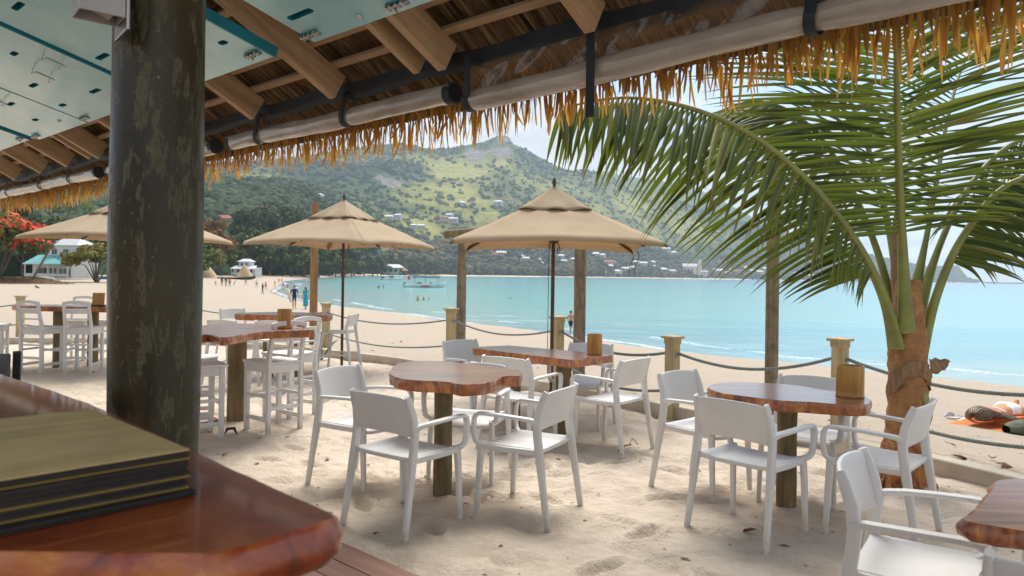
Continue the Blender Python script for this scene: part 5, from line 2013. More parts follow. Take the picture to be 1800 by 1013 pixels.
def add_tip(me, tp):
    a = me.attributes.new('tip', 'FLOAT', 'POINT')
    a.data.foreach_set('value', tp)


def frond(parent, pts, n, Lmax, droop, hint=None, start=0.22, w=0.036, singles=True, r0=0.040, base_w=0.075, seed=0, full=0.30, ang=(24, 58), lift=0.2):
    r = random.Random(seed)
    P = resample(pts, 48)
    o_ = parent.location
    Pl = [p - o_ for p in P]
    mb = MB()
    sz = []
    for i in range(len(Pl)):
        f = i / (len(Pl) - 1)
        k = r0 * (1 - f) ** 0.75 + 0.004
        flat = base_w * max(0, 1 - f * 5) ** 1.5
        sz.append((2 * k * 0.8 + flat, 2 * k * 0.9))
    t0 = (Pl[3] - Pl[0]).normalized()
    sd_ = t0.cross(Vector(hint) if hint else Vector((0, 0, 1)))
    if sd_.length < 1e-3:
        sd_ = Vector((1, 0, 0))
    mb.sweep(Pl, sz, sd_, n=10, p=0.8)
    fo = mb.build('frond', M['palm_rachis'], parent, smooth=60)
    items = []
    for i in range(n):
        f = start + (1 - start) * (i + 0.5) / n
        g = f * (len(Pl) - 1)
        k = min(int(g), len(Pl) - 2)
        p = Pl[k].lerp(Pl[k + 1], g - k)
        t = (Pl[min(k + 2, len(Pl) - 1)] - Pl[max(k - 1, 0)]).normalized()
        up = Vector(hint) if hint else Vector((0, 0, 1))
        nm = up - t * up.dot(t)
        nm = nm.normalized() if nm.length > 1e-3 else t.orthogonal()
        side = t.cross(nm).normalized()
        fr = (f - start) / (1 - start)
        prof = (0.55 + 0.45 * min(1, fr / full)) * (1 - 0.62 * max(0, (fr - 0.45) / 0.55) ** 1.4)
        for s in (-1, 1):
            if r.random() < 0.03:
                continue
            an_ = rad(ang[0] + (ang[1] - ang[0]) * fr + r.gauss(0, 4.5))
            d0 = side * s * math.cos(an_) + t * math.sin(an_) + nm * (lift + r.gauss(0, 0.07))
            items.append(leaflet(p, d0, t, nm, Lmax * prof * r.uniform(0.88, 1.08), w * r.uniform(0.8, 1.15), droop * r.uniform(0.75, 1.35)))
    return fo, items


def plant_leaflets(fo, items, name, budget):
    """the first `budget` leaflets as objects of their own, the others joined"""
    rest, tps = MB(), []
    step = max(1, len(items) // max(1, budget)) if budget else 0
    for i, (vs, fs, tp) in enumerate(items):
        if budget and i % step == 0 and i // step < budget:
            mb = MB().add(vs, fs)
            o = mb.build('leaflet', M['palm_leaf'], fo, smooth=70)
            add_tip(o.data, tp)
        else:
            rest.add(vs, fs)
            tps += tp
    if rest.v:
        o = rest.build('leaflets', M['palm_leaf'], fo, smooth=70)
        add_tip(o.data, tps)
        o['kind'] = 'stuff'


pb = Vector((2.86, 5.36, 0.0))
palm = empty('coconut_palm', pb, 0, 'young coconut palm with a stout orange-brown trunk and long arching fronds at the right', 'palm tree')
mb = MB()
prof = []
for i in range(60):
    z = -0.06 + i * 0.0262
    r = np.interp(z, [-0.06, 0.02, 0.12, 0.3, 0.5, 0.7, 0.85, 1.0, 1.15, 1.3, 1.45], [0.235, 0.215, 0.185, 0.155, 0.142, 0.136, 0.134, 0.138, 0.130, 0.105, 0.085])
    prof.append((r + 0.004 * math.sin(z * 75) + 0.003 * math.sin(z * 31), z))
vs_before = 0
mb.lathe(prof, (0, 0, 0), 36, wob=lambda a, z: 1 + 0.10 * mnoise.noise(Vector((math.cos(a) * 1.6, math.sin(a) * 1.6, z * 3.0))) + 0.05 * mnoise.noise(Vector((math.cos(a) * 5, math.sin(a) * 5, z * 9))))
mb.v = [(x * 0.93 + 0.035 * z + 0.02 * math.sin(z * 3), y, z) for x, y, z in mb.v]
mb.build('trunk', M['palm_trunk'], palm, smooth=60)
# root mat at the foot
mb = MB()
for k in range(90):
    a = rng.uniform(0, 6.28)
    r = rng.uniform(0.20, 0.235)
    mb.tube([(0.15 * math.cos(a), 0.15 * math.sin(a), rng.uniform(0.05, 0.16)), (r * 0.95 * math.cos(a), r * 0.95 * math.sin(a), 0.03), (r * 1.12 * math.cos(a + 0.15), r * 1.12 * math.sin(a + 0.15), -0.03)], 0.009, 5)
o = mb.build('roots', M['palm_trunk'], palm, smooth=60)
o['kind'] = 'stuff'
# spear of young leaf sheaths in the middle
mb = MB()
c = at(1588, 590, 5.40) - pb
pts = [at(1600, 640, 5.42) - pb, at(1590, 560, 5.42) - pb, at(1582, 480, 5.43) - pb, at(1580, 405, 5.46) - pb, at(1584, 340, 5.5) - pb]
mb.sweep(pts, [(0.21, 0.20), (0.155, 0.15), (0.125, 0.12), (0.10, 0.09), (0.05, 0.04)], (1, 0, 0), n=16, p=0.9)
mb.build('leaf_sheath', M['palm_fibre'], palm, smooth=60)
# torn fibre cloth wrapped round the trunk with a flap to the right
mb = MB()
rows = []
for i in range(5):
    f = i / 4
    row = []
    for j in range(22):
        a = math.pi + 0.15 + j / 21 * (math.pi * 1.02)
        z = 0.66 + 0.18 * f + 0.10 * math.sin((j / 21) * math.pi) * (1 - f * 0.6) - 0.04 * math.cos(j * 0.35)
        rr_ = 0.150 + 0.012 * math.sin(j * 1.7 + f * 5) + 0.006 * f
        row.append((rr_ * math.cos(a) + 0.03, rr_ * math.sin(a), z))
    rows.append(row)
mb.grid(rows)
fl = []
for i in range(5):
    f = i / 4
    fl.append([(0.16 + 0.15 * g, -0.06 - 0.02 * math.sin(g * 4 + f * 3), 0.86 + 0.025 * g + (f - 0.5) * 0.11 * (1 - 0.6 * g ** 2) + 0.008 * math.sin(f * 9 + g * 14)) for g in np.linspace(0, 1, 9)])
mb.grid(fl)
mb.build('fibre_cloth', M['palm_fibre'], palm, smooth=60, solid=0.004)
mb = MB()
mb.grid([[(0.09 + 0.06 * g + 0.02 * math.sin(f * 5), -0.138 + 0.04 * g, 0.42 + 0.26 * f + 0.03 * g) for g in np.linspace(0, 1, 5)] for f in np.linspace(0, 1, 7)])
mb.build('green_sheath', M['palm_rachis'], palm, smooth=60, solid=0.01)

FR = [
    ([(1576, 612, 5.30), (1556, 530, 5.25), (1518, 448, 5.20), (1466, 372, 5.12), (1400, 300, 5.02), (1310, 232, 4.92), (1205, 188, 4.82), (1095, 172, 4.75), (985, 190, 4.70)], 86, 1.00, 0.085, None, 0.20, 150),
    ([(1594, 585, 5.26), (1586, 440, 5.20), (1580, 300, 5.13), (1577, 180, 5.03), (1575, 60, 4.88), (1573, -80, 4.65), (1568, -210, 4.3)], 88, 1.36, 0.05, (0.05, 0.9, 0.35), 0.20, 110),
    ([(1618, 640, 5.36), (1640, 540, 5.34), (1672, 455, 5.32), (1706, 397, 5.30), (1747, 345, 5.27), (1795, 315, 5.22), (1860, 306, 5.17), (1930, 335, 5.10), (1990, 400, 5.05)], 70, 0.92, 0.10, None, 0.24, 40),
    ([(1574, 560, 5.48), (1545, 450, 5.58), (1503, 345, 5.75), (1452, 255, 5.92), (1392, 198, 6.05), (1325, 178, 6.18), (1262, 196, 6.30)], 58, 0.90, 0.10, None, 0.25, 0),
    ([(1612, 560, 5.48), (1645, 450, 5.60), (1690, 350, 5.72), (1748, 276, 5.85), (1815, 240, 5.95), (1900, 240, 6.05), (1980, 280, 6.1)], 58, 0.90, 0.10, None, 0.25, 0),
    ([(1602, 540, 5.52), (1628, 420, 5.75), (1648, 310, 6.0), (1668, 200, 6.25), (1700, 100, 6.55), (1760, 30, 6.9)], 50, 0.95, 0.07, (-0.2, -0.6, 0.7), 0.25, 0),
    ([(1586, 540, 5.5), (1562, 400, 5.72), (1535, 290, 5.95), (1500, 190, 6.2), (1450, 110, 6.5), (1385, 60, 6.8)], 50, 0.95, 0.07, (0.2, -0.6, 0.7), 0.25, 0),
]
AL = [((8, 36), -1.25), ((2, 34), 0.02), ((10, 38), -1.2), ((14, 42), -0.7), ((14, 42), -0.7), ((10, 45), 0.1), ((10, 45), 0.1)]
for k, (pp, n, L, dr, hint, st, bud) in enumerate(FR):
    fo, items = frond(palm, [at(*p) for p in pp], n, L, dr, hint, st, seed=k, r0=0.036 if k < 3 else 0.028, w=0.032, ang=AL[k][0], lift=AL[k][1])
    plant_leaflets(fo, items, 'leaflet', bud)


# ------------------------------------------------------------------ trees behind the beach
def leaf_cloud(mb, tint, blobs, n, size, r, flat=0.75):
    for (c, R, tn) in blobs:
        c = Vector(c)
        for _ in range(n):
            d = Vector((r.gauss(0, 1), r.gauss(0, 1), r.gauss(0, 1))).normalized()
            k = r.random() ** 0.45
            p = c + Vector((d.x * R[0], d.y * R[1], d.z * R[2])) * k
            nn = (d + Vector((r.gauss(0, .5), r.gauss(0, .5), r.gauss(0, .5) + 0.4))).normalized()
            a = nn.orthogonal().normalized()
            a = (Matrix.Rotation(r.uniform(0, 6.28), 3, nn) @ a)
            b = nn.cross(a)
            s1, s2 = size * r.uniform(0.6, 1.3), size * r.uniform(0.35, 0.8)
            mb.add([p - a * s1, p + b * s2, p + a * s1, p - b * s2], [(0, 1, 2, 3)])
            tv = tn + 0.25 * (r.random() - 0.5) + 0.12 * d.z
            tint.extend([tv] * 4)


def make_tree(name, H, W, kind, seed, leafmat, leaf=0.5, nblob=14, nl=110, trunk_h=0.35, flowers=None, multi=False):
    r = random.Random(seed)
    t = empty(name)
    blobs = []
    for i in range(nblob):
        if kind == 'tall':       # casuarina: tall uneven column of plumes
            f = (i + 0.5) / nblob
            z = H * (trunk_h + (1 - trunk_h) * f)
            rad_ = W * 0.5 * (0.95 - 0.55 * f) * r.uniform(0.5, 1.1)
            a = r.uniform(0, 6.28)
            blobs.append(((rad_ * 0.7 * math.cos(a), rad_ * 0.7 * math.sin(a), z), (W * 0.24 * r.uniform(.7, 1.2), W * 0.24 * r.uniform(.7, 1.2), H * 0.11 * r.uniform(.8, 1.3)), r.uniform(0.15, 0.7)))
        else:                    # spreading crown
            a = i * 2.4 + r.uniform(-.4, .4)
            k = math.sqrt((i + 0.5) / nblob)
            z = H * (trunk_h + (1 - trunk_h) * (0.30 + 0.45 * (1 - k * k) + r.uniform(-.12, .16)))
            blobs.append(((W * 0.42 * k * math.cos(a), W * 0.42 * k * math.sin(a), z), (W * 0.17 * r.uniform(.7, 1.25), W * 0.17 * r.uniform(.7, 1.25), H * 0.13 * r.uniform(.7, 1.2)), r.uniform(0.15, 0.75)))
    mb, tint = MB(), []
    leaf_cloud(mb, tint, blobs, nl, leaf, r)
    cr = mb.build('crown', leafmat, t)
    at_ = cr.data.attributes.new('tint', 'FLOAT', 'POINT')
    at_.data.foreach_set('value', tint)
    if flowers:
        mb, tint = MB(), []
        fb = [((c[0], c[1], c[2] + R[2] * 0.35), (R[0] * 1.02, R[1] * 1.02, R[2] * 0.8), tn) for c, R, tn in blobs if r.random() < 0.8]
        leaf_cloud(mb, tint, fb, flowers[1], leaf * flowers[2], r)
        fl_ = mb.build('blossom', flowers[0], t)
        at_ = fl_.data.attributes.new('tint', 'FLOAT', 'POINT')
        at_.data.foreach_set('value', tint)
    mb = MB()
    tr = H * 0.018 + 0.06
    if not multi:
        mb.tube([(0, 0, -1.0), (r.uniform(-.2, .2), r.uniform(-.2, .2), H * trunk_h * 0.6), (0, 0, H * (trunk_h + 0.25))], [tr * 1.3, tr, tr * 0.5], 8)
    for c, R, tn in blobs[::2]:
        z0 = H * trunk_h * r.uniform(0.15 if multi else 0.6, 1.0)
        mid = Vector((c[0] * 0.45, c[1] * 0.45, z0 + (c[2] - z0) * 0.4))
        mb.tube([(0, 0, -0.5 if multi else z0), mid, c], [tr * (0.75 if multi else 0.5), tr * 0.4, tr * 0.15], 6)
    mb.build('trunk', M['bark'], t, smooth=60)
    return t


def land(x, y, lo=20.0, hi=1600.0):
    """point of the beach met by the sight line through photo pixel (x, y)"""
    u, v = uv(x, y)
    Ys = np.exp(np.linspace(math.log(lo), math.log(hi), 700))
    z, _, _, _ = sand_h(u / FOC * Ys, Ys, False)
    ray = CAM_H - v / FOC * Ys
    d = ray - z
    i = int(np.argmax(d <= 0)) if (d <= 0).any() else len(Ys) - 1
    return Vector((u / FOC * Ys[i], Ys[i], z[i]))


def ground_z(x, y):
    z = gz(x, y)
    hz_, _, _ = hill_h(np.array([x / y]), np.array([y]))
    return max(z, float(hz_[0]) - 0.5)


protos = {
    'tall': [make_tree('casuarina_tree', 27, 13, 'tall', 11 + k, M['leaf_casuarina'], 0.95, 22, 90, 0.14) for k in range(3)],
    'round': [make_tree('broadleaf_tree', 16, 16, 'spread', 21 + k, M['leaf_dark'], 0.85, 16, 100, 0.16) for k in range(3)],
    'bush': [make_tree('broadleaf_tree', 12, 14, 'spread', 31 + k, M['leaf_bush'], 0.7, 14, 100, 0.12) for k in range(2)],
    'orange': [make_tree('flame_tree', 15, 15, 'spread', 41, M['leaf_orange'], 0.7, 16, 110, 0.2)],
    'red': [make_tree('flame_tree', 13, 9, 'spread', 45, M['leaf_red'], 0.7, 12, 110, 0.25)],
}
used_p = {}
TL = {'tall': 'tall dark feathery casuarina tree in the wood behind the bathers', 'round': 'dark green round-crowned tree in the wood behind the bathers', 'bush': 'lighter green bushy tree at the edge of the beach wood',
      'orange': 'orange-brown flame tree right beside the pillar, above the umbrella tip', 'red': 'salmon-red tree by the thatched kiosk on the far beach'}


WX = [(430, 'right above the sand mounds'), (452, 'above the white beach house roof'), (470, 'left of the left umbrella tip'), (490, 'behind the left umbrella corner'), (515, 'just left of the orange-brown pole'), (540, 'beside the orange-brown pole top'),
      (570, 'right of the orange-brown pole'), (600, 'behind the pole of the left umbrella'), (625, 'just right of the left umbrella pole'), (650, 'right of the left umbrella pole'), (676, 'left of the beach bar'), (700, 'behind the beach bar'), (730, 'beside the thatched kiosk'),
      (756, 'right of the salmon-red tree'), (778, 'before the round log'), (900, 'next to the greyish pole')]


def where_x(x):
    return 'in the beach wood ' + next(w for lim, w in WX if x < lim)


def tree(kind, x, ybase, ytop, Y, idx=None, label=None, group='trees behind the beach', wpx=None):
    ps = protos[kind]
    k = (len(used_p) if idx is None else idx) % len(ps)
    src = ps[k]
    key = (kind, k)
    t = src if key not in used_p else copy_tree(src)
    used_p[key] = 1
    used_p[(kind, k, len(used_p))] = 1
    u, v = uv(x, ybase)
    X = u / FOC * Y
    z = ground_z(X, Y)
    ut, vt = uv(x, ytop)
    H = (CAM_H - vt / FOC * Y) - z
    H0 = {'tall': 27, 'round': 16, 'bush': 12, 'orange': 15, 'red': 13}[kind]
    s = max(0.2, H / H0)
    t.location = (X, Y, z)
    sx = s if wpx is None else wpx / FOC * Y / {'tall': 13, 'round': 16, 'bush': 14, 'orange': 15, 'red': 9}[kind]
    t.scale = (sx, sx, s)
    t.rotation_euler = (0, 0, rng.uniform(0, 6.28))
    t['label'] = label or TL[kind].replace('in the wood behind the bathers', where_x(x)).replace('at the edge of the beach wood', where_x(x))
    t['category'] = 'tree'
    if group:
        t['group'] = group
    return t


tree('orange', 366, 476, 372, 310, group=None, wpx=85)
tree('red', 735, 478, 457, 1240, group=None, wpx=22)
tree('bush', 352, 478, 424, 235, 0, 'green broadleaf tree close behind the sand mounds beside the pillar', None, wpx=92)
tree('bush', 388, 474, 420, 318, 1, 'green broadleaf tree leaning over the white beach house', None, wpx=60)
TOP = ([395, 425, 455, 485, 515, 540, 570, 610, 650, 690, 730, 770, 815], [386, 372, 365, 372, 368, 382, 392, 404, 424, 440, 446, 449, 452])
DEP = ([395, 450, 500, 560, 600, 650, 700, 760, 815], [335, 385, 430, 520, 640, 840, 1080, 1270, 1430])
for x, k, dy, dd2 in [(408, 'round', 16, 20), (424, 'tall', 0, 55), (445, 'tall', 4, 40), (462, 'tall', -2, 60), (480, 'tall', 8, 30), (497, 'round', 32, 0), (500, 'tall', -2, 50), (520, 'tall', 0, 35), (455, 'round', 42, 5), (474, 'round', 50, -10),
                      (532, 'round', 22, 0), (546, 'tall', 2, 40), (560, 'round', 24, -10), (578, 'tall', 4, 50), (590, 'bush', 44, -20), (600, 'round', 10, 20), (622, 'tall', 4, 40), (618, 'round', 22, 0), (640, 'round', 12, 10), (655, 'tall', 2, 60),
                      (664, 'round', 18, 0), (690, 'round', 6, 30), (706, 'tall', 4, 60), (722, 'round', 4, 60), (748, 'round', 2, 30), (766, 'round', 6, 20), (785, 'tall', 6, 60), (800, 'round', 4, 30), (670, 'bush', 24, -10), (436, 'round', 30, -15), (512, 'bush', 58, -25), (535, 'bush', 56, -20), (607, 'bush', 40, -20)]:
    tree(k, x, 480, np.interp(x, *TOP) + dy, np.interp(x, *DEP) + dd2)
# behind the left house
for x, k, yt, Y, lab in [(40, 'round', 352, 190, 'dark green tree high behind the teal-roofed house, at the far left'), (85, 'orange', 372, 200, 'orange-tinged tree behind the teal-roofed house'), (118, 'round', 380, 175, 'dark green tree right behind the teal-roofed house'),
                         (165, 'bush', 384, 185, 'green tree behind the small yellow-flowering tree'), (205, 'round', 380, 210, 'dark green tree rising beside the pillar above the blue boat'), (-40, 'round', 360, 160, 'dark green tree beyond the left edge'),
                         (290, 'round', 372, 290, 'dark green tree hidden behind the pillar, nearer the house'), (325, 'tall', 372, 330, 'tall casuarina tree hidden behind the pillar')]:
    tree(k, x, 488, yt, Y, None, lab, None)
ft = make_tree('flame_tree', 5.6, 8.4, 'spread', 51, M['leaf_bush'], 0.26, 24, 130, 0.34, (M['flower_red'], 110, 0.9), True)
p = land(-14, 497)
ft.location = p
ft.scale = (p.y * 205 / FOC / 8.4,) * 2 + (p.y * 125 / FOC / 5.6,)
tag(ft, 'flame tree covered in red-orange blossom at the left edge of the beach', 'tree')
yt = make_tree('flowering_tree', 4.6, 8.0, 'spread', 57, M['leaf_yellow'], 0.34, 16, 120, 0.30, None, True)
p = at(170, 493, 126)
yt.location = p
yt.scale = (p.y * 112 / FOC / 8.0,) * 2 + (p.y * 66 / FOC / 4.6,)
tag(yt, 'low spreading tree with yellow-green leaves beside the teal-roofed house', 'tree')


def far_palm(base, top, L, nf, label, seed, lean=0.0):
    r = random.Random(seed)
    t = empty('palm_tree', base, 0, label, 'palm tree')
    tp = Vector(top) - Vector(base)
    mb = MB()
    mb.tube([(0, 0, -0.5), tp * 0.4 + Vector((lean, 0, 0)), tp * 0.75 + Vector((lean * 0.7, 0, 0)), tp], [0.24, 0.18, 0.15, 0.13], 10)
    mb.build('trunk', M['bark'], t, smooth=60)
    for k in range(nf):
        a = 2 * math.pi * k / nf + r.uniform(-.2, .2)
        el = r.uniform(0.1, 1.15)
        d = Vector((math.cos(a) * math.cos(el), math.sin(a) * math.cos(el), math.sin(el)))
        pts, q = [], Vector(base) + tp
        for i in range(7):
            pts.append(q.copy())
            q = q + d * L / 6
            d = (d + Vector((0, 0, -0.30))).normalized()
        fo, items = frond(t, pts, 26, L * 0.26, 0.12, None, 0.15, 0.10, r0=0.05, base_w=0.05, seed=seed * 31 + k)
        rest, tps = MB(), []
        for vs, fs, tpv in items:
            rest.add(vs, fs)
            tps += tpv
        o = rest.build('leaflets', M['palm_leaf'], fo, smooth=70)
        add_tip(o.data, tps)
        o['kind'] = 'stuff'


b = land(54, 478 + 14)
far_palm(b, at(132, 352, b.y + 6), 5.2, 15, 'leaning coconut palm in front of the teal-roofed house, its crown above the umbrella', 3, 0.4)
b = land(352, 484)
far_palm((b.x, b.y + 25, -0.8), at(386, 432, b.y + 25), 4.5, 12, 'small coconut palm among the trees beside the pillar', 5, 0.2)


# ------------------------------------------------------------------ houses
def quad_roof(mb, x0, x1, y0, y1, z, h, over=0.35, hip=0.0, th_=0.12):
    """gabled (hip=0) or hipped roof along x"""
    ym = (y0 + y1) / 2
    a = [(x0 - over, y0 - over, z), (x1 + over, y0 - over, z), (x1 + over, y1 + over, z), (x0 - over, y1 + over, z), (x0 - over + hip, ym, z + h), (x1 + over - hip, ym, z + h)]
    lo = [(x, y, zz - th_) for x, y, zz in a[:4]]
    mb.add(a + lo, [(0, 1, 5, 4), (2, 3, 4, 5), (1, 2, 5), (3, 0, 4), (0, 6, 7, 1), (1, 7, 8, 2), (2, 8, 9, 3), (3, 9, 6, 0), (9, 8, 7, 6)])


def opening(parent, cx, y, cz, w, h, mat='glass_dark', frame='house_white', name='window', yn=-1):
    mb = MB()
    mb.box((cx, y + yn * 0.02, cz), (w, 0.05, h))
    o = mb.build(name, M[mat], parent)
    if frame:
        mb = MB()
        f = 0.07
        for bx, bz, bw, bh in ((0, h / 2 + f / 2, w + 2 * f, f), (0, -h / 2 - f / 2, w + 2 * f, f), (-w / 2 - f / 2, 0, f, h), (w / 2 + f / 2, 0, f, h), (0, 0, f * 0.7, h)):
            mb.box((cx + bx, y + yn * 0.045, cz + bz), (bw, 0.06, bh))
        mb.build('frame', M[frame], o)
    return o


# teal-roofed house
b = at(74, 488.5, 150)
hs = empty('beach_house', (b.x, b.y, b.z), rad(-16), 'two-storey white house with teal lower roofs behind the far left table', 'house')
k = b.y / FOC            # metres per photo pixel there
mb = MB()
mb.box((-1 * k, 50 * k, 14 * k), (88 * k, 60 * k, 28 * k))
mb.box((4 * k, 58 * k, 43 * k), (66 * k, 42 * k, 32 * k))
mb.build('wall', M['house_white'], hs)
mb = MB()
quad_roof(mb, -29 * k, 37 * k, 37 * k, 79 * k, 59 * k, 13 * k, 4 * k, 18 * k, 1.5 * k)
mb.build('upper_roof', M['roof_grey'], hs)
mb = MB()
mb.add([(-52 * k, 8 * k, 26 * k), (50 * k, 8 * k, 26 * k), (50 * k, 37.5 * k, 41 * k), (-52 * k, 37.5 * k, 41 * k), (-52 * k, 8 * k, 24.6 * k), (50 * k, 8 * k, 24.6 * k), (50 * k, 37.5 * k, 39.6 * k), (-52 * k, 37.5 * k, 39.6 * k)],
       [(0, 1, 2, 3), (7, 6, 5, 4), (0, 4, 5, 1), (1, 5, 6, 2), (2, 6, 7, 3), (3, 7, 4, 0)])
mb.build('lower_roof', M['roof_teal'], hs)
mb = MB()
mb.box((-1 * k, 7.4 * k, 24.6 * k), (104 * k, 1.2 * k, 2.2 * k))
mb.build('fascia', M['house_white'], hs)
mb = MB()
quad_roof(mb, 12 * k, 46 * k, -2 * k, 22 * k, 25 * k, 9 * k, 3 * k, 0, 1.5 * k)
mb.build('porch_roof', M['roof_teal'], hs)
for cx, w, h_, cz in ((-22, 22, 15, 10), (2, 16, 15, 10)):
    opening(hs, cx * k, 20 * k, cz * k, w * k, h_ * k, name='window')
for cx in (20, 29, 38):
    opening(hs, cx * k, 20 * k, 11 * k, 6 * k, 11 * k)
for cx in (-14, 12):
    opening(hs, cx * k, 37 * k, 47 * k, 12 * k, 9 * k)
for cx in (-50, -26, 2, 14, 46):
    mb = MB()
    mb.box((cx * k, 9.5 * k, 12.4 * k), (1.6 * k, 1.6 * k, 24.4 * k))
    mb.build('porch_post', M['house_white'], hs)
mb = MB()
mb.box((-1 * k, 9.5 * k, 5 * k), (94 * k, 0.8 * k, 5 * k))
mb.build('railing', M['house_white'], hs)
# brown house behind, at its right
b2 = b + Vector((11.0, 16, 0))
h2_ = empty('beach_house', b2, rad(-20), 'weathered grey house just visible behind the yellow-green tree', 'house')
mb = MB()
mb.box((0, 3, 3.0), (8, 6, 6.0))
mb.build('wall', M['house_cream'], h2_)
mb = MB()
quad_roof(mb, -4, 4, 0, 6, 6.0, 1.6, 0.5, 1.5)
mb.build('roof', M['roof_grey'], h2_)
for cx in (-2, 1.5):
    opening(h2_, cx, 0, 2.0, 1.4, 1.5)
    opening(h2_, cx, 0, 4.6, 1.4, 1.3)

# white two-storey beach house right of the pillar
b = at(428, 482, 300)
k = b.y / FOC * 0.8
hs = empty('beach_house', b, rad(-8), 'small white two-storey beach house with a verandah, beside the sand mounds', 'house')
mb = MB()
mb.box((-4 * k, 26 * k, 4 * k), (52 * k, 30 * k, 22 * k))
mb.box((-8 * k, 28 * k, 21 * k), (26 * k, 20 * k, 14 * k))
mb.build('wall', M['house_white'], hs)
mb = MB()
quad_roof(mb, -21 * k, 5 * k, 18 * k, 38 * k, 28 * k, 6 * k, 3 * k, 8 * k, 0.8 * k)
mb.build('upper_roof', M['roof_white'], hs)
mb = MB()
mb.add([(-32 * k, 0, 12 * k), (28 * k, 0, 12 * k), (22 * k, 18 * k, 19 * k), (-26 * k, 18 * k, 19 * k), (-32 * k, 0, 11.2 * k), (28 * k, 0, 11.2 * k), (22 * k, 18 * k, 18.2 * k), (-26 * k, 18 * k, 18.2 * k)],
       [(0, 1, 2, 3), (7, 6, 5, 4), (0, 4, 5, 1), (1, 5, 6, 2), (2, 6, 7, 3), (3, 7, 4, 0)])
mb.build('verandah_roof', M['roof_white'], hs)
for i in range(6):
    mb = MB()
    mb.box(((-29 + i * 10.8) * k, 1.2 * k, 5 * k), (0.9 * k, 0.9 * k, 13 * k))
    mb.build('post', M['house_white'], hs)
mb = MB()
mb.box((-2 * k, 1.2 * k, 1.2 * k), (56 * k, 0.5 * k, 3.4 * k))
mb.build('railing', M['house_white'], hs)
for cx in (-18, -8, 2, 12):
    opening(hs, cx * k, 11 * k, 6 * k, 5 * k, 7 * k, frame=None)
for cx in (-14, -3):
    opening(hs, cx * k, 18 * k, 22 * k, 4 * k, 5 * k, frame=None)

# beach bar with a pale roof and the thatched kiosk on the far beach
b = at(684, 484, 930)
k = b.y / FOC
hs = empty('beach_bar', b, rad(-6), 'cream beach bar with a pale grey roof on the far beach, left of the boats', 'building')
mb = MB()
mb.box((0, 12 * k, 7 * k), (34 * k, 18 * k, 14 * k))
mb.build('wall', M['house_cream'], hs)
mb = MB()
quad_roof(mb, -17 * k, 19 * k, 3 * k, 21 * k, 13.5 * k, 6 * k, 3 * k, 7 * k, 0.6 * k)
mb.build('roof', M['roof_white'], hs)
mb = MB()
mb.box((-12 * k, 8 * k, 18 * k), (7 * k, 5 * k, 4 * k))
mb.build('dormer', M['house_white'], hs)
for cx in (-8, 2, 11):
    opening(hs, cx * k, 3 * k, 8.5 * k, 6 * k, 5 * k, frame=None)
b = at(708, 484, 930)
hs = empty('kiosk', b, 0, 'small kiosk with an orange thatched roof beside the beach bar', 'kiosk')
mb = MB()
mb.box((0, 6 * k, 4 * k), (13 * k, 8 * k, 8 * k))
mb.build('wall', M['dark_wood'], hs)
mb = MB()
mb.lathe([(9.5 * k, 8 * k), (0.3 * k, 15 * k)], (0, 6 * k, 0), 4)
mb.build('roof', M['roof_thatch'], hs)
mb = MB()
mb.box((-5 * k, 1 * k, 4 * k), (6 * k, 0.5 * k, 3 * k))
mb.build('awning', M['flag_teal'], hs)

# houses scattered over the far hills and along the far shore
def far_house(w, d, h, wall, roof_m, rh, hip):
    t = empty('house')
    mb = MB()
    mb.box((0, 0, h / 2 - 1.0), (w, d, h + 2.0))
    mb.build('wall', M[wall], t)
    mb = MB()
    quad_roof(mb, -w / 2, w / 2, -d / 2, d / 2, h, rh, 0.6, hip, 0.25)
    mb.build('roof', M[roof_m], t)
    for cx in (-0.28, 0.05, 0.33):
        for cz in ([0.5] if h < 5 else [0.28, 0.74]):
            mb = MB()
            mb.box((cx * w, -d / 2 - 0.03, cz * h), (w * 0.14, 0.10, h * (0.42 if h < 5 else 0.24)))
            mb.build('window', M['glass_dark'], t)
    return t


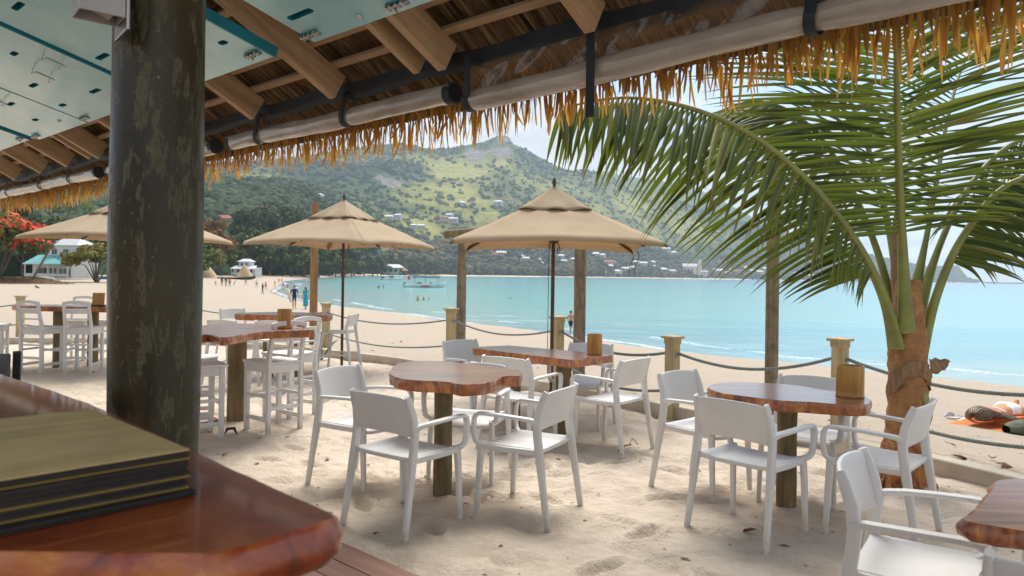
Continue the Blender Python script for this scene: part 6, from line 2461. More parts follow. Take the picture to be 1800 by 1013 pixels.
HP = [far_house(13, 9, 6, 'house_white', 'roof_white', 2.4, 3), far_house(12, 8, 4, 'house_cream', 'roof_red', 2.6, 3), far_house(16, 9, 6.5, 'house_white', 'roof_grey', 2.6, 0), far_house(10, 8, 4, 'house_pink', 'roof_white', 2.2, 2),
      far_house(18, 10, 7, 'house_pink', 'roof_red', 3.0, 4), far_house(14, 9, 7, 'house_cream', 'roof_grey', 2.4, 3)]
HN = ['white house with a pale roof', 'cream cottage with a red roof', 'white gabled house with a grey roof', 'pinkish cottage with a pale roof', 'pink house with a red hipped roof', 'cream house with a grey roof']
used_h = set()
HL = [(560, 350, 0, 'alone on the wooded spur above the left umbrella'), (378, 348, 3, 'tiny among the trees of the wooded spur'), (396, 395, 1, 'low among the trees above the orange-brown tree'), (683, 384, 2, 'on the slope right of the left umbrella'),
      (700, 382, 0, 'on the slope right of the left umbrella'), (727, 398, 0, 'on the slope above the beach wood'), (740, 401, 5, 'on the slope above the beach wood'), (780, 385, 4, 'just above the end of the round log'), (790, 380, 0, 'just above the end of the round log'), (797, 388, 2, 'just above the end of the round log'),
      (813, 358, 0, 'on the yellowish slope left of the largest umbrella'), (876, 358, 0, 'on the slope just left of the umbrella cap'), (896, 352, 1, 'on the slope just left of the umbrella cap'), (1170, 439, 2, 'halfway up the hill right of the largest umbrella'), (1183, 446, 0, 'halfway up the hill right of the largest umbrella'),
      (860, 447, 0, 'below the left half of the largest umbrella'), (867, 450, 4, 'below the left half of the largest umbrella'), (880, 448, 2, 'below the left half of the largest umbrella'), (915, 452, 0, 'below the middle of the largest umbrella'), (922, 457, 2, 'below the middle of the largest umbrella'), (945, 458, 0, 'just left of the umbrella pole'), (950, 463, 3, 'just left of the umbrella pole'),
      (985, 452, 0, 'just right of the umbrella pole'), (990, 462, 5, 'just right of the umbrella pole'), (1007, 458, 0, 'beside the greyish timber pole'), (1047, 449, 0, 'below the right half of the largest umbrella'), (1055, 452, 2, 'below the right half of the largest umbrella'), (1035, 462, 3, 'right of the greyish timber pole'),
      (1068, 464, 4, 'in the village right of the greyish pole'), (1076, 461, 1, 'in the village right of the greyish pole'), (1072, 471, 0, 'in the village right of the greyish pole'), (1110, 474, 5, 'at the shore of the village'), (1098, 477, 2, 'at the shore of the village'), (1118, 462, 0, 'behind the hanging cords of the umbrella'), (1128, 466, 2, 'behind the hanging cords of the umbrella'),
      (1145, 463, 0, 'right of the umbrella cords'), (1150, 469, 3, 'right of the umbrella cords'), (1165, 478, 0, 'low by the far water right of the umbrella'), (1180, 480, 2, 'low by the far water right of the umbrella'), (1085, 481, 0, 'low by the far water right of the greyish pole'), (1060, 480, 3, 'low by the far water right of the greyish pole'),
      (1235, 482, 0, 'below the church'), (1262, 480, 2, 'right of the church'), (1277, 482, 0, 'right of the church'), (1284, 476, 3, 'under the palm leaflets'), (1292, 480, 4, 'under the palm leaflets'), (1304, 481, 1, 'under the palm leaflets'), (1310, 474, 0, 'under the palm leaflets'), (1322, 479, 2, 'under the palm leaflets'), (1333, 482, 0, 'left of the mottled slim pole'),
      (1345, 475, 0, 'up the slope beside the mottled slim pole'), (1400, 485, 0, 'right of the mottled slim pole'), (1425, 486, 3, 'right of the mottled slim pole'), (1455, 487, 0, 'far along the headland shore'), (1490, 489, 2, 'far along the headland shore'), (1520, 489, 0, 'at the far end of the headland shore')]
for x, y, k, where in HL:
    p = hill_at(x, min(y + 5, 487) if y < 470 else y + 3.5)
    t = HP[k] if k not in used_h else copy_tree(HP[k])
    used_h.add(k)
    s = rng.uniform(0.9, 1.2) * max(1.1, 15.0 / FOC * p.y / 16.0)
    t.location = p + Vector((0, -4, 2.0))
    t.scale = (s, s, s)
    t.rotation_euler = (0, 0, rng.uniform(-0.5, 0.5))
    t['label'] = HN[k] + ' ' + where
    t['category'] = 'house'
    t['group'] = 'small houses scattered over the hills across the bay'
for k, t in enumerate(HP):
    if k not in used_h:
        for ch in list(t.children_recursive):
            bpy.data.objects.remove(ch, do_unlink=True)
        bpy.data.objects.remove(t, do_unlink=True)
p = hill_at(1215, 484)
k = p.y / FOC
hs = empty('church', p + Vector((0, -10, 4)), rad(-12), 'yellowish church with a short tower on the far shore, left of the palm leaflets', 'church')
mb = MB()
mb.box((-4 * k, 0, 6 * k), (24 * k, 10 * k, 14 * k))
mb.build('wall', M['house_cream'], hs)
mb = MB()
quad_roof(mb, -16 * k, 8 * k, -5 * k, 5 * k, 13 * k, 5 * k, 0.8 * k, 0, 0.4 * k)
mb.build('roof', M['roof_white'], hs)
mb = MB()
mb.box((13 * k, 1 * k, 10 * k), (6 * k, 6 * k, 24 * k))
mb.add([(9.6 * k, -2.4 * k, 22 * k), (16.4 * k, -2.4 * k, 22 * k), (16.4 * k, 4.4 * k, 22 * k), (9.6 * k, 4.4 * k, 22 * k), (13 * k, 1 * k, 26 * k)], [(0, 1, 4), (1, 2, 4), (2, 3, 4), (3, 0, 4)])
mb.build('tower', M['house_cream'], hs)
for cx in (-12, -6, 0):
    mb = MB()
    mb.box((cx * k, -5.02 * k, 6 * k), (2 * k, 0.2 * k, 6 * k))
    mb.build('window', M['glass_dark'], hs)

# sand mounds and the planted bank
for x, y, w, h, lab in ((360, 487, 58, 26, 'broad brown sand mound beside the pillar'), (430, 487, 40, 22, 'pointed pale sand mound in front of the white beach house'), (338, 486, 40, 20, 'low sand mound half hidden by the pillar')):
    b = at(x, y, 262 if x > 400 else 245)
    k = b.y / FOC
    mb = MB()
    mb.lathe([(w * 0.5 * k * (1 - f) ** 0.85 + 0.02, -2.0 + (h * k + 2.0) * f ** 1.05) for f in np.linspace(0, 1, 10)], (0, 0, 0), 28, wob=lambda a, z: 1 + 0.22 * mnoise.noise(Vector((math.cos(a) * 1.2 + x, math.sin(a) * 1.2, z * 0.3))))
    o = mb.build('sand_mound', M['mound_sand'], smooth=60)
    o.location = b
    tag(o, lab, 'sand mound')
b = land(40, 499)
k = b.y / FOC
rows = []
for i in range(14):
    f = i / 13
    rows.append([((-90 + 160 * g) * k, (f * 60 - 6) * k, (-4 + 14 * math.sin(min(1, f * 2.2) * math.pi / 2) * math.sin(math.pi * min(1, (1 - g) * 1.5 + 0.02) * 0.5) + 1.2 * mnoise.noise(Vector((g * 14, f * 9, 1)))) * k) for g in np.linspace(0, 1, 34)])
mb = MB()
mb.grid(rows)
o = mb.build('earth_bank', M['earth_red'], smooth=60)
o.location = b
tag(o, kind='structure')
mb, tint = MB(), []
r = random.Random(5)
for _ in range(2600):
    g, f = r.random(), r.uniform(0.14, 1.0)
    if r.random() > 1.15 - g * 0.4:
        continue
    p = Vector(((-90 + 160 * g) * k, (f * 60 - 6) * k, (-3.2 + 14 * math.sin(min(1, f * 2.2) * math.pi / 2) * math.sin(math.pi * min(1, (1 - g) * 1.5 + 0.02) * 0.5)) * k + r.random() * 2.0 * k))
    nn = Vector((r.gauss(0, .5), r.gauss(0, .5) - 0.3, 1)).normalized()
    a = nn.orthogonal().normalized()
    c = nn.cross(a)
    s1 = 0.9 * k * r.uniform(0.7, 1.6)
    mb.add([p - a * s1, p + c * s1 * 0.6, p + a * s1, p - c * s1 * 0.6], [(0, 1, 2, 3)])
    tint += [r.uniform(0.1, 0.7)] * 4
o = mb.build('creeping_plants', M['leaf_bush'])
o.location = b
o.data.attributes.new('tint', 'FLOAT', 'POINT').data.foreach_set('value', tint)
tag(o, 'green creeping plants covering the earth bank at the left', 'plants', kind='stuff')
o = None
b = land(78, 497)
mb = MB()
mb.lathe([(0.9, -0.3), (1.0, 0.2), (0.7, 0.7), (0.0, 0.9)], (0, 0, 0), 14, wob=lambda a, z: 1 + 0.3 * mnoise.noise(Vector((math.cos(a) * 2, math.sin(a) * 2, z * 2))))
o = mb.build('boulder', M['rock'], smooth=30)
o.location = b
o.scale = (1.3 * b.y / 90,) * 2 + (0.9 * b.y / 90,)
tag(o, 'pale boulder at the foot of the earth bank on the left', 'boulder')


# ------------------------------------------------------------------ boats
def hull(name, L, B, H, sheer, mat, parent=None, n=16):
    rows = []
    for i in range(n + 1):
        f = i / n
        x = -L / 2 + L * f
        w = B / 2 * (1 - max(0, (f - 0.45) / 0.55) ** 2.2) * (0.82 + 0.18 * min(1, f * 3))
        zt = H + sheer * max(0, (f - 0.4) / 0.6) ** 2
        zb = 0.0 + (H * 0.75) * max(0, (f - 0.78) / 0.22) ** 2
        row = [(x, -w, zt), (x, -w * 0.92, zt * 0.55 + zb * 0.45), (x, -w * 0.45, zb), (x, 0, zb - 0.06), (x, w * 0.45, zb), (x, w * 0.92, zt * 0.55 + zb * 0.45), (x, w, zt)]
        rows.append(row)
    mb = MB()
    mb.grid(rows)
    mb.add(rows[0], [tuple(range(7))])
    return mb.build(name, mat, parent, smooth=40, solid=0.06)


b = on(748, 506, SEA_Z)
k = b.y / FOC
bo = empty('excursion_boat', (b.x, b.y, SEA_Z - 0.15), rad(3), 'white excursion boat with a flat canopy, moored left of the largest umbrella', 'boat')
L = 74 * k
hull('hull', L, 2.6, 1.25, 0.75, M['boat_white'], bo)
mb = MB()
mb.box((-0.02 * L, 0, 0.95), (L * 0.84, 2.1, 0.06))
mb.build('deck', M['roof_grey'], bo)
mb = MB()
mb.box((0.0, -1.28, 0.72), (L * 0.20, 0.05, 0.32))
mb.build('red_lettering', M['boat_red'], bo)
mb = MB()
mb.box((0.0, -1.26, 0.12), (L * 0.72, 0.05, 0.16))
mb.build('waterline_stripe', M['boat_dark'], bo)
mb = MB()
mb.box((0.02 * L, 0, 3.2), (L * 0.62, 2.4, 0.26))
mb.build('canopy', M['c_navy'], bo, bevel=0.03)
for fx in (-0.26, 0.0, 0.30):
    for sy in (-1, 1):
        mb = MB()
        mb.tube([(fx * L, sy * 1.0, 0.95), (fx * L, sy * 1.0, 3.2)], 0.045, 6)
        mb.build('canopy_post', M['c_grey'], bo)
for sy in (-0.5, 0.5):
    mb = MB()
    mb.box((-L * 0.49, sy, 1.15), (0.75, 0.5, 0.75), taper=0.75)
    mb.box((-L * 0.49 - 0.2, sy, 0.45), (0.22, 0.16, 1.1))
    mb.build('outboard_motor', M['c_black'], bo)
mb = MB()
mb.box((-L * 0.34, 0, 1.6), (0.9, 1.0, 1.3))
mb.build('console', M['boat_white'], bo)
mb = MB()
mb.tube([(-L * 0.37, 0.4, 1.0), (-L * 0.37, 0.4, 3.6)], 0.03, 6)
mb.build('flag_pole', M['c_grey'], bo)
mb = MB()
mb.box((-L * 0.37 - 0.35, 0.4, 2.9), (0.7, 0.03, 1.0))
mb.build('flag', M['c_red'], bo)
for i, fx in enumerate((-0.18, -0.12, 0.12)):
    mb = MB()
    mb.box((fx * L, 0.2, 1.35), (0.55, 0.9, 0.75))
    mb.build('bench', M['c_grey'], bo)
b = on(690, 493, SEA_Z)
k = b.y / FOC
sb = empty('speed_boat', (b.x, b.y, SEA_Z - 0.1), rad(8), 'small white speed boat beyond the excursion boat, near the far beach', 'boat')
hull('hull', 36 * k, 3.0, 1.4, 1.0, M['boat_white'], sb)
mb = MB()
mb.box((-16.5 * k, 0, 1.3), (2.0, 1.2, 1.8), taper=0.7)
mb.build('outboard_motor', M['c_black'], sb)
mb = MB()
mb.box((-2 * k, 0, 1.75), (3.0, 1.6, 0.9), taper=0.7)
mb.build('windscreen', M['glass_dark'], sb)
b = land(416, 491.5)
k = b.y / FOC
pg = empty('pirogue', b + Vector((0, 0, 0.0)), rad(6), 'long dark pirogue drawn up on the beach behind the group of bathers', 'boat')
hull('hull', 64 * k, 1.9, 0.6, 0.6, M['boat_dark'], pg)
for fx in (-0.2, 0.05, 0.25):
    mb = MB()
    mb.box((fx * 64 * k, 0, 0.75), (0.3, 1.5, 0.06))
    mb.build('thwart', M['bark'], pg)
b = land(186, 491)
k = b.y / FOC
bb = empty('rowing_boat', b, rad(5), 'bright blue rowing boat on the sand beside the pillar edge', 'boat')
hull('hull', 40 * k, 1.7, 0.62, 0.35, M['boat_blue'], bb)
for fx in (-0.2, 0.15):
    mb = MB()
    mb.box((fx * 40 * k, 0, 0.52), (0.3, 1.4, 0.05))
    mb.build('thwart', M['boat_white'], bb)
b = on(607, 489, SEA_Z) + Vector((0, 0, 0))
b = land(566 + 84, 483.8)
ub = empty('parasol', b, 0, 'small blue and white beach parasol on the far sand', 'parasol')
kk = b.y / FOC
mb = MB()
mb.lathe([(4.5 * kk, 5.0 * kk), (2.4 * kk, 6.6 * kk), (0.05, 7.4 * kk)], (0, 0, 0), 8)
mb.build('canopy', M['roof_teal'], ub)
mb = MB()
mb.tube([(0, 0, -0.3), (0, 0, 7.2 * kk)], 0.12, 6)
mb.build('pole', M['boat_white'], ub)

# ------------------------------------------------------------------ people on the beach
def skin_body(joints, bones, root, sub=2):
    """joints: name -> (position, radius); one continuous skinned surface, frozen to a mesh"""
    names = list(joints)
    ix = {n: i for i, n in enumerate(names)}
    me = bpy.data.meshes.new('body')
    me.from_pydata([joints[n][0] for n in names], [(ix[a], ix[b]) for a, b in bones], [])
    o = bpy.data.objects.new('body', me)
    COL.objects.link(o)
    md = o.modifiers.new('skin', 'SKIN')
    md.use_smooth_shade = True
    sv = me.skin_vertices[0].data
    for n in names:
        r = joints[n][1]
        sv[ix[n]].radius = r if isinstance(r, tuple) else (r, r)
        sv[ix[n]].use_root = (n == root)
    sb_ = o.modifiers.new('sub', 'SUBSURF')
    sb_.levels = sub
    sb_.render_levels = sub
    dg = bpy.context.evaluated_depsgraph_get()
    m2 = bpy.data.meshes.new_from_object(o.evaluated_get(dg))
    bpy.data.objects.remove(o, do_unlink=True)
    bpy.data.meshes.remove(me)
    m2.name = 'body'
    return m2


def stand_joints(step=0.0, arm=0.0, spread=0.10, female=False, hands=True, bend=0.0):
    sh = 0.165 if female else 0.195
    J = {'pelvis': ((0, 0, .95), (.135, .10)), 'waist': ((0, -bend * .15, 1.10), (.115, .085) if female else (.13, .095)), 'chest': ((0, -bend * .3, 1.30), (.14, .10) if female else (.16, .11)), 'neck0': ((0, -bend * .42, 1.45), .062), 'neck': ((0, -bend * .45, 1.51), .052),
         'head': ((0, -.01 - bend * .48, 1.60), (.075, .085)), 'crown': ((0, .005 - bend * .48, 1.70), (.068, .080))}
    B = [('pelvis', 'waist'), ('waist', 'chest'), ('chest', 'neck0'), ('neck0', 'neck'), ('neck', 'head'), ('head', 'crown')]
    for s, n in ((-1, 'l'), (1, 'r')):
        st = step * s
        J['hip' + n] = ((s * .085, 0, .88), .088)
        J['knee' + n] = ((s * (.085 + spread * .3), -.02 - .18 * st, .49), .056)
        J['calf' + n] = ((s * (.085 + spread * .45), .01 - .20 * st + .04 * abs(st), .34), .052)
        J['ank' + n] = ((s * (.085 + spread * .6), .03 - .30 * st, .075), .034)
        J['toe' + n] = ((s * (.10 + spread * .7), -.10 - .30 * st, .03), (.036, .024))
        B += [('pelvis', 'hip' + n), ('hip' + n, 'knee' + n), ('knee' + n, 'calf' + n), ('calf' + n, 'ank' + n), ('ank' + n, 'toe' + n)]
        a = arm * s
        J['sho' + n] = ((s * sh, -bend * .35, 1.40), .058)
        J['elb' + n] = ((s * (sh + .07), .02 + .12 * a - bend * .35, 1.13), .040)
        J['wri' + n] = ((s * (sh + .08), -.05 + .26 * a - bend * .4, .88), .027)
        J['pal' + n] = ((s * (sh + .08), -.06 + .29 * a - bend * .4, .81), (.034, .018))
        B += [('chest', 'sho' + n), ('sho' + n, 'elb' + n), ('elb' + n, 'wri' + n), ('wri' + n, 'pal' + n)]
        if hands:
            for k, (dx, L) in enumerate(((-.022, .075), (-.007, .085), (.008, .08), (.022, .062))):
                J['f%d%s' % (k, n)] = ((s * (sh + .08) , -.06 + .29 * a + dx - bend * .4, .79 - L * .6), .0095)
                J['g%d%s' % (k, n)] = ((s * (sh + .075), -.07 + .29 * a + dx - bend * .4, .79 - L), .008)
                B += [('pal' + n, 'f%d%s' % (k, n)), ('f%d%s' % (k, n), 'g%d%s' % (k, n))]
            J['t' + n] = ((s * (sh + .055), -.10 + .28 * a - bend * .4, .80), .010)
            B += [('wri' + n, 't' + n)]
    return J, B


poses = {
    'stand': stand_joints(0.05, 0.1, 0.12, False, False), 'standf': stand_joints(0.03, 0.05, 0.05, True, False),
    'walk': stand_joints(0.9, -0.7, 0.02, False, False), 'walkf': stand_joints(0.7, -0.6, 0.0, True, False),
    'bend': stand_joints(0.2, 0.9, 0.15, False, False, 0.9), 'hero': stand_joints(0.75, -0.55, 0.0, False, True), 'herof': stand_joints(0.55, -0.4, 0.0, True, True),
}
pm = {k: skin_body(J, B, 'pelvis') for k, (J, B) in poses.items()}
hair_m = {}


def person(x, y, pose, face, label, skin='skin', top=None, bottom='c_navy', hair='hair_dark', long=False, skirt=0.0, h=1.72, sink=0.0, water=False, extra=None, p=None):
    p = p if p is not None else (on(x, y, SEA_Z) if water else land(x, y))
    t = empty('person', p + Vector((0, 0, -sink)), face, label, 'person')
    me = pm[pose].copy()
    me.materials.clear()
    for m_ in (M[skin], M[bottom] if bottom else M[skin], M[top] if top else M[skin]):
        me.materials.append(m_)
    mi = []
    lo = 0.62 - skirt
    for pg_ in me.polygons:
        c = pg_.center
        armpart = abs(c.x) > 0.20 and c.z < 1.40
        if bottom and lo < c.z < 1.01 and not armpart:
            mi.append(1)
        elif top and 1.01 <= c.z < 1.46 and (not armpart or c.z > 1.18):
            mi.append(2)
        else:
            mi.append(0)
    me.polygons.foreach_set('material_index', mi)
    b_ = bpy.data.objects.new('body', me)
    COL.objects.link(b_)
    b_.parent = t
    key = (pose, long, hair)
    hd = Vector(poses[pose][0]['head'][0])
    if key not in hair_m:
        mb = MB()
        rows = []
        for i in range(9):
            f = i / 8
            row = []
            for j in range(17):
                a = j / 16 * 2 * math.pi
                r = 0.098 * math.sin(f * math.pi * (0.56 if not long else 0.62)) ** 0.8 + 0.001
                frontal = max(0, -math.sin(a))
                zz = 0.145 - f * (0.15 + (0.20 if long else 0.03) * (1 - frontal)) + frontal * f * 0.075
                row.append((hd.x + r * math.cos(a) * 0.92, hd.y + 0.012 + r * math.sin(a) * 1.08, hd.z + zz))
            rows.append(row)
        mb.grid(rows)
        hair_m[key] = mb.mesh('hair', 60)
        hair_m[key].materials.append(M[hair])
    ho = bpy.data.objects.new('hair', hair_m[key])
    COL.objects.link(ho)
    ho.parent = t
    if skirt > 0.15:
        mb = MB()
        mb.lathe([(0.135, 1.02), (0.155, 0.92), (0.175, 0.75), (0.19, 0.62 - skirt)], (0, 0, 0), 18, wob=lambda a, z: 1 + 0.06 * math.sin(a * 5))
        mb.build('skirt', M[bottom], t, smooth=60)
    s = h / 1.74
    t.scale = (s, s, s)
    if not water:
        t.location.z += 0.0
    return t


FACE_US, AWAY, LEFT, RIGHT = 0.0, math.pi, -math.pi / 2, math.pi / 2
person(1003, 589.5, 'hero', 2.6, 'shirtless man in dark blue shorts walking along the water beside the greyish timber pole', 'skin_tan', None, 'c_navy', h=1.76)
person(517, 543.5, 'hero', 0.25, 'person in navy shirt and shorts carrying a surfboard, left of the orange-brown pole', 'skin', 'c_navy', 'c_navy', skirt=0.0)
person(537, 544, 'herof', -0.1, 'woman in a turquoise wrap walking beside the person with the surfboard', 'skin', 'c_turq', 'c_turq', 'hair_dark', True, 0.38, 1.66)
p = land(517, 543.5)
sbo = MB()
rows = []
for i in range(13):
    f = i / 12 * 2 - 1
    w = 0.27 * (1 - abs(f) ** 2.6) + 0.004
    rows.append([(f * 0.9, 0.035 * g * g - 0.0, g * w) for g in (-1, -.5, 0, .5, 1)])
sbo.grid(rows)
o = sbo.build('surfboard', M['house_cream'], smooth=60, solid=0.05)
o.location = p + Vector((-0.42, 0.05, 0.98))
o.rotation_euler = (0, rad(32), rad(-60))
tag(o, 'cream surfboard carried under the arm of the person in navy', 'surfboard')
person(540.5, 532, 'walkf', 3.0, 'person in white walking away behind the woman in the turquoise wrap', 'skin', 'c_white', 'c_white', h=1.7)
G = [
    (379, 503.5, 'stand', AWAY, 'small child in pink swimwear standing left of the group on the beach', 'skin_tan', None, 'c_pink', 1.05, 0),
    (390, 503, 'stand', 2.8, 'person all in black, left of the group of three on the beach', 'skin_dark', 'c_black', 'c_black', 1.8, 0),
    (397, 504, 'walk', 3.3, 'slim person in dark clothes in the middle of the group on the beach', 'skin_dark', 'c_black', 'c_grey', 1.74, 0),
    (403.5, 504.5, 'stand', 3.0, 'person in an orange shirt and black shorts in the group on the beach', 'skin_dark', 'c_orange', 'c_black', 1.82, 0),
    (411, 503, 'bend', 1.8, 'child in bright blue bending down beside the orange shirt', 'skin', 'c_turq', 'c_turq', 1.15, 0),
    (432, 502.5, 'walk', 1.4, 'person in grey walking past the bow of the dark pirogue', 'skin', 'c_grey', 'c_grey', 1.72, 0),
    (451, 506, 'stand', 0.4, 'person in a white shirt and green shorts near the wet sand', 'skin', 'c_white', 'c_olive', 1.75, 0),
    (461.5, 517.5, 'walk', -0.6, 'person in black walking on the sand nearest to the water edge', 'skin_dark', 'c_black', 'c_black', 1.68, 0),
    (467, 510, 'stand', 0.9, 'person in a salmon top and dark shorts at the edge of the water', 'skin_tan', 'c_pink', 'c_navy', 1.72, 0),
    (483, 504.5, 'walkf', 0.5, 'person in yellow swimwear wading at the edge of the water', 'skin_tan', None, 'c_yellow', 1.6, 0),
    (497.5, 511, 'walkf', 0.2, 'woman in a blue top wading beside another bather', 'skin', 'c_blue', 'c_white', 1.62, 0),
    (505, 513, 'walk', -0.4, 'bather with a tan back wading beside the woman in blue', 'skin_tan', None, 'c_khaki', 1.75, 0),
    (490, 498, 'standf', 0.0, 'woman in a red swimsuit on the far bend of the beach', 'skin', 'c_red', 'c_red', 1.6, 0),
    (495, 497, 'stand', 1.0, 'person in a faded pink shirt beside the red swimsuit', 'skin', 'c_pink', 'c_khaki', 1.7, 0),
    (475.5, 487, 'stand', 0.2, 'person in a red shirt and yellow shorts farther up the beach', 'skin_dark', 'c_red', 'c_yellow', 1.75, 0),
    (488, 483, 'standf', 0.6, 'person in pink standing under the trees of the far beach', 'skin', 'c_pink', 'c_pink', 1.7, 0),
    (492, 484, 'stand', 2.6, 'person in red standing under the trees of the far beach', 'skin', 'c_red', 'c_white', 1.7, 0),
    (498, 482.5, 'stand', -0.8, 'person in dark blue under the trees of the far beach', 'skin', 'c_navy', 'c_red', 1.7, 0),
    (503, 481.5, 'standf', 0.8, 'person in white under the trees of the far beach', 'skin', 'c_white', 'c_pink', 1.7, 0),
    (570.5, 485.5, 'walk', 1.3, 'dark-clad walker on the far sand just right of the orange-brown pole', 'skin_dark', 'c_black', 'c_black', 1.78, 0),
    (574, 484.5, 'walk', 1.5, 'second dark-clad walker on the far sand, farther right', 'skin_dark', 'c_black', 'c_navy', 1.78, 0),
    (577.5, 487.5, 'standf', 0.2, 'small dark figure at the far edge of the water', 'skin_dark', 'c_grey', 'c_black', 1.6, 0),
    (613, 482.3, 'stand', 0.1, 'tiny figure in red on the far beach right of the umbrella pole', 'skin', 'c_red', 'c_navy', 1.8, 0),
    (622, 482.0, 'walk', 1.2, 'tiny figure in white on the far beach right of the umbrella pole', 'skin', 'c_white', 'c_khaki', 1.8, 0),
]
for x, y, ps_, fc, lab, sk, tp_, bt_, h, _ in G:
    person(x, y, ps_, fc, lab, sk, tp_, bt_, h=h, long=ps_.endswith('f'))
# bathers in the sea, standing in deep water
for x, y, ps_, fc, lab, sk, dep, hh in [(665.5, 507, 'stand', 0.4, 'bather standing waist-deep in the sea left of the excursion boat', 'skin_dark', 0.85, 'hair_dark'), (674, 507, 'stand', 1.4, 'second bather standing in the sea left of the excursion boat', 'skin_dark', 0.85, 'hair_dark'),
                                        (734.5, 529, 'standf', 2.6, 'dark-haired bather chest-deep in the sea below the excursion boat', 'skin_tan', 0.98, 'hair_dark'), (744.5, 527.5, 'stand', -0.6, 'bather up to the shoulders in the sea below the excursion boat', 'skin', 1.22, 'hair_dark')]:
    person(x, y, ps_, fc, lab, sk, None, 'c_navy', hh, False, 0.0, 1.74, dep, True)
for x, y, lab, dep in [(753.5, 527, 'swimmer with only the head above water beside the two bathers', 1.45), (897.5, 526, 'lone swimmer far out in the turquoise water left of the umbrella pole', 1.42)]:
    person(x, y, 'stand', 0.3, lab, 'skin_dark', None, 'c_navy', 'hair_dark', False, 0.0, 1.74, dep, True)

# ---- the sunbather
sp_ = land(1722, 752, 5, 40)
ax = Vector((0.80, 0.60, 0)).normalized()
J = {'pelvis': ((.78, 0, .135), (.15, .105)), 'waist': ((.58, 0, .125), (.118, .085)), 'chest': ((.36, 0, .13), (.15, .095)), 'neck0': ((.20, 0, .135), .06), 'neck': ((.14, .0, .135), .05), 'head': ((.03, .01, .135), (.085, .080)), 'crown': ((-.07, .015, .14), (.075, .075))}
B = [('pelvis', 'waist'), ('waist', 'chest'), ('chest', 'neck0'), ('neck0', 'neck'), ('neck', 'head'), ('head', 'crown')]
for s, n in ((-1, 'l'), (1, 'r')):
    J['but' + n] = ((.88, s * .085, .15), .098)
    J['knee' + n] = ((1.24, s * .12, .075), .056)
    J['calf' + n] = ((1.40, s * .12, .075), .052)
    J['ank' + n] = ((1.66, s * .13, .05) if s < 0 else (1.62, s * .13, .10), .034)
    J['toe' + n] = ((1.80, s * .14, .03) if s < 0 else (1.68, s * .14, .19), (.034, .026))
    B += [('pelvis', 'but' + n), ('but' + n, 'knee' + n), ('knee' + n, 'calf' + n), ('calf' + n, 'ank' + n), ('ank' + n, 'toe' + n)]
    J['sho' + n] = ((.25, s * .17, .11), .058)
    J['elb' + n] = ((.44, s * .30, .055), .038)
    J['wri' + n] = ((.66, s * .34, .045), .027)
    J['pal' + n] = ((.73, s * .35, .035), (.036, .018))
    B += [('chest', 'sho' + n), ('sho' + n, 'elb' + n), ('elb' + n, 'wri' + n), ('wri' + n, 'pal' + n)]
    for k, (dx, L) in enumerate(((-.024, .07), (-.008, .085), (.009, .08), (.024, .06))):
        J['f%d%s' % (k, n)] = ((.77, s * (.35 + dx), .035), .009)
        J['g%d%s' % (k, n)] = ((.74 + L + .02, s * (.35 + dx * 1.2), .022), .008)
        B += [('pal' + n, 'f%d%s' % (k, n)), ('f%d%s' % (k, n), 'g%d%s' % (k, n))]
    J['t' + n] = ((.73, s * .30, .03), .010)
    B += [('wri' + n, 't' + n)]
tw = empty('towel', sp_, math.atan2(ax.y, ax.x), 'orange beach towel spread on the sand under the sunbather', 'towel')
mb = MB()
mb.grid([[(-.25 + 1.9 * f, -.33 + .66 * g, .014 + .012 * mnoise.noise(Vector((f * 9, g * 5, 3)))) for g in np.linspace(0, 1, 12)] for f in np.linspace(0, 1, 24)])
mb.build('cloth', M['c_towel'], tw, smooth=60, solid=0.008)
sun_p = empty('person', sp_ + Vector((0, 0, .012)), math.atan2(ax.y, ax.x), 'sunbather with long brown hair and a white bikini lying face down on an orange towel', 'person')
me = skin_body(J, B, 'pelvis')
me.materials.append(M['skin_tan'])
me.materials.append(M['c_white'])
me.polygons.foreach_set('material_index', [1 if (.74 < q.center.x < .93 and abs(q.center.y) < .2 and q.center.z > .11) else 0 for q in me.polygons])
b_ = bpy.data.objects.new('body', me)
COL.objects.link(b_)
b_.parent = sun_p
mb = MB()
for i in range(46):
    a = rng.uniform(-1.5, 1.5)
    L = rng.uniform(0.22, 0.42)
    pts = [(-.10 + rng.uniform(0, .10), 0.085 * math.sin(a) + .01, .16 + 0.075 * math.cos(a)), (.06, .125 * math.sin(a), .14 + .085 * math.cos(a)), (.06 + L * .4, .17 * math.sin(a) - .05, .13 + .06 * math.cos(a)), (.05 + L, .20 * math.sin(a) - .12, .06 + .07 * max(0, math.cos(a)))]
    mb.tube(pts, [.028, .03, .024, .010], 6)
for i in range(12):          # cap of hair over the whole head
    a = -1.7 + i * 0.31
    mb.tube([(-.15, .02 + .04 * math.sin(a), .13 + .05 * math.cos(a)), (-.09, .015 + .098 * math.sin(a), .135 + .092 * math.cos(a)), (.03, .01 + .112 * math.sin(a), .135 + .102 * math.cos(a)), (.12, .10 * math.sin(a), .13 + .085 * math.cos(a))], [.02, .034, .036, .03], 7)
mb.build('hair', M['hair_brown'], sun_p, smooth=60)
mb = MB()
mb.sweep([(.40, -.16, .18), (.40, 0, .232), (.40, .16, .18)], (.03, .006), (1, 0, 0), n=4)
mb.build('bikini_strap', M['c_white'], sun_p)
p = land(1796, 764, 5, 40)
bg_ = empty('beach_bag', p, 0.3, 'dark olive beach bag lying on the sand beside the sunbather', 'bag')
mb = MB()
rows = []
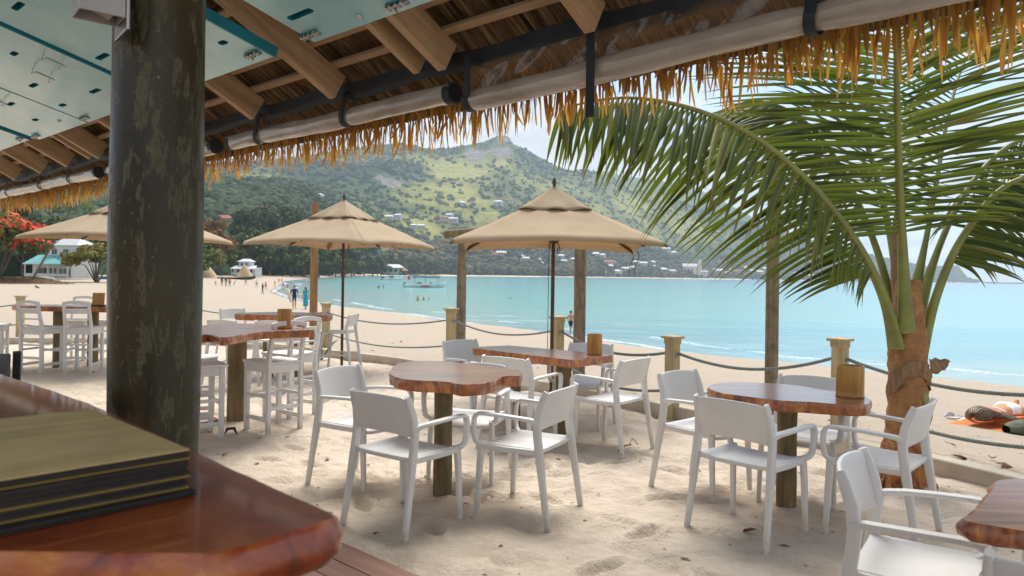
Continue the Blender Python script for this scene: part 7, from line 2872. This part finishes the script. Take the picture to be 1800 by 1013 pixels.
for i in range(13):
    f = i / 12
    r = 0.125 * math.sin(math.pi * min(1, .08 + f * .9)) ** .6
    rows.append([(-.26 + .62 * f, r * 1.1 * math.cos(a), max(0.0, .08 + r * .8 * math.sin(a) + .03 * mnoise.noise(Vector((f * 6, a * 1.5, 2))))) for a in np.linspace(0, 2 * math.pi, 19)])
mb.grid(rows)
mb.build('body', M['c_olive'], bg_, smooth=60)
mb = MB()
mb.tube([(-.1, -.1, .2), (-.12, -.2, .16), (.1, -.24, .05), (.25, -.18, .12)], .014, 6)
mb.build('handle', M['c_khaki'], bg_, smooth=60)
p = land(1798, 742, 5, 40)
mb = MB()
mb.lathe([(.05, 0.0), (.16, .02), (.17, .09), (.12, .16), (0, .18)], (0, 0, 0), 16, wob=lambda a, z: 1 + .2 * mnoise.noise(Vector((math.cos(a) * 2, math.sin(a) * 2, z * 5))))
o = mb.build('brown_pouch', M['hair_dark'], smooth=60)
o.location = p
tag(o, 'small dark brown pouch at the right edge behind the olive bag', 'bag')
p = land(1706, 744, 5, 40)
mb = MB()
mb.grid([[(.26 * f - .13, .2 * g - .1, .02 + .05 * math.sin(f * 3) * math.sin(g * 3) + .02 * mnoise.noise(Vector((f * 5, g * 5, 8)))) for g in np.linspace(0, 1, 9)] for f in np.linspace(0, 1, 9)])
o = mb.build('white_shirt', M['c_white'], smooth=60, solid=0.01)
o.location = p
tag(o, 'crumpled white shirt lying at the head of the sunbather', 'shirt')
for i, (x, y, a, lab) in enumerate(((1667, 733, 0.5, 'pale sandal on its side left of the sunbather'), (1681, 738, -0.15, 'pale flat sandal left of the sunbather, nearer the orange towel'))):
    p = land(x, y, 5, 40)
    sn = empty('sandal', p + Vector((0, 0, .012)), a, lab, 'sandal', 'sandals on the sand')
    sn.rotation_euler = (rad(70) if i == 0 else 0, 0, a)
    mb = MB()
    n = 20
    pl_ = [(.13 * math.cos(q), (.045 + .012 * math.cos(q)) * math.sin(q)) for q in np.linspace(0, 2 * math.pi, n, endpoint=False)]
    mb.prism(pl_, 0, .02)
    mb.build('sole', M['house_white'], sn, smooth=40)
    mb = MB()
    mb.sweep([(.0, -.05, .01), (.05, -.03, .045), (.085, 0, .03), (.05, .03, .045), (0, .05, .01)], (.012, .006), (0, 0, 1), n=6)
    mb.build('strap', M['roof_grey'], sn, smooth=60)


# ------------------------------------------------------------------ small things lying about
M['dry_leaf'] = m_plain('dry_leaf', (0.20, 0.085, 0.05), 0.7, 0.5, 0.3, 14.0)
M['dry_leaf_red'] = m_plain('dry_leaf_red', (0.27, 0.055, 0.04), 0.6, 0.4, 0.3, 14.0)


def dry_leaf_mesh(sd_, mat):
    r = random.Random(sd_)
    rows = []
    c1, c2 = r.uniform(.3, 1.2), r.uniform(-.5, .9)
    for i in range(9):
        f = i / 8
        w = 0.26 * math.sin(math.pi * f ** 0.8) ** 0.9 + 0.004
        rows.append([((f - .5), g * w, 0.03 + 0.35 * c1 * g * g * w * 2 + 0.14 * c2 * (f - .4) ** 2 + 0.02 * math.sin(f * 12 + g * 3)) for g in (-1, -.4, .4, 1)])
    mb = MB()
    mb.grid(rows)
    mb.tube([(.45, 0, .05), (.62, .03, .04)], .012, 4)
    me = mb.mesh('dry_leaf', 60)
    me.materials.append(M[mat])
    return me


LM = [dry_leaf_mesh(k, 'dry_leaf' if k % 3 else 'dry_leaf_red') for k in range(6)]
LMK = [(405, 764, 'the black curled leaf'), (477, 760, 'the nearest bar stool'), (600, 645, 'the left umbrella pole'), (570, 632, 'the green seedling'), (793, 640, 'the second bollard from the pillar'), (980, 660, 'the bollard behind the slab table'),
       (1180, 718, 'the lone bollard'), (1475, 760, 'the bollard behind the palm table'), (777, 870, 'the post of the wavy-edged table'), (722, 948, 'the front armchair'), (950, 924, 'the right chair of the wavy-edged table'),
       (1100, 786, 'the forked twig'), (1385, 893, 'the post of the palm table'), (1350, 964, 'the front chair of the palm table'), (1585, 850, 'the palm foot'), (1675, 738, 'the sandals'), (1745, 752, 'the sunbather'),
       (1700, 800, 'the kerb beyond the palm'), (1770, 830, 'the kerb at the right edge'), (1700, 695, 'the upper rope right of the palm'), (1420, 715, 'the back chair of the palm table'), (1150, 640, 'the right chair of the slab table'), (160, 655, 'the far left stools'),
       (1050, 985, 'the middle of the bottom edge'), (1240, 829, 'the left chair of the palm table')]
leafs = [(104 + 540, 562 + 40, .10), (575, 808, .10), (748, 843, .10), (672, 634, .13), (1672, 783, .17), (1688, 808, .20), (1745, 808, .22), (1765, 820, .20), (1770, 826, .16), (1690, 743, .07), (1752, 693, .16), (1764, 697, .12), (1645, 681, .10), (1725, 690, .10), (1318, 938, .15), (1345, 900, .05),
         (1240, 629, .12), (1140, 625, .14), (1112, 652, .13), (1100, 672, .12), (1460, 742, .12), (1403, 760, .13), (1418, 718, .10), (1520, 700, .12), (1405, 712, .09), (728, 612, .16), (705, 602, .14), (640, 590, .14), (622, 582, .12), (690, 604, .12), (655, 618, .1), (980, 650, .1),
         (452, 818, .07), (395, 800, .10), (560, 800, .05), (1000, 985, .06), (880, 965, .07), (1095, 930, .05), (1230, 830, .06), (660, 940, .08), (1005, 640, .12), (945, 648, .10), (1180, 745, .05), (1052, 870, .05), (160, 655, .12), (1475, 600 + 140, .1), (1560, 742, .11), (1640, 758, .1)]
for i, (x, y, L) in enumerate(leafs):
    p = land(x, y, 2.0, 60)
    o = bpy.data.objects.new('dry_leaf', LM[i % 6])
    COL.objects.link(o)
    o.location = p + Vector((0, 0, 0.004))
    L *= 0.6 if y > 700 else 0.75
    o.scale = (L, L, L)
    o.rotation_euler = (rng.gauss(0, .2), rng.gauss(0, .2), rng.uniform(0, 6.28))
    lm = min(LMK, key=lambda q: math.hypot(q[0] - x, (q[1] - y) * 1.4))
    dx, dy = x - lm[0], y - lm[1]
    if abs(dx) > 2.2 * abs(dy):
        di = 'left of ' if dx < 0 else 'right of '
    elif abs(dy) > 2.2 * abs(dx):
        di = 'in front of ' if dy > 0 else 'behind '
    else:
        di = ('to the front ' if dy > 0 else 'to the rear ') + ('left of ' if dx < 0 else 'right of ')
    tag(o, 'small dry leaf ' + di + lm[2], 'leaf', 'dry leaves scattered over the sand')


def litter(n, kind):
    mb = MB()
    for _ in range(n):
        a, r = rng.uniform(-.72, .66), rng.uniform(3.4, 17)
        x, y = r * math.sin(a), r * math.cos(a)
        z = float(sand_h([x], [y])[0][0])
        s = rng.uniform(.006, .02) * (1 if rng.random() < .85 else 2.0)
        q = rng.uniform(0, 6.28)
        dx, dy = s * math.cos(q), s * math.sin(q)
        mb.add([(x - dx, y - dy, z + .003), (x + dy * .35, y - dx * .35, z + .008), (x + dx, y + dy, z + .004), (x - dy * .35, y + dx * .35, z + .007)], [(0, 1, 2, 3)])
    o = mb.build('sand_litter', M['dry_leaf'])
    return tag(o, 'tiny specks of dry plant litter all over the sand', 'litter', kind='stuff')


litter(900, 0)
# footprints' rims and lumps of damp sand round the chairs come from the sand sheet itself
# twig by the right-hand chair of the slab table
p = on(1100, 786, 0)
mb = MB()
a, b = on(1087, 793, .01), on(1110, 782, .02)
mb.tube([a, a.lerp(b, .5) + Vector((0, 0, .02)), b], [.006, .007, .005], 6)
mb.tube([b + Vector((-.02, 0, 0)), b + Vector((.01, .02, .05)), b + Vector((.05, -.03, .01))], .004, 5)
o = mb.build('twig', M['dry_leaf'], smooth=60)
tag(o, 'dark forked twig lying on the sand by the right chair of the slab table', 'twig')
p = on(405, 764, 0)
mb = MB()
mb.tube([p + Vector((-.05, 0, .005)), p + Vector((-.03, 0, .05)), p + Vector((.03, .01, .055)), p + Vector((.06, 0, .0))], [.006, .016, .016, .005], 6)
o = mb.build('curled_leaf', M['hair_dark'], smooth=60)
tag(o, 'black curled leaf on the sand at the foot of the pillar stool', 'leaf')
p = on(368, 742, 0)
hk = empty('coconut_husk', p + Vector((0, 0, .02)), .3, 'split orange-brown coconut husk lying under the stool beside the pillar', 'husk')
for k in range(5):
    mb = MB()
    a = rad(-50 + k * 28)
    mb.sweep([(-.10, 0, .03), (-.02, .02 * k - .04, .045), (.07 * math.cos(a) + .03, .10 * math.sin(a), .03), (.13 * math.cos(a) + .03, .16 * math.sin(a), .005)], [(.03, .02), (.05, .025), (.04, .02), (.01, .008)], (0, 1, 0), n=8)
    mb.build('husk_strip', M['slab_edge'], hk, smooth=60)
p = land(65, 507)
mb = MB()
k = p.y / FOC
mb.tube([p + Vector((-3.2 * k, 0, 4 * k)), p + Vector((0, 0, 2 * k)), p + Vector((4 * k, 0, .2 * k))], [1.5 * k, 1.6 * k, 1.0 * k], 7)
o = mb.build('driftwood', M['bark'], smooth=60)
tag(o, 'short piece of driftwood on the pale sand behind the far left stools', 'driftwood')
# seedling by the kerb
p = on(565, 633, 0)
sdl = empty('seedling', p, 0, 'bright green palm seedling sprouting by the kerb, right of the plastic stool', 'plant')
for k in range(9):
    a = rng.uniform(0, 6.28)
    L = rng.uniform(.28, .50)
    d0 = Vector((math.cos(a) * .55, math.sin(a) * .55, 1)).normalized()
    vs, fs, tp_ = leaflet(Vector((0, 0, 0)), d0, Vector((-math.sin(a), math.cos(a), 0)), Vector((0, 0, 1)), L, .055, .22)
    mb = MB().add(vs, fs)
    o = mb.build('leaf_blade', M['leaf_bush'], sdl, smooth=60)
    o.data.attributes.new('tint', 'FLOAT', 'POINT').data.foreach_set('value', [0.62 + .3 * q for q in tp_])
